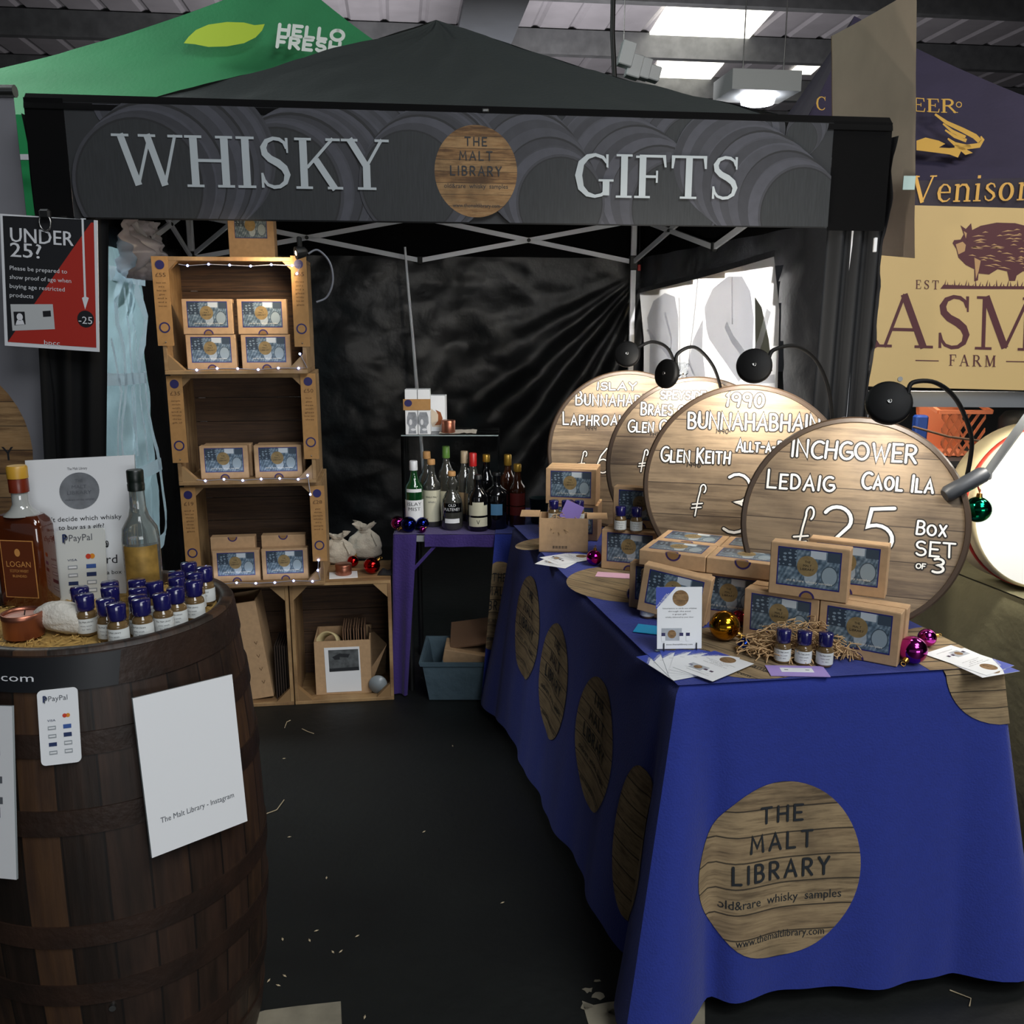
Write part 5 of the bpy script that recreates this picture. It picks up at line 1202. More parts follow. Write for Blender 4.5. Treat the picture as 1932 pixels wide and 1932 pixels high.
mb.add([Cc + Vc((0, 0, ZT + .0008))] + q, [list(range(len(q) + 1))[::-1]], M_cprint, [(.5, .5)] + [(.5 - .4 * math.cos(R(a)), .5 + .4 * math.sin(R(a))) for a in range(0, 91, 9)])
bc_ = mb.build('tablecloth'); tag(bc_, 'royal blue tablecloth printed with brown barrel-end logos', 'tablecloth')
# ------------------------------------------------------------------ round barrel-head signs
M_head = planks('barrel_head_wood', ('#54463a', '#74634f', '#8a775f', '#635341'), 6, 'u', .6, .014, .5, 2.2, 30, '#2c2018', .15)
M_rim = mat('rim_brown', '#3a2c20', .45); M_hw = mat('hand_white', '#f2f0ea', .5); M_ho = mat('hand_outline', '#1e1915', .7)
RD = .283
def sign(name, cpx, cpy, d, label, texts, lean=R(7), RD=RD):
    c0 = at(cpx, cpy, y=d); cz = ZT + .003 + RD * math.cos(lean)
    yaw = -math.atan2(c0.x, c0.y)
    c = Vc((c0.x, d, cz)); F = frame(c, yaw, lean)
    t = thing(name, label, 'sign', (c.x, c.y, ZT + .001), yaw, 'painted barrel-head price signs')
    n = F.to_3x3() @ Vc((0, 0, 1))
    m = MB(F); mp = lambda x, y, l=0: F @ Vc((x, y, l))
    m.disc(0, 0, RD - .012, RD - .012, lambda x, y, l=0: (x, y, l), M_head, 0, 3, 72); m.lathe([(RD - .012, -.018), (.01, -.0185)], M_head, 72, caps=False); hd = m.build('head', t)
    m = MB(F); m.lathe([(RD - .014, -.02), (RD, -.018), (RD, .006), (RD - .004, .009), (RD - .013, .008), (RD - .014, 0)], M_rim, 72, smooth=False, caps=False); m.build('rim', t)
    P = Panel(F @ Vc((-RD, -RD, 0)), F @ Vc((RD, -RD, 0)), F @ Vc((-RD, RD, 0)))
    m = MB()
    def px2(px, py): return P.loc(px, py)
    for s_, x0, x1, yb, h, st in texts:
        a = px2(x0, yb); b = px2(x1, yb); hh = px2(x0, yb - h)[1] - a[1]
        small = st < 0
        gap = .24; raw = sum((HG[ch.upper()][0] * (.78 if ch.islower() else 1) + gap) if ch.upper() in HG else .45 for ch in s_) * hh - gap * hh
        sx = (b[0] - a[0]) / raw; k = RD / 217 * (d / 2.1)
        if small: hand(m, s_, a[0], a[1], hh, P.map, M_ho, .0022, .0008, sx=sx)
        else: hand(m, s_, a[0], a[1], hh, P.map, M_hw, st * .00092, .0008, M_ho, .0064, sx=sx)
    m.build('lettering', hd)
    # easel strut behind
    m = MB(); top = F @ Vc((0, .05, -.022)); foot = Vc((c.x, c.y, ZT + .004)) - n * .0 + Vc((-n.x, -n.y, 0)).normalized() * .17
    m.bar(top, foot, .03, M_pine, w2=.012); m.build('strut', t)
    return F, P
SG1 = sign('barrel_head_sign', 1605, 1003, 2.15, 'nearest round barrel-head sign, painted £25 box set of 3', [
    ('INCHGOWER', 1494, 1728, 861, 31, 6), ('Ledaig', 1448, 1572, 919, 33, 6), ('Caol Ila', 1626, 1760, 921, 30, 6), ('£', 1490, 1526, 1046, 92, 5), ('25', 1552, 1684, 1036, 84, 9),
    ('Box', 1729, 1784, 1008, 25, 5), ('SET', 1728, 1802, 1047, 26, 5), ('OF', 1728, 1745, 1072, 9, 3), ('3', 1759, 1779, 1080, 26, 6)], R(18), .264)
SG2 = sign('barrel_head_sign', 1405, 905, 2.49, 'round barrel-head sign painted 1990, directly behind the nearest one', [
    ('1990', 1370, 1440, 766, 24, 6), ('BUNNAHABHAIN', 1299, 1545, 807, 29, 6), ('1990', 1351, 1374, 817, 8, -1), ('Allt-a-B', 1390, 1476, 851, 21, 5), ('Glen Keith', 1247, 1376, 870, 27, 5.5), ('1996', 1296, 1322, 880, 8, -1),
    ('£', 1302, 1327, 973, 60, 4), ('3', 1364, 1412, 1006, 110, 8)])
SG3 = sign('barrel_head_sign', 1312, 875, 2.82, 'round barrel-head sign with white lettering, third from the front', [
    ('SPEYSIDE', 1247, 1330, 752, 14, 4.5), ('Braes of', 1210, 1302, 782, 23, 5), ('Glen Grant', 1185, 1310, 814, 22, 5), ('FHS', 1227, 1243, 822, 7, -1), ('£', 1203, 1220, 890, 42, 4)])
SG4 = sign('barrel_head_sign', 1183, 862, 3.16, 'farthest round barrel-head sign, painted £60, against the dark back wall', [
    ('ISLAY', 1127, 1200, 735, 13, 4.5), ('Bunnahabhain', 1087, 1262, 764, 25, 5), ('Laphroaig', 1063, 1186, 801, 23, 5), ('1999', 1105, 1125, 812, 8, -1), ('£', 1088, 1105, 889, 38, 4), ('60', 1126, 1180, 893, 46, 5)])
# ------------------------------------------------------------------ gooseneck clamp lamps over the signs
M_lampb = mat('lamp_black', '#060607', .6, spec=.25); M_lglow = mat('lamp_ring_glow', '#ffffff', .5, emit='#fff1d8', estr=10)
def gooseneck(hpx, hpy, hy, rad, neck, F, aim, watt, label, clamp=None, turn=(0, 0, 0)):
    h = at(hpx, hpy, y=hy); tgt = F @ Vc((aim[0], aim[1], 0)); ax = ((tgt - h).normalized() * .75 + (h - EYE).normalized() * .7 + Vc(turn)).normalized()
    base = at(neck[-1][0], neck[-1][1], y=neck[-1][2])
    t = thing('gooseneck_lamp', label, 'lamp', (base.x, base.y, base.z), group='black gooseneck clamp lamps over the barrel-head signs')
    Q = ax.to_track_quat('Z', 'Y').to_matrix().to_4x4(); Q.translation = h
    m = MB(Q); m.lathe([(.004, -.010), (rad * .86, -.009), (rad, -.004), (rad, .008), (rad * .97, .011)], M_lampb, 36, caps=False); lh = m.build('lamp_head', t)
    m = MB(Q); m.lathe([(.0001, -.0101), (.0045, -.0105), (.0055, -.0118), (.003, -.0122), (.0025, -.011), (.0001, -.011)], M_steel, 14, caps=False); m.build('screw', lh)
    m = MB(Q); m.lathe([(rad * .96, .0105), (.0001, .0106)], M_lglow, 36, caps=False); m.build('diffuser', lh)
    pts = [h + Vc((rad * .8, 0, rad * .35)) - ax * .006] + [at(*p[:2], y=p[2]) for p in neck]
    S = []
    for i in range(len(pts) - 1):
        p0 = pts[max(i - 1, 0)]; p1 = pts[i]; p2 = pts[i + 1]; p3 = pts[min(i + 2, len(pts) - 1)]
        for k in range(6):
            u = k / 6; S.append(.5 * ((2 * p1) + (p2 - p0) * u + (2 * p0 - 5 * p1 + 4 * p2 - p3) * u * u + (3 * p1 - p0 - 3 * p2 + p3) * u ** 3))
    S.append(pts[-1]); m = MB(); m.tube(S, .0052, M_lampb, 8); m.build('neck', t)
    if clamp:
        a, b = at(*clamp[0][:2], y=clamp[0][2]), at(*clamp[1][:2], y=clamp[1][2]); m = MB(); m.tube([a, a.lerp(b, .08), a.lerp(b, .92), b], [.014, .0195, .0195, .015], mat('clamp_grey', '#34373c', .45), 16); m.build('clamp', t)
    l_ = bpy.data.lights.new('gooseneck_light', 'AREA'); l_.shape = 'DISK'; l_.size = rad * 1.6; l_.energy = watt; l_.color = (1, .93, .82)
    lo = bpy.data.objects.new('gooseneck_light', l_); C.objects.link(lo); lo.location = h + ax * .014; lo.rotation_euler = ax.to_track_quat('-Z', 'Y').to_euler()
    return t
gooseneck(1677, 760, 1.985, .049, [(1722, 722, 1.99), (1765, 722, 2.0), (1805, 755, 2.03), (1832, 820, 2.07), (1830, 870, 2.1), (1819, 918, 2.12)], SG1[0], (0, .12), 1.9, 'nearest black gooseneck lamp, arching over the £25 barrel sign', ((1782, 935, 2.09), (1860, 892, 2.1)))
gooseneck(1423, 690, 2.33, .045, [(1460, 660, 2.34), (1500, 653, 2.37), (1538, 678, 2.42), (1562, 730, 2.48), (1570, 795, 2.53), (1566, 830, 2.54)], SG2[0], (.02, .2), 4.2, 'black gooseneck lamp over the 1990 barrel sign in front of the white window', ((1568, 815, 2.54), (1600, 795, 2.56)))
gooseneck(1257, 705, 2.68, .043, [(1278, 668, 2.68), (1310, 655, 2.7), (1342, 685, 2.76), (1358, 725, 2.82), (1362, 760, 2.86)], SG3[0], (.09, .2), 5, 'black gooseneck lamp, third from the front, its head tilted sideways', turn=(.75, 0, 0))
gooseneck(1183, 668, 2.90, .041, [(1205, 655, 2.9), (1232, 645, 2.93), (1262, 660, 3.0), (1280, 710, 3.06)], SG4[0], (.03, .2), 4.6, 'farthest black gooseneck lamp against the dark back wall')
# crumpled clear bag at the third lamp, foil clip behind the nearest
m = MB(); q = at(1283, 704, y=2.9); m.grid(lambda u, v: q + Vc((.05 * (u - .5) + .01 * fbm(u * 4, v * 4, 3), .02 * fbm(u * 5, v * 5, 1), .07 * (v - .5) + .01 * fbm(u * 4, v * 4, 6))), 14, 14, thinglass('crumpled_film', '#c8ccd0', .4, .15)); one('plastic_wrap', m, 'scrap of crumpled clear wrap behind the third gooseneck lamp', 'wrap')
# ------------------------------------------------------------------ sample bottles
M_amber = mat('amber_whisky', '#6a3a12', .08, coat=.4); M_bglass = thinglass('bottle_glass', '#d9dedb', .3, .04)
M_blab = mat('bottle_label', '#d2d6d4', .5)
def samplebottle():
    t = thing('sample_bottle', 'sample bottle', 'bottle')
    m = MB(); m.lathe([(.015, 0), (.0175, .002), (.0178, .036), (.0165, .041), (.0115, .046), (.0115, .052)], mat('sample_glass', '#6b5638', .08, coat=.5, var=.3, vscale=20), 22); gl = m.build('glass', t)
    m = MB(); m.lathe([(.0145, .0465), (.0158, .049), (.0155, .056), (.0162, .072), (.015, .0745), (.001, .0755)], M_wax, 22); m.build('wax_cap', t)
    m = MB(); rl_ = .0182
    cyl = lambda x, y, l=0: ((rl_ + l) * math.sin(x / rl_), -(rl_ + l) * math.cos(x / rl_), y)
    m.grid(lambda u, v: cyl(-.036 + .072 * u, .006 + .027 * v), 24, 1, M_blab)
    m.text('The Malt Library', 0, .026, .0032, cyl, M_ink, .0003, al='C', sp=.026); m.text('whisky sample', 0, .019, .0026, cyl, M_inkg, .0003, al='C', sp=.02); m.text('3cl  46%', 0, .0125, .0024, cyl, M_inkg, .0003, al='C', sp=.014)
    m.build('paper_label', gl); return t
SB = samplebottle(); SB_used = [False]
def sample(p, rz, label, group):
    mx = TR(p, rz)
    if not SB_used[0]: SB_used[0] = True; return place(SB, mx, label, group)
    return dup(SB, mx, label, group)
# ------------------------------------------------------------------ gift boxes on the blue table
GT = 'gift boxes on the blue table'; ZB = ZT + .0015
def bx(px, py, z, th, label, off=(0, 0), lean=0, dz=0):
    """box whose front right bottom corner sits at the pixel on height z"""
    p = at(px, py, z=z); Rz = Matrix.Rotation(th, 4, 'Z')
    loc = Vc((p.x, p.y, z + dz)) - Rz @ Vc((BW / 2, -BD / 2, 0)) + Rz @ Vc((off[0], off[1], 0))
    return box_at(Matrix.Translation(loc) @ Rz @ Matrix.Rotation(lean, 4, 'X'), label, GT)
th = R(-33); stp = BD + .0015
bx(1692, 1259, ZB, th, 'gift box front right at the bottom of the pile nearest the camera')
bx(1692, 1259, ZB, th, 'gift box front left at the bottom of the pile, behind the straw nest', (-BW - .002, 0))
bx(1692, 1259, ZB, th, 'gift box second in the right-hand row of the nearest pile', (0.004, stp))
bx(1692, 1259, ZB, th, 'gift box second in the left-hand row of the nearest pile', (-BW - .0, stp))
bx(1597, 1139, ZB + BH + .002, R(-28), 'gift box standing upright on top of the pile nearest the camera')
bx(1668, 1133, ZB + BH + .002, R(-28), 'gift box standing behind on top of the nearest pile, half covered', (0, .012))
# flat boxes and those under them
tf = R(-26)
def flat(px, py, z, th, label, off):
    p = at(px, py, z=z); Rz = Matrix.Rotation(th, 4, 'Z')
    loc = Vc((p.x, p.y, z)) + Rz @ Vc((BW / 2 + off[0], BH / 2 + off[1], 0))
    # lying on its back: label up, thumb notch towards the front
    return box_at(Matrix.Translation(loc + Vc((0, 0, BD / 2))) @ Rz @ Matrix.Rotation(R(-90), 4, 'X') @ Matrix.Translation((0, 0, -BH / 2)), label, GT)
zf = ZB + BH + .002
fx = (1205, 1065)
for i, (o_, lb) in enumerate((((0, 0), 'front left of the four gift boxes lying flat'), ((BW + .002, 0), 'front right of the four gift boxes lying flat'), ((0.004, BH + .002), 'back left of the four gift boxes lying flat'), ((BW + .006, BH + .002), 'back right of the four gift boxes lying flat'))):
    flat(*fx, zf, tf, lb, o_)
def under(off, label):
    p = at(*fx, z=zf); Rz = Matrix.Rotation(tf, 4, 'Z'); loc = Vc((p.x, p.y, ZB)) + Rz @ Vc((BW / 2 + off[0], BD / 2 + off[1], 0)); box_at(Matrix.Translation(loc) @ Rz, label, GT)
under((-.03, .018), 'gift box standing on the left under the flat boxes'); under((BW - .026, .018), 'gift box standing on the right under the flat boxes')
under((-.026, .15), 'gift box standing at the back left under the flat boxes'); under((BW - .02, .15), 'gift box standing at the back right under the flat boxes')
under((.018, .018 - BD - .014), 'gift box leaning in front of the flat boxes behind the leaflet stand')
# end strip of the notch printed on the flat boxes' fronts
for k, off in enumerate(((0, 0), (BW + .002, 0))):
    p = at(*fx, z=zf); Rz = Matrix.Rotation(tf, 4, 'Z'); o3 = Vc((p.x, p.y, zf)) + Rz @ Vc((off[0], 0, 0)); P = Panel(o3, o3 + Rz @ Vc((BW, 0, 0)), o3 + Vc((0, 0, BD)))
    t_ = [o for o in C.objects if o.get('label', '').startswith(('front left of the four', 'front right of the four')[k])][0]
    m = MB(); m.poly(circ(BW * .52, BD - .0005, .02, n=16, a0=180, a1=360), P.map, MATS['ring_purple'], .0006); m.poly(circ(BW * .52, BD - .0005, .0155, n=16, a0=180, a1=360), P.map, M_kraftd, .0012); m.build('notch_ring', t_)
# open lid box leaning beside the stand
p = at(1330, 1170, z=ZB)
t = thing('gift_box', 'gift box tipped to the right behind the leaflet stand', 'box', group=GT)
mx = Matrix.Translation((p.x - .085, p.y - .002, ZB + .0115)) @ Matrix.Rotation(R(-24), 4, 'Z') @ Matrix.Rotation(R(7.5), 4, 'Y')
for ch in GB.children: c_ = ch.copy(); C.objects.link(c_); c_.parent = t
place(t, mx)
# middle pile
tb = R(-20)
bx(1240, 1082, ZB, tb, 'gift box with a dark label under the two sample bottles')
bx(1240, 1082, ZB, tb, 'gift box behind the dark labelled one, carrying the upper box', (.004, stp))
bx(1240, 1082, ZB, tb, 'upper gift box behind the two sample bottles in the middle of the table', (.022, stp + .004), dz=BH + .002)
# far pile behind the open carton
ta = R(-12)
for i in range(3): bx(1108, 1036, ZB, ta, ('gift box at the bottom behind the open straw carton, first row', 'gift box at the bottom behind the open straw carton, second row', 'gift box at the bottom behind the open straw carton, third row')[i], (.02, .115 + i * stp))
for i in range(3): bx(1108, 1036, ZB, ta, ('top gift box showing its label behind the open straw carton', 'second gift box in the top row behind the open straw carton', 'last gift box in the top row behind the open straw carton')[i], (.012 if i < 3 else .016, .113 + i * stp), dz=BH + .002)
# open carton with straw
p = at(1017, 1041, z=ZB); Rz = Matrix.Rotation(R(-4), 4, 'Z'); M_ = Matrix.Translation((p.x, p.y, ZB)) @ Rz
t = thing('open_carton', 'small open kraft carton filled with paper straw and three sample bottles', 'box', (p.x, p.y, ZB), R(-4))
w_, d_, h_ = .158, .1, .112
m = MB(M_)
for a, b in (((w_ / 2, .002, h_ / 2), (w_, .004, h_)), ((w_ / 2, d_ - .002, h_ / 2), (w_, .004, h_)), ((.002, d_ / 2, h_ / 2), (.004, d_ - .008, h_)), ((w_ - .002, d_ / 2, h_ / 2), (.004, d_ - .008, h_)), ((w_ / 2, d_ / 2, .002), (w_, d_, .004))): m.box(a, b, M_kraft)
m.build('body', t)
for s_, l_ in ((-1, 'left'), (1, 'right')):
    m = MB(M_); x0 = 0 if s_ < 0 else w_; x1 = x0 + s_ * .062
    m.box(((x0 + x1) / 2, d_ / 2, h_ + .003 + (.002 if s_ < 0 else -.004)), (.062, d_ * .9, .003), M_kraft); m.build('flap', t)
m = MB(M_); P = Panel(M_ @ Vc((0, -.0002, 0)), M_ @ Vc((w_, -.0002, 0)), M_ @ Vc((0, -.0002, h_)))
m = MB()
for i in range(14): x = .045 + .0034 * i; m.poly([(x, .012), (x + (.0012 if i % 3 else .0022), .012), (x + (.0012 if i % 3 else .0022), .021), (x, .021)], P.map, M_ink, .0004)
m.build('bar_print', t)
M_straw = mat('paper_straw', '#c2a074', .8, var=.2, vscale=40)
def straw(name, center, rx, ry, h, n, label, seed, L=(.02, .05), hole=None, m_=None):
    rr = random.Random(seed); m = MB()
    for i in range(n):
        a = rr.uniform(0, 6.283); q = math.sqrt(rr.random()); x, y = rx * q * math.cos(a), ry * q * math.sin(a); z = h * rr.random() * (1.05 - q * .75)
        if hole and hole(x, y): continue
        b = rr.uniform(0, 6.283); l = rr.uniform(*L); dz = rr.uniform(-.4, .5) * l; pts = []
        for k in range(5):
            s_ = k / 4; cu = rr.uniform(-.12, .12) * l
            pts.append(Vc(center) + Vc((x + math.cos(b + s_ * 1.2) * l * (s_ - .5) + cu, y + math.sin(b + s_ * 1.2) * l * (s_ - .5), max(.0012, z + dz * (s_ - .5) + .15 * l * math.sin(s_ * 3.1)))))
        m.tube(pts, .0014, m_ or M_straw, 4)
    o = one(name, m, label, 'straw'); o['kind'] = 'stuff'; return o
cc = M_ @ Vc((w_ / 2, d_ / 2, .06)); straw('paper_straw', cc, .068, .042, .075, 170, 'paper straw spilling out of the small open carton', 2)
GS = 'sample bottles with blue wax caps on the blue table'
for i, (x, lb) in enumerate(((.045, 'left'), (.086, 'middle'), (.128, 'right'))): sample(M_ @ Vc((x, d_ - .03, .083)), R(-4), '%s of the three sample bottles sunk in the straw of the open carton' % lb, GS)
m = MB(M_ @ Matrix.Translation((.098, .034, .112)) @ Matrix.Rotation(R(24), 4, 'Y') @ Matrix.Rotation(R(-12), 4, 'X')); m.box((0, 0, .016), (.062, .0012, .06), mat('lilac_card', '#8f78c4', .6)); one('lilac_card', m, 'lilac card standing in the straw of the open carton', 'card')
# bottles on the middle box
q = at(1170, 1000, z=ZB + BH + .002)
sample((q.x, q.y + .0, ZB + BH + .0005), R(-10), 'left of the two sample bottles on the dark labelled box', GS)
q = at(1200, 1002, z=ZB + BH + .002); sample((q.x, q.y, ZB + BH + .0005), R(-10), 'right of the two sample bottles on the dark labelled box', GS)
# straw nest with three bottles
nc = at(1520, 1238, z=ZB); b3 = [at(x, y_, z=ZB) for x, y_ in ((1474, 1246), (1513, 1250), (1553, 1253))]
straw('straw_nest', (nc.x, nc.y + .022, ZB), .14, .065, .09, 460, 'nest of paper straw around three sample bottles at the table front', 5, (.025, .06), hole=lambda x, y: False)
for p, lb in zip(b3, ('left', 'middle', 'right')): sample((p.x, p.y - .005, ZB), R(-14), '%s of the three sample bottles in the straw nest' % lb, GS)
# sample bottle behind leaflet stand
q = at(1226, 1166, z=ZB); sample((q.x - .005, q.y + .01, ZB), R(-10), 'sample bottle peeping out left of the leaflet stand', GS)
# baubles
GBa = 'shiny baubles'
def bb(px, py, r, col, label, dirv): p = at(px, py, z=ZB + r); bauble('bauble', (p.x, p.y, ZB + r), r, col, label, GBa, dirv=dirv)
bb(1367, 1180, .036, '#c98a1c', 'large gold bauble beside the leaflet stand', (.7, -.3, -.4))
bb(1198, 1121, .0225, '#14206e', 'dark blue bauble left of the leaflet stand', (.3, .4, .7))
bb(1404, 1216, .0155, '#1d3fa8', 'small blue bauble at the left edge of the straw nest', (-.7, -.4, -.2))
bb(1121, 1052, .024, '#b0208c', 'magenta bauble between the straw carton and the dark labelled box', (.1, .1, 1))
bb(1722, 1226, .031, '#c23aa8', 'larger pink bauble beside the nearest pile of boxes', (-.6, -.5, -.5))
bb(1749, 1203, .021, '#c23aa8', 'smaller pink bauble behind the larger pink one', (.9, .0, .2))
bb(1394, 1166, .02, '#b8304a', 'red bauble half hidden behind the gold one', (.5, .5, .5))
# leaflets
M_leafb = mat('leaflet_blue', '#3448a8', .5); M_leafg = mat('leaflet_grey', '#a6abb2', .5, var=.15, vscale=60)
def leaflet_art(m, P, l=.0004):
    W_, H_ = P.W, P.H
    m.poly([(0, H_), (0, H_ * .66), (W_ * .42, H_)], P.map, M_leafb, l)
    for i in range(3):
        f = lambda x, y, q=0, i=i: P.map(W_ * (.03 + .07 * i) + x * .62 - y * .78, H_ * (.7 + .03 * i) + x * .78 * 1.0 + y * .62, q)
        m.text(('book a tasting', 'ask us for more', 'gift ideas')[i], 0, 0, H_ * .028, f, M_paper, l + .0003, sp=W_ * (.34 - .04 * i))
    m.disc(W_ * .52, H_ * .83, W_ * .17, W_ * .17, P.map, M_logo, l, 2, 32)
    for i, (s_, w_) in enumerate((('Subscriptions to old & rare whiskies', .72), ('through the post', .48), ('a great gift', .3), ('whisky delivered to your door', .6))):
        m.text(s_, W_ * .5, H_ * (.665 - .045 * i), H_ * .02, P.map, M_ink, l, al='C', sp=W_ * w_)
    m.poly([(W_ * .12, H_ * .18), (W_ * .55, H_ * .18), (W_ * .55, H_ * .37), (W_ * .12, H_ * .37)], P.map, M_leafg, l); m.disc(W_ * .34, H_ * .28, W_ * .09, W_ * .09, P.map, M_logo, l + .0003, 1, 20)
    for x in (.12, .5, .64):
        m.poly([(W_ * x, H_ * .17), (W_ * (x + .08), H_ * .17), (W_ * (x + .08), H_ * .25), (W_ * x, H_ * .25)], P.map, M_paper, l + .0004); m.poly([(W_ * x, H_ * .25), (W_ * (x + .08), H_ * .25), (W_ * (x + .08), H_ * .3), (W_ * x, H_ * .3)], P.map, M_wax, l + .0004)
    m.text('www.themaltlibrary.com', W_ * .5, H_ * .11, H_ * .024, P.map, M_ink, l, al='C', sp=W_ * .56)
bl = at(1237, 1231, z=ZB); brp = at(1326, 1230, z=ZB); ex = (brp - bl); tl = bl + ex.normalized().cross(Vc((0, 0, 1))).normalized() * -.022 + Vc((0, 0, .148))
P = Panel(bl, brp, tl); t = thing('leaflet_stand', 'small clear stand holding an upright white leaflet at the table front', 'leaflet stand', (bl + brp) / 2)
m = MB(); P.slab(m, M_paper, .0008, x0=.003, x1=P.W - .003, y0=.008); leaflet_art(m, P); m.build('leaflet', t)
M_acr = thinglass('acrylic', '#f2f5f5', .22, .03)
m = MB(); m.add([P.map(0, .0, -.0015), P.map(P.W, 0, -.0015), P.map(P.W, P.H, -.0015), P.map(0, P.H, -.0015)], [(0, 1, 2, 3)], M_acr); m.build('back_plate', t)
m = MB(); m.box((bl + brp) / 2 + Vc((0, .0, .0015)), (P.W, .03, .003), M_acr); m.build('foot', t)
for f in (.17, .86): m = MB(); m.tube([P.map(P.W * f, .001, .003), P.map(P.W * f, .022, .003)], .0012, M_dark, 6); m.build('clip', t)
def leaf(px, py, rz, i, label, group, w_=.105, h_=.148, art=True, back=False):
    p = at(px, py, z=ZB)
    if label.endswith('front left table corner'): p = at(1308, 1276, z=ZB) + Matrix.Rotation(rz, 3, 'Z') @ Vc((0, .07, 0))
    M_ = TR((p.x, p.y, ZB + .0004 + i * .0011), rz)
    P = Panel(M_ @ Vc((-w_ / 2, -h_ / 2, .0006)), M_ @ Vc((w_ / 2, -h_ / 2, .0006)), M_ @ Vc((-w_ / 2, h_ / 2, .0006)))
    m = MB(); P.slab(m, M_paper, .0006)
    if art: leaflet_art(m, P, .0001)
    one('leaflet', m, label, 'leaflet', group)
gf = 'fan of leaflets at the front left table corner'
for i, (px, py, r, lb) in enumerate(((1300, 1256, 40, 'bottommost'), (1304, 1257, 31, 'second from the bottom'), (1309, 1259, 21, 'third from the bottom'), (1318, 1260, 10, 'third from the top'), (1328, 1260, -2, 'second from the top'), (1338, 1258, -14, 'topmost'))):
    leaf(px, py, R(1.35 * r - 30), i, '%s leaflet of the fan at the front left table corner' % lb, gf)
for i, (px, py, r, lb) in enumerate(((1836, 1250, 200, 'lower leaflet at the right table corner'), (1826, 1246, 212, 'upper leaflet at the right table corner'))): leaf(px, py, R(r), i, lb, 'leaflets at the right table corner')
for i, (px, py, r, lb) in enumerate(((1058, 1058, -30, 'lower leaflet beside the open straw carton'), (1072, 1054, -60, 'upper leaflet beside the open straw carton'))): leaf(px, py, R(r), i, lb, 'leaflets beside the straw carton', art=True)
def card(name, px, py, rz, w_, h_, m_, label, i=0, slip=False):
    p = at(px, py, z=ZB); M_ = TR((p.x, p.y, ZB + .0006 + i * .001), rz); m = MB(M_); m.box((0, 0, .0006), (w_, h_, .0012), m_)
    if slip: m.box((0, .004, .0014), (w_ * .55, h_ * .4, .0005), M_paper); m.box((-w_ * .18, .004, .00175), (.008, .003, .0003), M_inkg); m.box((w_ * .18, .004, .00175), (.008, .003, .0003), M_inkg)
    one(name, m, label, 'card')
card('lilac_card', 1504, 1267, R(-3), .125, .058, mat('lilac_paper', '#a58fd0', .6), 'lilac card with a white slip lying at the table front', 0, True)
card('pink_card', 1157, 1086, R(-14), .1, .05, mat('pink_paper', '#d6a9bd', .6), 'pink card lying in front of the dark labelled box')
card('cyan_card', 1222, 1188, R(-20), .06, .06, mat('cyan_paper', '#2aa4d8', .5), 'bright cyan card lying left of the leaflet stand')
# ------------------------------------------------------------------ next stall: white drum, olive cloth, hanging bauble
t = thing('side_table', 'table under an olive cloth at the right edge', 'table', (1.72, 2.55, 0))
m = MB(TR((1.74, 2.55, 0), R(13))); m.box((0, 0, .765), (.9, .96, .03), MATS['table_board']); m.build('tabletop', t)
for a in (-.4, .4):
    for b in (-.42, .42): m = MB(TR((1.74, 2.55, 0), R(13))); m.box((a, b, .375), (.04, .04, .75), M_dark); m.build('leg', t)
Rz = Matrix.Rotation(R(13), 4, 'Z'); cs = [Vc((1.74, 2.55, 0)) + Rz @ Vc(p) for p in ((-.47, -.5, 0), (.47, -.5, 0), (.47, .5, 0), (-.47, .5, 0))]
oc = Cloth(cs, .785, .76, .02, .05, .012, 3); mb = MB(); oc.build(mat('olive_cloth', '#6f6a4e', .9, bump=.4, bscale=30, var=.15, vscale=6), mb, 200, 20); o_ = mb.build('tablecloth'); tag(o_, 'olive sacking cloth on the table at the right edge', 'tablecloth')
dc = at(1985, 962, y=2.30); t = thing('drum_sign', 'white round drum with a red stripe, cut off by the right frame edge', 'drum', (dc.x, dc.y, .787))
F = frame((dc.x, dc.y, .787 + .222), R(4), R(2)); m = MB(F)
m.disc(0, 0, .208, .208, lambda x, y, l=0: (x, y, l), mat('drum_skin', '#f2f1ec', .5), .0, 3, 64); m.build('skin', t)
m = MB(F); M_dcream = mat('drum_cream', '#d8c79c', .5); m.lathe([(.208, .002), (.213, .0), (.216, -.01), (.216, -.03)], M_dcream, 64, caps=False); m.lathe([(.2165, -.046), (.2165, -.13), (.0, -.131)], M_dcream, 64, caps=False); m.build('shell', t)
m = MB(F); m.lathe([(.216, -.03), (.2185, -.031), (.2185, -.045), (.2165, -.046)], mat('drum_red', '#b23222', .5), 64, caps=False); m.build('stripe', t)
# clamp lamp for the drum
t = thing('clamp_lamp', 'grey arm of a clamp lamp reaching out of frame on the right', 'lamp', at(1850, 905, y=2.14))
m = MB(); a_, b_ = at(1862, 893, y=2.15), at(1985, 722, y=2.05); m.bar(a_, b_, .018, mat('arm_grey', '#8d9194', .4, .3), w2=.01); m.build('arm', t)
m = MB(); m.lathe([(.001, -.012), (.045, -.01), (.05, .0), (.05, .01)], M_lampb, 28, T=Matrix.Translation(b_) @ (Vc((dc.x, dc.y, 1.0)) - b_).to_track_quat('Z', 'Y').to_matrix().to_4x4()); m.build('lamp_head', t)
m = MB(); m.box(at(1858, 897, y=2.15), (.03, .02, .02), M_steel, .004); m.build('joint', t)
l_ = bpy.data.lights.new('clamp_lamp_light', 'AREA'); l_.shape = 'DISK'; l_.size = .08; l_.energy = 4.5; l_.color = (1, .95, .86)
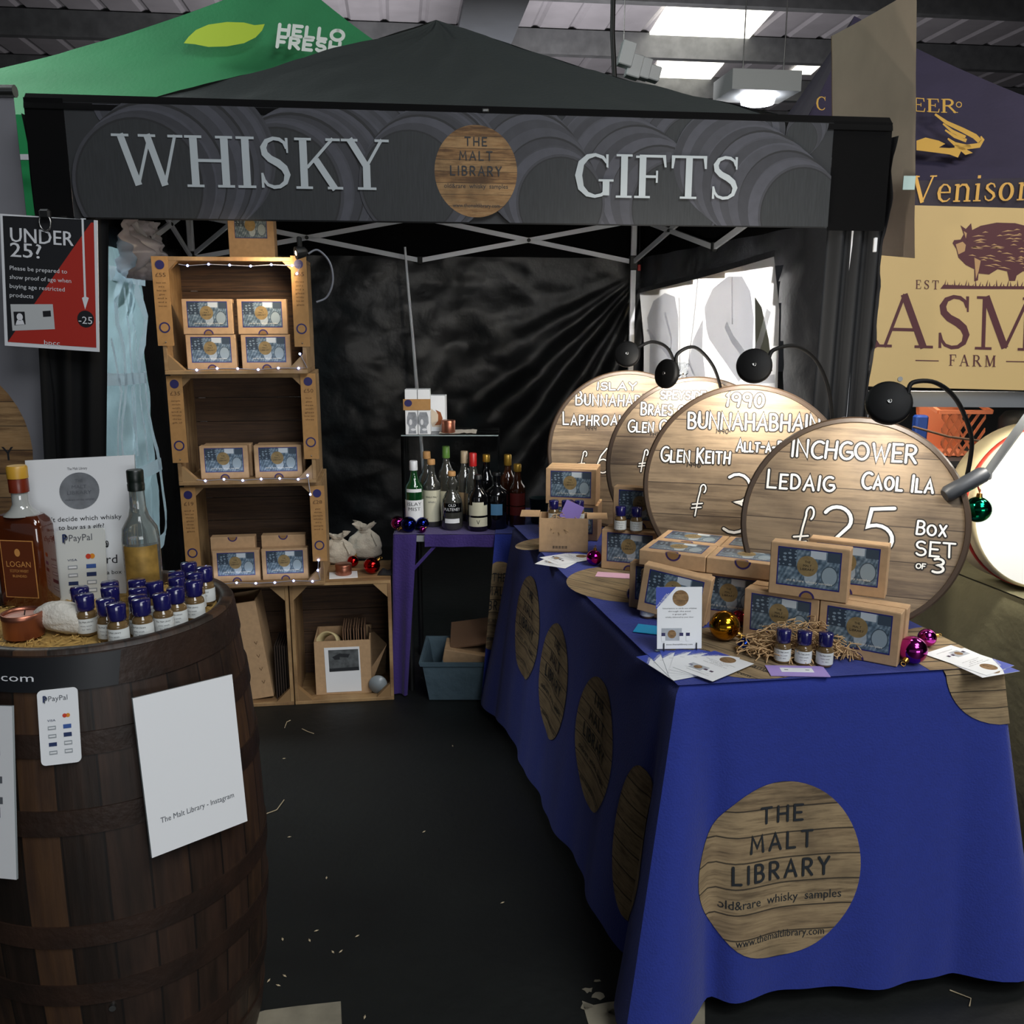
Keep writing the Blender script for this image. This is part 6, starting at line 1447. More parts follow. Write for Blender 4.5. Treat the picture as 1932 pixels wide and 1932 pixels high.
lo = bpy.data.objects.new('clamp_lamp_light', l_); C.objects.link(lo); dd = (Vc((dc.x, dc.y, 1.0)) - b_).normalized(); lo.location = b_ + dd * .016; lo.rotation_euler = dd.to_track_quat('-Z', 'Y').to_euler()
p = at(1845, 961, y=2.1); bauble('bauble', p, .031, '#0a7a52', 'green bauble hanging from the clamp on a red ribbon', GBa)
q = at(1845, 918, y=2.1); m = MB(); m.bar(p + Vc((0, 0, .042)), q, .004, mat('red_ribbon', '#c02a1c', .5), w2=.001); one('ribbon', m, 'short red ribbon carrying the green bauble', 'ribbon')
# ------------------------------------------------------------------ purple table with bottles
ZP = .672; yP = 3.425; xL, xR = -.462, .2
t = thing('bottle_table', 'table with a purple cloth carrying the whisky bottles at the back', 'table', ((xL + xR) / 2, yP + .25, 0))
M_purple = mat('purple_cloth', '#34206a', .8, bump=.3, bscale=120, sheen=.2)
m = MB(); m.box(((xL + xR) / 2, yP + .25, ZP - .02), (xR - xL - .02, .49, .025), MATS['table_board']); m.build('tabletop', t)
for a in (xL + .05, xR - .04):
    for b in (yP + .05, yP + .45): m = MB(); m.tube([(a, b, 0), (a, b, ZP - .03)], .012, M_dark); m.build('leg', t)
m = MB(); m.bar((xL + .06, yP + .01, ZP - .16), (xL + .16, yP + .01, ZP - .05), .012, M_purple, w2=.006); m.build('brace', t)
mb = MB()
mb.grid(lambda u, v: Vc((xL + (xR - xL) * u, yP + .5 * v, ZP - .0015)), 8, 6, M_purple)
mb.grid(lambda u, v: Vc((xL + .12 + (xR - xL - .12) * u, yP - .004 + .004 * math.sin(u * 24), ZP - .0015 - .05 * v)), 40, 3, M_purple, flip=True)
def pd(u, v):
    a = u * .62; bend = .09; d = ZP * .985 * v
    if a > bend: x, y_ = xL, yP + (a - bend); n = Vc((-1, 0, 0))
    else: x, y_ = xL + (bend - a), yP; n = Vc((0, -1, 0)) 
    if abs(a - bend) < .03: n = Vc((-.7, -.7, 0))
    o = .004 + v * .02 + .012 * v ** .6 * math.sin(a * 75) + .01 * v * fbm(a * 9, v * 3, 2)
    sh = -.05 * v * (1 - a / bend) if a < bend else 0
    return Vc((x + sh * 0, y_, ZP - .0015 - d)) + n * max(.002, o) + Vc((sh, 0, 0))
mb.grid(pd, 70, 24, M_purple, flip=False)
o_ = mb.build('tablecloth'); tag(o_, 'purple cloth over the bottle table at the back', 'tablecloth')
# blue printed cloth over its right end
mb = MB(); xa = -.066
mb.grid(lambda u, v: Vc((xa + (.1 - xa) * u, yP + .45 * v, ZP + .0015)), 6, 6, M_blue)
def bf(u, v): return Vc((xa - .055 * v * (1 - u) + (.1 - xa) * u, yP - .012 - .14 * v + .008 * v * math.sin(u * 20), ZP + .0015 - .65 * v))
mb.grid(bf, 30, 12, M_blue, flip=True)
bm_ = lambda x, y, l=0: bf(min(1, max(0, .17 + x / .32)), min(1, max(0, .42 - y / .65))) + Vc((0, -.002 - l, 0))
woodlogo(mb, 0, 0, .17, bm_, 0, M_cprint, M_cink)
o_ = mb.build('tablecloth'); tag(o_, 'dark blue printed cloth hanging at the right end of the purple table', 'tablecloth')
# bottles
M_gclear = mat('clear_bottle', '#4d4a40', .06, trans=.0, coat=.6, var=.25, vscale=14); M_gclear = mat('clear_bottle2', '#3a3a36', .05, coat=.8, spec=.8)
M_ggreen = mat('green_bottle', '#0f3d1d', .06, coat=.8); M_gdark = mat('dark_bottle', '#0a0a0c', .06, coat=.8); M_gamb = mat('amber_bottle', '#3a1c0c', .06, coat=.8)
M_cork = mat('cork', '#b98a55', .7); M_goldcap = mat('gold_cap', '#b08a34', .35, .5); M_redcap = mat('red_capsule', '#b01e1e', .4); M_greencap = mat('green_capsule', '#5f8a3c', .4); M_creamlab = mat('cream_label', '#c9c6ae', .6); M_bluelab = mat('blue_label', '#5b8fb5', .5); M_redlab = mat('red_label', '#6e2420', .5)
def bottle(px, y_, H, r, glass, cap, caplen, label, shape='std', lab=None, capn=None):
    c = at(px, 960, y=y_); c = Vc((c.x, y_, ZP + .0002)); yaw = -math.atan2(c.x, c.y)
    t = thing('whisky_bottle', label, 'bottle', c, yaw, 'whisky bottles on the purple table'); T = TR(c, yaw); nr = .0135
    if shape == 'std': pr = [(r * .9, 0), (r, .006), (r, H * .58), (r * .93, H * .64), (r * .6, H * .7), (nr * 1.15, H * .77), (nr, H * .82), (nr, H - caplen * .6)]
    elif shape == 'bulb': pr = [(r * .85, 0), (r, .01), (r * 1.02, H * .38), (r * .9, H * .52), (r * .6, H * .62), (nr * 1.1, H * .69), (nr * 1.75, H * .76), (nr * 1.75, H * .82), (nr * 1.05, H * .88), (nr, H - caplen * .6)]
    elif shape == 'squat': pr = [(r * .92, 0), (r, .006), (r, H * .6), (r * .9, H * .67), (nr * 1.4, H * .75), (nr * 1.15, H * .8), (nr * 1.3, H - caplen * .6)]
    m = MB(T); m.lathe(pr, glass, 28); gl = m.build('glass', t)
    m = MB(T); m.lathe([(nr * 1.16, H - caplen), (nr * 1.2, H - caplen + .002), (nr * 1.16, H - .002), (nr * 1.0, H)], cap, 18); m.build(capn or 'cap', t)
    if lab:
        m = MB(T)
        for (z0, z1, am, lm_, txs) in lab:
            rr_ = r + .0008; cyl = lambda x, y, l=0: (( rr_ + l) * math.sin(x / rr_), -(rr_ + l) * math.cos(x / rr_), y)
            m.grid(lambda u, v: cyl((2 * u - 1) * am * rr_, z0 + (z1 - z0) * v), 16, 1, lm_)
            for (s_, zz, hh, ww, ik) in txs: m.text(s_, 0, zz, hh, cyl, ik, .0006, al='C', sp=ww)
        m.build('paper_label', gl)
    return t
I_ = M_ink
bottle(782, 3.535, .272, .0365, M_ggreen, M_white, .038, 'green bottle with a white cap and a large white label', 'std', [(.028, .118, 1.3, M_paper, [('ISLAY', .096, .014, .06, I_), ('MIST', .076, .014, .05, I_)]), (.15, .163, .9, M_paper, [])])
bottle(807, 3.70, .285, .036, M_gclear, M_cork, .03, 'corked clear bottle at the back left of the purple table', 'std', [(.03, .13, 1.2, M_creamlab, [])])
bottle(815, 3.575, .272, .0365, M_gclear, M_cork, .022, 'corked bottle with a tall cream label', 'std', [(.022, .15, 1.25, M_creamlab, [('KILCHOMAN' if 0 else 'SINGLE MALT', .12, .007, .05, I_), ('whisky', .1, .008, .03, M_inkg)])])
bottle(843, 3.72, .305, .038, M_gclear, M_greencap, .05, 'tallest bottle, with a green neck and cork', 'std', [(.03, .12, 1.1, M_creamlab, [])])
bottle(853, 3.52, .232, .0435, M_gclear, M_cork, .018, 'round-bellied clear bottle with white lettering on a black band', 'bulb', [(.072, .11, 1.0, M_gdark, [('OLD', .097, .011, .03, M_white), ('PULTENEY', .08, .012, .066, M_white)]), (.03, .048, .7, M_paper, [])])
bottle(877, 3.69, .288, .035, M_gclear, mat('pale_capsule', '#a9977c', .5), .05, 'bottle with a pale capsule at the back of the purple table', 'std', [(.03, .12, 1.1, mat('tan_label', '#8a7456', .6), [])])
bottle(893, 3.66, .285, .035, M_gclear, M_redcap, .055, 'bottle with a bright red capsule', 'std', [(.03, .12, 1.0, MATS['tan_label'], [])])
bottle(902, 3.50, .222, .042, M_gdark, M_dark, .03, 'dark squat bottle with a pale arched label', 'squat', [(.064, .105, 1.0, M_creamlab, []), (.105, .118, .55, M_creamlab, []), (.02, .056, 1.0, M_creamlab, [('V', .03, .018, .014, I_)])])
bottle(918, 3.68, .275, .036, M_gdark, M_goldcap, .03, 'dark bottle with a gold neck behind the squat dark one', 'std')
bottle(937, 3.535, .225, .047, M_gdark, M_dark, .02, 'broad dark bottle with a small blue label', 'squat', [(.06, .105, .5, M_bluelab, [])])
bottle(958, 3.68, .275, .036, M_gamb, M_goldcap, .045, 'amber bottle with a long gold cap at the back right', 'std')
bottle(976, 3.56, .255, .033, M_gamb, M_goldcap, .03, 'amber bottle with a dark red label at the right end', 'std', [(.09, .14, 1.1, M_redlab, []), (.05, .085, 1.1, M_redlab, [])])
# acrylic riser
y0 = 3.60; a = at(757, 822, y=y0); b = at(940, 826, y=y0); zr = a.z
t = thing('acrylic_riser', 'clear acrylic riser standing over the whisky bottles', 'riser', ((a.x + b.x) / 2, y0 + .13, ZP))
m = MB(); m.box(((a.x + b.x) / 2, y0 + .13, zr), (b.x - a.x, .26, .006), M_acr); m.build('top_plate', t)
for xx in (a.x, b.x): m = MB(); m.box((xx, y0 + .13, (zr + ZP) / 2 - .0015), (.005, .26, zr - ZP - .005), M_acr); m.build('side_plate', t)
m = MB(); m.tube([(a.x, y0, zr), (b.x, y0, zr)], .0028, mat('acrylic_edge', '#8d9a9c', .15)); m.build('edge', t)
zr += .0035
def gbox(px, w_, h_, yy, label, yaw=0, tagc=False):
    c = at(px, 820, y=yy); M_ = TR((c.x, yy, zr), yaw); t = thing('glass_set_box', label, 'box', (c.x, yy, zr), yaw, 'white boxes on the acrylic riser')
    m = MB(M_); m.box((0, 0, h_ / 2), (w_, .06, h_), M_paper, .001); m.build('carton', t); return M_, t
M_, t = gbox(790, .1, .18, 3.64, 'white box printed with two tasting glasses on the riser', R(2))
P = Panel(M_ @ Vc((-.05, -.0305, 0)), M_ @ Vc((.05, -.0305, 0)), M_ @ Vc((-.05, -.0305, .18))); m = MB()
M_gl = mat('printed_glass', '#8c9096', .4, var=.3, vscale=50)
for cx in (.027, .072):
    m.poly([(cx - .02, .07), (cx - .014, .09), (cx + .014, .09), (cx + .02, .07), (cx + .021, .045), (cx + .012, .03), (cx + .016, .004), (cx - .016, .004), (cx - .012, .03), (cx - .021, .045)][::-1], P.map, M_gl, .0004); m.poly(circ(cx - .006, .05, .006, .012, n=12), P.map, M_white, .0007); m.poly(circ(cx + .004, .02, .01, .005, n=12), P.map, M_white, .0007)
m.poly([(.0495, 0), (.0515, 0), (.0515, .18), (.0495, .18)], P.map, M_ink, .0008); m.build('print', t)
m = MB(); P2 = Panel(M_ @ Vc((-.057, -.033, .098)), M_ @ Vc((.052, -.033, .098)), M_ @ Vc((-.057, -.033, .142))); P2.slab(m, M_tag, .001); m.build('kraft_band', t)
m = MB(); m.poly(circ(.02, .028, .0155, .014, n=20), P2.map, M_seal, .0006); m.build('wax_dot', t)
M_, t = gbox(823, .085, .148, 3.735, 'white box printed with a decanter behind the two-glass box', R(-3))
P = Panel(M_ @ Vc((-.042, -.0305, 0)), M_ @ Vc((.042, -.0305, 0)), M_ @ Vc((-.042, -.0305, .148))); m = MB()
m.poly([(.01, .105), (.02, .1), (.04, .085), (.062, .07), (.07, .05), (.062, .02), (.03, .02), (.02, .06)][::-1], P.map, mat('print_cream', '#cdbda8', .5), .0003); m.poly([(.045, .09), (.066, .08), (.074, .055), (.066, .028), (.04, .026), (.055, .045), (.056, .07)][::-1], P.map, mat('print_amber', '#8a4a22', .5), .0006); m.build('print', t)
c = at(846, 812, y=3.66); tin((c.x, 3.66, zr + .003), .028, .05, 'copper candle tin on the acrylic riser', 'copper candle tins')
m = MB(); c = at(865, 812, y=3.70); m.grid(lambda u, v: Vc((c.x - .075 + .15 * u, 3.63 + .13 * v, zr + .001 + .006 * abs(fbm(u * 4, v * 4, 2)) * min(1, 3 * abs(u - .3)))), 16, 16, M_linen); one('linen_cloth', m, 'small white cloth under the copper tin on the riser', 'cloth')
# baubles beside the bottles
for px, py, r, col, lb, dv in ((750, 984, .027, '#a0287c', 'purple-pink bauble at the left corner of the bottle table', (-.5, .6, .2)), (771, 991, .031, '#14206e', 'front dark blue bauble at the left corner of the bottle table', (-.7, -.2, -.3)), (797, 985, .026, '#14206e', 'dark blue bauble in front of the green bottle', (.4, .7, .3)), (797, 1001, .0135, '#b0308c', 'tiny pink bauble in front of the bottles', (.7, .3, .4))):
    yy = {.027: 3.50, .031: 3.455, .026: 3.49, .0135: 3.44}[r]; p = at(px, py, y=yy); bauble('bauble', (p.x, yy, ZP + r + .0003), r, col, lb, GBa, dirv=dv)
m = MB(); c = at(1018, 950, y=3.55); m.lathe([(.03, 0), (.031, .002), (.039, .1), (.041, .102), (.038, .104), (.029, .006)], mat('teal_plastic', '#2a3d40', .4), 28, c=(c.x + .0, 3.62, ZP + .002)); one('cup', m, 'dark teal plastic cup left of the far pile of boxes', 'cup')
# tub under the table
c = at(860, 1330, z=0); tx = -.175; ty_ = 3.34
t = thing('storage_tub', 'pale blue plastic tub with cardboard on the floor under the purple table', 'tub', (tx, ty_ + .15, 0))
M_tub = clearfilm('tub_plastic', '#8fa4b0', '#86a0ae', .6, .25)
m = MB()
def tubring(k, z): return [(tx + sx * k * (.155 + .03 * z / .2), ty_ + .15 + sy * (.125 + .025 * z / .2) * k, z) for sx, sy in ((-1, -1), (1, -1), (1, 1), (-1, 1))]
rings = [tubring(1, .004), tubring(1, .155), tubring(1.05, .155), tubring(1.06, .172), tubring(1.0, .172), tubring(.98, .155), tubring(.96, .01)]
vs = [p for r_ in rings for p in r_]; fs = [(0, 3, 2, 1), (24, 25, 26, 27)]
for i in range(6):
    for j in range(4): fs.append((i * 4 + j, i * 4 + (j + 1) % 4, (i + 1) * 4 + (j + 1) % 4, (i + 1) * 4 + j))
m.add(vs, fs, M_tub); m.build('body', t)
for i in range(5):
    m = MB(TR((tx - .1 + .05 * i, ty_ + .1, 0)) ); m.box((0, -.072, .1), (.004, .004, .14), M_tub); m.build('rib', t) if i in (0, 4) else None
m = MB(TR((tx - .02, ty_ + .14, .0)) @ Matrix.Translation((0, 0, .085)) @ Matrix.Rotation(R(10), 4, 'Y')); m.box((0, 0, .05), (.19, .14, .1), M_kraft, .002); one('carton', m, 'small kraft carton lying in the pale blue tub', 'box')
m = MB(Matrix.Translation((tx + .05, ty_ + .2, .23)) @ Matrix.Rotation(R(-8), 4, 'Y') @ Matrix.Rotation(R(12), 4, 'X')); m.box((0, 0, 0), (.26, .2, .006), MATS['brown_card']); one('cardboard_sheet', m, 'brown cardboard sheet lying on top of the pale blue tub', 'cardboard')
# bag on the floor by the table foot
m = MB()
bp_ = [at(952, 1288, z=.02), at(985, 1284, z=.05), at(1000, 1330, z=.02), at(1022, 1362, z=.004), at(995, 1345, z=.004), at(968, 1315, z=.004)]
m.add(bp_ + [p + Vc((0, .02, .012)) for p in bp_], [(0, 1, 2, 5), (5, 2, 3, 4), (6, 7, 8, 11), (11, 8, 9, 10)], mat('pale_blue_plastic', '#a9bcd6', .35)); one('plastic_bag', m, 'pale blue plastic bag on the floor by the blue table foot', 'bag')
# ------------------------------------------------------------------ whisky barrel in the left foreground
BC = Vc((-.804, 1.667, 0)); BHT = .955
def brad(z): t = (z - .4775) / .4775; return .287 - .037 * t * t
def oak(name):
    m = bpy.data.materials.new(name); m.use_nodes = True; nt = m.node_tree; b = nt.nodes['Principled BSDF']; L = nt.links.new
    uv = N(nt, 'UVMap'); sp = N(nt, 'SeparateXYZ'); L(uv.outputs[0], sp.inputs[0]); U, V_ = sp.outputs[0], sp.outputs[1]
    wn0 = N(nt, 'TexWhiteNoise', noise_dimensions='1D'); k = mth(nt, 'MULTIPLY', U, 26)
    idx = mth(nt, 'FLOOR', k); fr = mth(nt, 'FRACT', k); L(idx, wn0.inputs['W'])
    cv = N(nt, 'CombineXYZ'); L(mth(nt, 'MULTIPLY', U, 90), cv.inputs[0]); L(mth(nt, 'MULTIPLY', V_, 5), cv.inputs[1]); L(mth(nt, 'MULTIPLY', wn0.outputs[0], 30), cv.inputs[2])
    g = N(nt, 'TexNoise'); g.inputs['Scale'].default_value = 1; g.inputs['Detail'].default_value = 8; L(cv.outputs[0], g.inputs[0])
    c3 = N(nt, 'CombineXYZ'); L(mth(nt, 'MULTIPLY', U, 14), c3.inputs[0]); L(mth(nt, 'MULTIPLY', V_, 3.5), c3.inputs[1]); L(mth(nt, 'MULTIPLY', wn0.outputs[0], 11), c3.inputs[2])
    st = N(nt, 'TexNoise'); st.inputs['Scale'].default_value = 1; st.inputs['Detail'].default_value = 5; L(c3.outputs[0], st.inputs[0])
    r = N(nt, 'ValToRGB'); e = r.color_ramp.elements; e[0].position = .28; e[0].color = lin('#1d130c'); e[1].position = .75; e[1].color = lin('#4a3320'); q = e.new(.5); q.color = lin('#33231a')
    L(mth(nt, 'ADD', mth(nt, 'MULTIPLY', g.outputs[0], .6), mth(nt, 'MULTIPLY', wn0.outputs[0], .42)), r.inputs[0])
    sr = N(nt, 'ValToRGB'); sr.color_ramp.elements[0].position = .5; sr.color_ramp.elements[1].position = .66; L(st.outputs[0], sr.inputs[0])
    c = mixc(nt, mth(nt, 'MULTIPLY', sr.outputs[0], .8), r.outputs[0], lin('#120c08'))
    se = mth(nt, 'LESS_THAN', mth(nt, 'MINIMUM', fr, mth(nt, 'SUBTRACT', 1, fr)), .03); c = mixc(nt, mth(nt, 'MULTIPLY', se, .85), c, lin('#0c0806'))
    L(c, b.inputs['Base Color']); b.inputs['Roughness'].default_value = .5
    bp = N(nt, 'Bump'); bp.inputs['Strength'].default_value = .4; bp.inputs['Distance'].default_value = .004; L(mth(nt, 'SUBTRACT', g.outputs[0], mth(nt, 'MULTIPLY', se, 2)), bp.inputs['Height']); L(bp.outputs[0], b.inputs['Normal'])
    return m
M_oak = oak('barrel_oak'); M_hoop = mat('rusty_hoop', '#1f1611', .5, .2, col2='#35241b', vscale=9, bump=.2, bscale=60); M_hblk = mat('painted_hoop_black', '#121418', .45)
t = thing('whisky_barrel', 'dark oak whisky barrel in the left foreground with white sheets on its side', 'barrel', BC)
m = MB(Matrix.Translation(BC)); zs = [.0 + BHT * i / 26 for i in range(27)]
m.lathe([(brad(z), z) for z in zs] + [(brad(BHT) - .016, BHT + .002), (brad(BHT) - .024, BHT - .004), (brad(BHT) - .026, BHT - .03)], M_oak, 104, caps=False); m.build('staves', t)
m = MB(Matrix.Translation(BC)); m.lathe([(brad(BHT) - .026, BHT - .031), (.001, BHT - .0315)], M_oak, 48, caps=False); m.build('head', t)
def hoop(z0, z1, mm, lab=None):
    m = MB(Matrix.Translation(BC)); e = .0035
    m.lathe([(brad(z0), z0), (brad(z0) + e, z0), (brad((z0 + z1) / 2) + e, (z0 + z1) / 2), (brad(z1) + e, z1), (brad(z1), z1)], mm, 120, smooth=False, caps=False); return m
m = hoop(.888, .948, M_hoop)
# black painted length of the top hoop, lettered
def barmap(a0):
    def f(x, y, l=0):
        r = brad(y) + .0055 + l; a = a0 + x / r; return Vc((r * math.cos(a), r * math.sin(a), y))
    return f
def bar_hit(px, py, extra=0.0):
    d = ray(px, py); best = None
    for i in range(1, 3000):
        p = EYE + d * (i * .001)
        if p.z < BHT and math.hypot(p.x - BC.x, p.y - BC.y) < brad(max(0, p.z)) + extra: return p
    return EYE + d * 1.6
h_ = bar_hit(232, 1245); aE = math.atan2(h_.y - BC.y, h_.x - BC.x)
f = barmap(aE - 1.25)
m.grid(lambda u, v: f(u * 1.25 * brad(.92), .889 + .058 * v, 0), 40, 1, M_hblk)
h2 = bar_hit(66, 1255); aT = math.atan2(h2.y - BC.y, h2.x - BC.x); f2 = barmap(aT)
m.text('www.themaltlibrary.com', 0, .908, .0135, f2, M_white, .001, al='R', sp=.34)
m.build('hoop', t)
for z0, z1 in ((.775, .815), (.635, .68), (.42, .462), (.3, .342), (.158, .2), (.03, .09)): hoop(z0, z1, M_hoop).build('hoop', t)
m = MB(); h3 = bar_hit(213, 1898); n = Vc((h3.x - BC.x, h3.y - BC.y, 0)).normalized(); m.tube([h3 - n * .003, h3 + n * .007], .006, M_steel, 10); m.build('rivet', t)
# straw filling
FZ = BHT - .022
M_chaff = mat('oat_straw', '#b3904e', .8, var=.3, vscale=60)
m = MB(); rf = brad(BHT) - .027
def ff(u, v):
    a = 2 * math.pi * u; r = rf * v; x, y = r * math.cos(a), r * math.sin(a)
    return BC + Vc((x, y, FZ + .004 * fbm(x * 20, y * 20, 2) + .006 * (1 - v ** 4) - .004))
m.grid(ff, 60, 24, M_chaff)
rr = random.Random(11)
for i in range(1500):
    a = rr.uniform(0, 6.283); r = rf * math.sqrt(rr.random()) * .985; p = BC + Vc((r * math.cos(a), r * math.sin(a), FZ + .001 + .006 * rr.random())); d = Vc((rr.uniform(-1, 1), rr.uniform(-1, 1), rr.uniform(-.3, .5))).normalized() * rr.uniform(.004, .011)
    s = d.cross(Vc((0, 0, 1))).normalized() * rr.uniform(.0008, .0018); up = Vc((0, 0, .0014))
    m.add([p - d, p + s, p + d, p - s, p + up], [(0, 1, 4), (1, 2, 4), (2, 3, 4), (3, 0, 4)], M_chaff)
o_ = one('straw_filling', m, 'golden oat straw filling the top of the barrel', 'straw'); o_['kind'] = 'stuff'
ZF = FZ + .006
# sheets on the barrel side
def sheet(name, px4, label, cat, art, th=.002, off=.006, rad=0, side=None):
    """px4: bottom left, bottom right, top left pixels on a plane just off the staves"""
    cxp = (px4[1][0] + px4[2][0]) / 2; cyp = (px4[1][1] + px4[2][1]) / 2
    h = bar_hit(cxp, cyp, off); n = Vc((h.x - BC.x, h.y - BC.y, 0)).normalized(); tan = Vc((-n.y, n.x, 0))
    tl_ = Vc((0, 0, 1)) if True else None
    sl = -(brad(h.z + .01) - brad(h.z - .01)) / .02; n = (n + Vc((0, 0, sl))).normalized()
    W = []
    for q in px4:
        d = ray(*q); k = (h - EYE).dot(n) / d.dot(n); W.append(EYE + d * k)
    P = Panel(*W); m = MB(); P.slab(m, M_paper, th, side, rad=rad); art(m, P); o = one(name, m, label, cat); return o
def art_insta(m, P):
    m.text('The Malt Library - Instagram', P.W * .5, P.H * .195, P.H * .036, P.map, M_inkg, .0006, al='C', sp=P.W * .76)
M_acrs = mat('acrylic_rim', '#8f9698', .25)
sheet('notice_sheet', ((287, 1619), (467, 1549), (250, 1318)), 'white notice sheet with one line of grey text on the right of the barrel', 'notice', art_insta, .004, .026, 0, M_acrs)
M_logos = [mat('pay_' + n, c, .5) for n, c in (('red', '#c8402c'), ('orange', '#d98a2b'), ('blue', '#3a5a9c'), ('navy', '#26355e'), ('grey', '#9aa0a4'))]
def paymark(m, P, x, y, s, l=.0006):
    m.text('PayPal', x + .42 * s, y, s * .52, P.map, M_inkg, l, sp=s * 1.75)
    hand(m, 'P', x, y - .02 * s, s * .55, P.map, M_logos[3], s * .12, l, sx=.8, jit=0); hand(m, 'P', x + .1 * s, y - .12 * s, s * .55, P.map, M_inkg, s * .09, l, sx=.8, jit=0)
def art_pay(m, P):
    W_, H_ = P.W, P.H; paymark(m, P, W_ * .16, H_ * .85, W_ * .27)
    for i in range(5):
        y = H_ * (.58 - .11 * i); 
        if i == 0: m.text('VISA', W_ * .22, y, H_ * .03, P.map, M_logos[3], .0006, sp=W_ * .2); m.disc(W_ * .65, y + .008, W_ * .055, W_ * .055, P.map, M_logos[0], .0006, 1, 16); m.disc(W_ * .73, y + .008, W_ * .055, W_ * .055, P.map, M_logos[1], .0005, 1, 16)
        else:
            m.poly([(W_ * .22, y), (W_ * .42, y), (W_ * .42, y + H_ * .05), (W_ * .22, y + H_ * .05)], P.map, M_logos[(4, 4, 4, 3, 4)[i]], .0006); m.poly([(W_ * .24, y + .002), (W_ * .4, y + .002), (W_ * .4, y + H_ * .05 - .002), (W_ * .24, y + H_ * .05 - .002)], P.map, M_paper, .0009) if i != 3 else None
            m.poly([(W_ * .6, y), (W_ * .8, y), (W_ * .8, y + H_ * .055), (W_ * .6, y + H_ * .055)], P.map, M_logos[(4, 2, 3, 4, 4)[i]], .0006)
            if i > 2: m.poly([(W_ * .62, y + .002), (W_ * .78, y + .002), (W_ * .78, y + H_ * .055 - .002), (W_ * .62, y + H_ * .055 - .002)], P.map, M_paper, .0009)
sheet('payment_card', ((78, 1446), (154, 1437), (69, 1304)), 'small rounded white payment card stuck to the barrel staves', 'card', art_pay, .002, .009, .008)
def art_left(m, P):
    W_, H_ = P.W, P.H
    m.poly([(W_ * .3, H_ * .72), (W_ * .82, H_ * .72), (W_ * .82, H_ * .84), (W_ * .3, H_ * .84)], P.map, M_logos[3], .0006)
    for i, (a, b) in enumerate(((.56, .6), (.5, .54), (.44, .48), (.36, .42))): m.poly([(W_ * .35, H_ * a), (W_ * (.8 if i % 2 else .84), H_ * a), (W_ * (.8 if i % 2 else .84), H_ * b), (W_ * .35, H_ * b)], P.map, M_inkg, .0006)
sheet('notice_sheet', ((-98, 1648), (31, 1660), (-110, 1330)), 'white notice sheet on the barrel cut off by the left frame edge', 'notice', art_left, .004, .026, 0, M_acrs)
# sign standing on the barrel
yS = 1.80
P = Panel(at(62, 1128, y=yS), at(262, 1118, y=yS), at(47, 869, y=yS)); t = thing('table_sign', 'white sign with a grey barrel-end logo standing on the barrel', 'sign', P.map(P.W / 2, 0))
m = MB(); P.slab(m, M_paper, .003, M_acrs)
c_ = P.loc(150, 926); m.disc(c_[0], c_[1], .041, .038, P.map, mat('logo_grey', '#777b80', .5, var=.25, vscale=30), .0006, 3, 40)
for i, (s_, w_) in enumerate((('THE', .016), ('MALT', .03), ('LIBRARY', .05), ('old&rare whisky samples', .06))): m.text(s_, c_[0], c_[1] + .018 - .0125 * i, (.007, .007, .008, .004)[i], P.map, M_inkg, .001, al='C', sp=w_)
def st(s_, px, py, h, wpx, ik=M_ink):
    q = P.loc(px, py); q2 = P.loc(px + wpx, py); m.text(s_, q[0], q[1], h * P.H / 262, P.map, ik, .0006, sp=q2[0] - q[0])
st('The Malt Library', 127, 887, 5, 38, M_inkg); st("Can't decide which whisky", 74, 986, 9, 156); st('to buy as a gift?', 111, 1000, 9, 86); st('Get a', 150, 1034, 14, 55); st('£20', 180, 1034, 14, 26); st('gift card', 138, 1066, 17, 84); st('in a box', 190, 1084, 8, 40)
m.build('sheet', t)
m = MB(); m.box(P.map(P.W / 2, 0, -.02) + Vc((0, 0, -.004)), (P.W, .06, .005), M_acr); m.build('foot', t)
P = Panel(at(112, 1140, y=1.765), at(203, 1134, y=1.765), at(104, 1002, y=1.765)); m = MB(); P.slab(m, mat('card_offwhite', '#d3d6d2', .45), .003, rad=.006); art_pay(m, P); one('payment_card', m, 'payment card standing on the barrel in front of the white sign', 'card')
# square amber bottle
q = at(48, 1148, z=ZF); W_ = .108; D_ = .06; yaw = R(-8)
p0 = Vc((q.x - .006, q.y + .038, ZF)); t = thing('whisky_bottle', 'large square amber whisky bottle with a yellow cap on the barrel', 'bottle', p0, yaw); T = TR(p0, yaw) @ Matrix.Diagonal((.93, .93, 1.06, 1))
def sqsec(w, d, z, r): 
    pts = []
    for sx, sy, a in ((1, 1, 0), (-1, 1, 90), (-1, -1, 180), (1, -1, 270)):
        for k in range(5): an = R(a + 90 * k / 4); pts.append((sx * (w / 2 - r) + r * math.cos(an), sy * (d / 2 - r) + r * math.sin(an), z))
    return pts
M_whisky = mat('whisky_in_bottle', '#4a1f0b', .06, coat=.8, var=.25, vscale=9)
def loft(secs, m_, T, name, parent):
    m = MB(T); n_ = len(secs[0]); vs = [p for s in secs for p in s]; fs = [(i * n_ + j, i * n_ + (j + 1) % n_, (i + 1) * n_ + (j + 1) % n_, (i + 1) * n_ + j) for i in range(len(secs) - 1) for j in range(n_)]
    m.add(vs, fs, m_, None, True); m.add(secs[0], [list(range(n_))[::-1]], m_); m.add(secs[-1], [list(range(n_))], m_); return m.build(name, parent)
loft([sqsec(W_ * .96, D_ * .94, 0, .012), sqsec(W_, D_, .006, .012), sqsec(W_, D_, .15, .012), sqsec(W_ * .94, D_ * .92, .163, .014), sqsec(W_ * .78, D_ * .8, .172, .016)], M_whisky, T, 'body', t)
m = MB(T); m.lathe([(.036, .171), (.022, .182), (.0165, .192), (.0165, .216)], mat('neck_glass', '#9a9c98', .06, coat=.8), 24); m.build('neck', t)
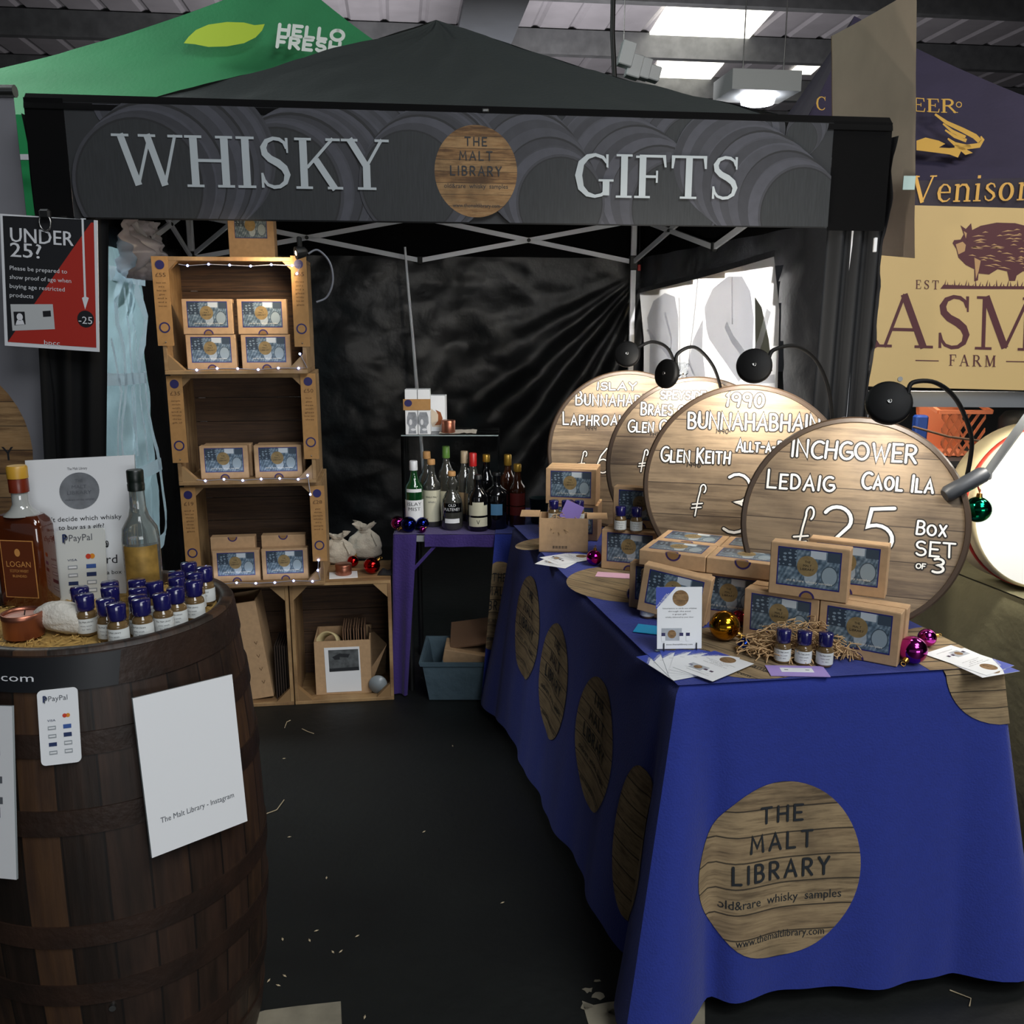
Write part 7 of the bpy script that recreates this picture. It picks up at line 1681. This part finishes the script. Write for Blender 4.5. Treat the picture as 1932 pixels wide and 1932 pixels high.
m = MB(T); m.lathe([(.0195, .214), (.0195, .238), (.0185, .24)], mat('neck_amber', '#6a2410', .3), 24); m.lathe([(.0205, .24), (.0205, .26), (.018, .263)], mat('cap_yellow', '#b98d2c', .4), 24); m.build('cap', t)
P = Panel(T @ Vc((-.036, -D_ / 2 - .0008, .018)), T @ Vc((.04, -D_ / 2 - .0008, .018)), T @ Vc((-.036, -D_ / 2 - .0008, .128))); m = MB(); M_gl2 = mat('label_gold', '#c48a4c', .4)
P.slab(m, M_gl2, .0004); m.poly([(.0018, .0018), (P.W - .0018, .0018), (P.W - .0018, P.H - .0018), (.0018, P.H - .0018)], P.map, mat('label_brown', '#5a2a14', .4), .0003)
m.text('LOGAN', P.W / 2, .063, .012, P.map, M_gl2, .0006, al='C', sp=.052); m.text('SCOTCH WHISKY', P.W / 2, .052, .006, P.map, M_gl2, .0006, al='C', sp=.04); m.text('BLENDED', P.W / 2, .042, .005, P.map, M_gl2, .0006, al='C', sp=.03)
m.disc(P.W / 2, .092, .006, .008, P.map, M_gl2, .0006, 1, 16); m.build('label', t)
# tall clear bottle half full
q = at(264, 1000, y=1.735); c = (q.x, 1.735, ZF - .003); t = thing('whisky_bottle', 'tall clear whisky bottle with a dark green cap on the barrel', 'bottle', c)
T = TR(c) @ Matrix.Diagonal((.97, .97, 1.02, 1)); pr = [(.034, 0), (.0365, .005), (.0365, .135), (.034, .155), (.02, .178), (.0158, .195), (.0148, .22), (.0145, .232)]
m = MB(T); m.lathe(pr, mat('clear_glass_hazy', '#b9c6c4', .06, trans=.85, spec=.6), 32); m.build('glass', t)
m = MB(T); m.lathe([(.033, .004), (.0345, .008), (.0345, .118), (.001, .1185)], mat('whisky_liquid', '#a8651f', .1, trans=.55), 28); m.build('whisky', t)
m = MB(T); m.lathe([(.0165, .228), (.0168, .24), (.0158, .242), (.0165, .246), (.0165, .266), (.015, .268)], mat('cap_darkgreen', '#0e1712', .35), 24); m.build('cap', t)
m = MB(T); cyl = lambda x, y, l=0: ((.0370 + l) * math.sin(x / .037), -(.037 + l) * math.cos(x / .037), y); m.grid(lambda u, v: cyl(-.026 + .075 * u, .012 + .112 * v), 14, 8, mat('gold_paper', '#9a7a3c', .45, .3, var=.5, vscale=30)); m.build('paper_label', t)
# sample bottles: cap centres read from the picture, sorted from the back
GBz = 'sample bottles with blue wax caps on the barrel'
caps = [(356, 1066, 'farthest back beside the tower'), (332, 1083, 'back row, second from the right'), (386, 1074, 'back right behind the rightmost bottle'), (333, 1093, 'middle of the back right cluster'), (362, 1086, 'left of the rightmost bottle'), (386, 1101, 'rightmost of all'), (291, 1102, 'behind the tall bottle on its right'), (258, 1098, 'just in front of the tall clear bottle'), (207, 1102, 'back left, behind its twin by the payment card'), (207, 1112, 'back left, in front of its twin'), (150, 1112, 'leftmost, at the back'), (159, 1126, 'leftmost, in front of its neighbour'), (331, 1113, 'middle right, behind the pale-labelled one'), (260, 1114, 'centre, behind two others'), (260, 1128, 'centre, second from the front'), (318, 1128, 'front right of the group'), (199, 1135, 'left front, behind the nearest bottle'), (272, 1138, 'front centre'), (221, 1147, 'nearest the camera')]
pos = []
for px, py, lb in caps:
    q = at(px, py, z=ZF + .068); p = Vc((q.x, q.y, ZF - .002))
    for it in range(40):
        for o2 in pos:
            dv = Vc((p.x - o2.x, p.y - o2.y, 0))
            if dv.length < .0375: p += (dv.normalized() if dv.length > 1e-5 else Vc((0, -1, 0))) * (.038 - dv.length)
    dv = Vc((p.x - BC.x, p.y - BC.y, 0))
    if dv.length > rf - .022: p = Vc((BC.x, BC.y, p.z)) + dv.normalized() * (rf - .022)
    pos.append(p); sample(p, R(20 - 12 * (px % 3)), 'blue-capped sample bottle on the barrel, %s' % lb, GBz)
# pouch and copper tin
q = at(135, 1190, z=ZF); t = thing('drawstring_pouch', 'white drawstring pouch lying on the barrel in front of the bottles', 'pouch', (q.x, q.y, ZF), 0)
m = MB()
def pch(u, v):
    a = 2 * math.pi * u; b = math.pi * (v - .5); x, y, z = math.cos(a) * math.cos(b), math.sin(a) * math.cos(b), math.sin(b)
    s = 1 + .12 * fbm(x * 2, y * 2, z * 2 + 4, 3) + .06 * math.sin(9 * a) * max(0, -x)
    return Vc((q.x + .05 * x * s + (.02 * max(0, -x) ** 3 * -1), q.y - .004 + .026 * y * s, ZF + .026 + .029 * z * s + .012 * x * abs(z) * -1))
m.grid(pch, 48, 24, mat('white_linen', '#c9c5bb', .85, bump=.35, bscale=200)); m.build('bag', t)
m = MB(); m.tube([at(92, 1160, y=q.y - .0), at(110, 1146, y=q.y + .02), at(135, 1140, y=q.y + .03), at(150, 1128, y=q.y + .03)], .004, MATS['white_linen'], 6); m.build('drawstring', t)
q = at(32, 1208, z=ZF); t = thing('candle_tin', 'open copper candle tin at the left front of the barrel', 'candle', (q.x, q.y + .026, ZF)); c = (q.x, q.y + .026, ZF)
m = MB(TR(c) @ Matrix.Scale(.9, 4)); m.lathe([(.036, 0), (.0375, .002), (.0375, .036), (.0388, .038), (.0388, .049), (.0365, .05), (.036, .042)], M_copper, 40, caps=False); m.lathe([(.036, 0), (.001, 0)], M_copper, 40, caps=False); m.build('tin', t)
m = MB(TR(c) @ Matrix.Scale(.9, 4)); m.lathe([(.036, .041), (.001, .0425)], mat('candle_wax', '#b98a7c', .5), 32, caps=False); m.tube([(.004, 0, .042), (.006, .001, .052)], .0012, M_dark, 6); m.build('wax', t)
# shavings on the floor
M_shav = mat('wood_shaving', '#b9a888', .7)
for i, (px, py) in enumerate(((536, 1432), (616, 1657), (597, 1757), (533, 1773), (674, 1767), (628, 1797), (643, 1796), (537, 1842), (507, 1851), (525, 1860), (688, 1920), (546, 1580), (854, 1408), (948, 1704), (584, 1775), (800, 1570))):
    p = at(px, py, z=0); rz = (i * 1.7) % 3.1; dx = .0065; m = MB(TR((p.x, p.y, .001), rz)); m.add([(-dx, 0, 0), (0, -.0028, .001), (dx, 0, .0015), (0, .0028, .001), (0, 0, .003)], [(0, 1, 4), (1, 2, 4), (2, 3, 4), (3, 0, 4), (3, 2, 1, 0)], M_shav)
    one('straw_husk', m, 'tiny pale straw husk lying on the dark floor', 'husk', 'pale straw husks scattered on the floor')
for pts, lb in (([(537, 1373), (541, 1362), (548, 1359)], 'thin curl of straw on the floor near the crates'), ([(503, 1535), (522, 1528), (536, 1509)], 'bent straw on the floor beside the barrel'), ([(570, 1375), (580, 1380), (592, 1384)], 'short straw on the floor in front of the crates'), ([(1792, 1868), (1832, 1884), (1829, 1898)], 'bent straw on the floor under the right end of the blue cloth')):
    m = MB(); m.tube([at(x, y, z=.003) for x, y in pts], .0016, M_shav, 5); one('straw', m, lb, 'straw')
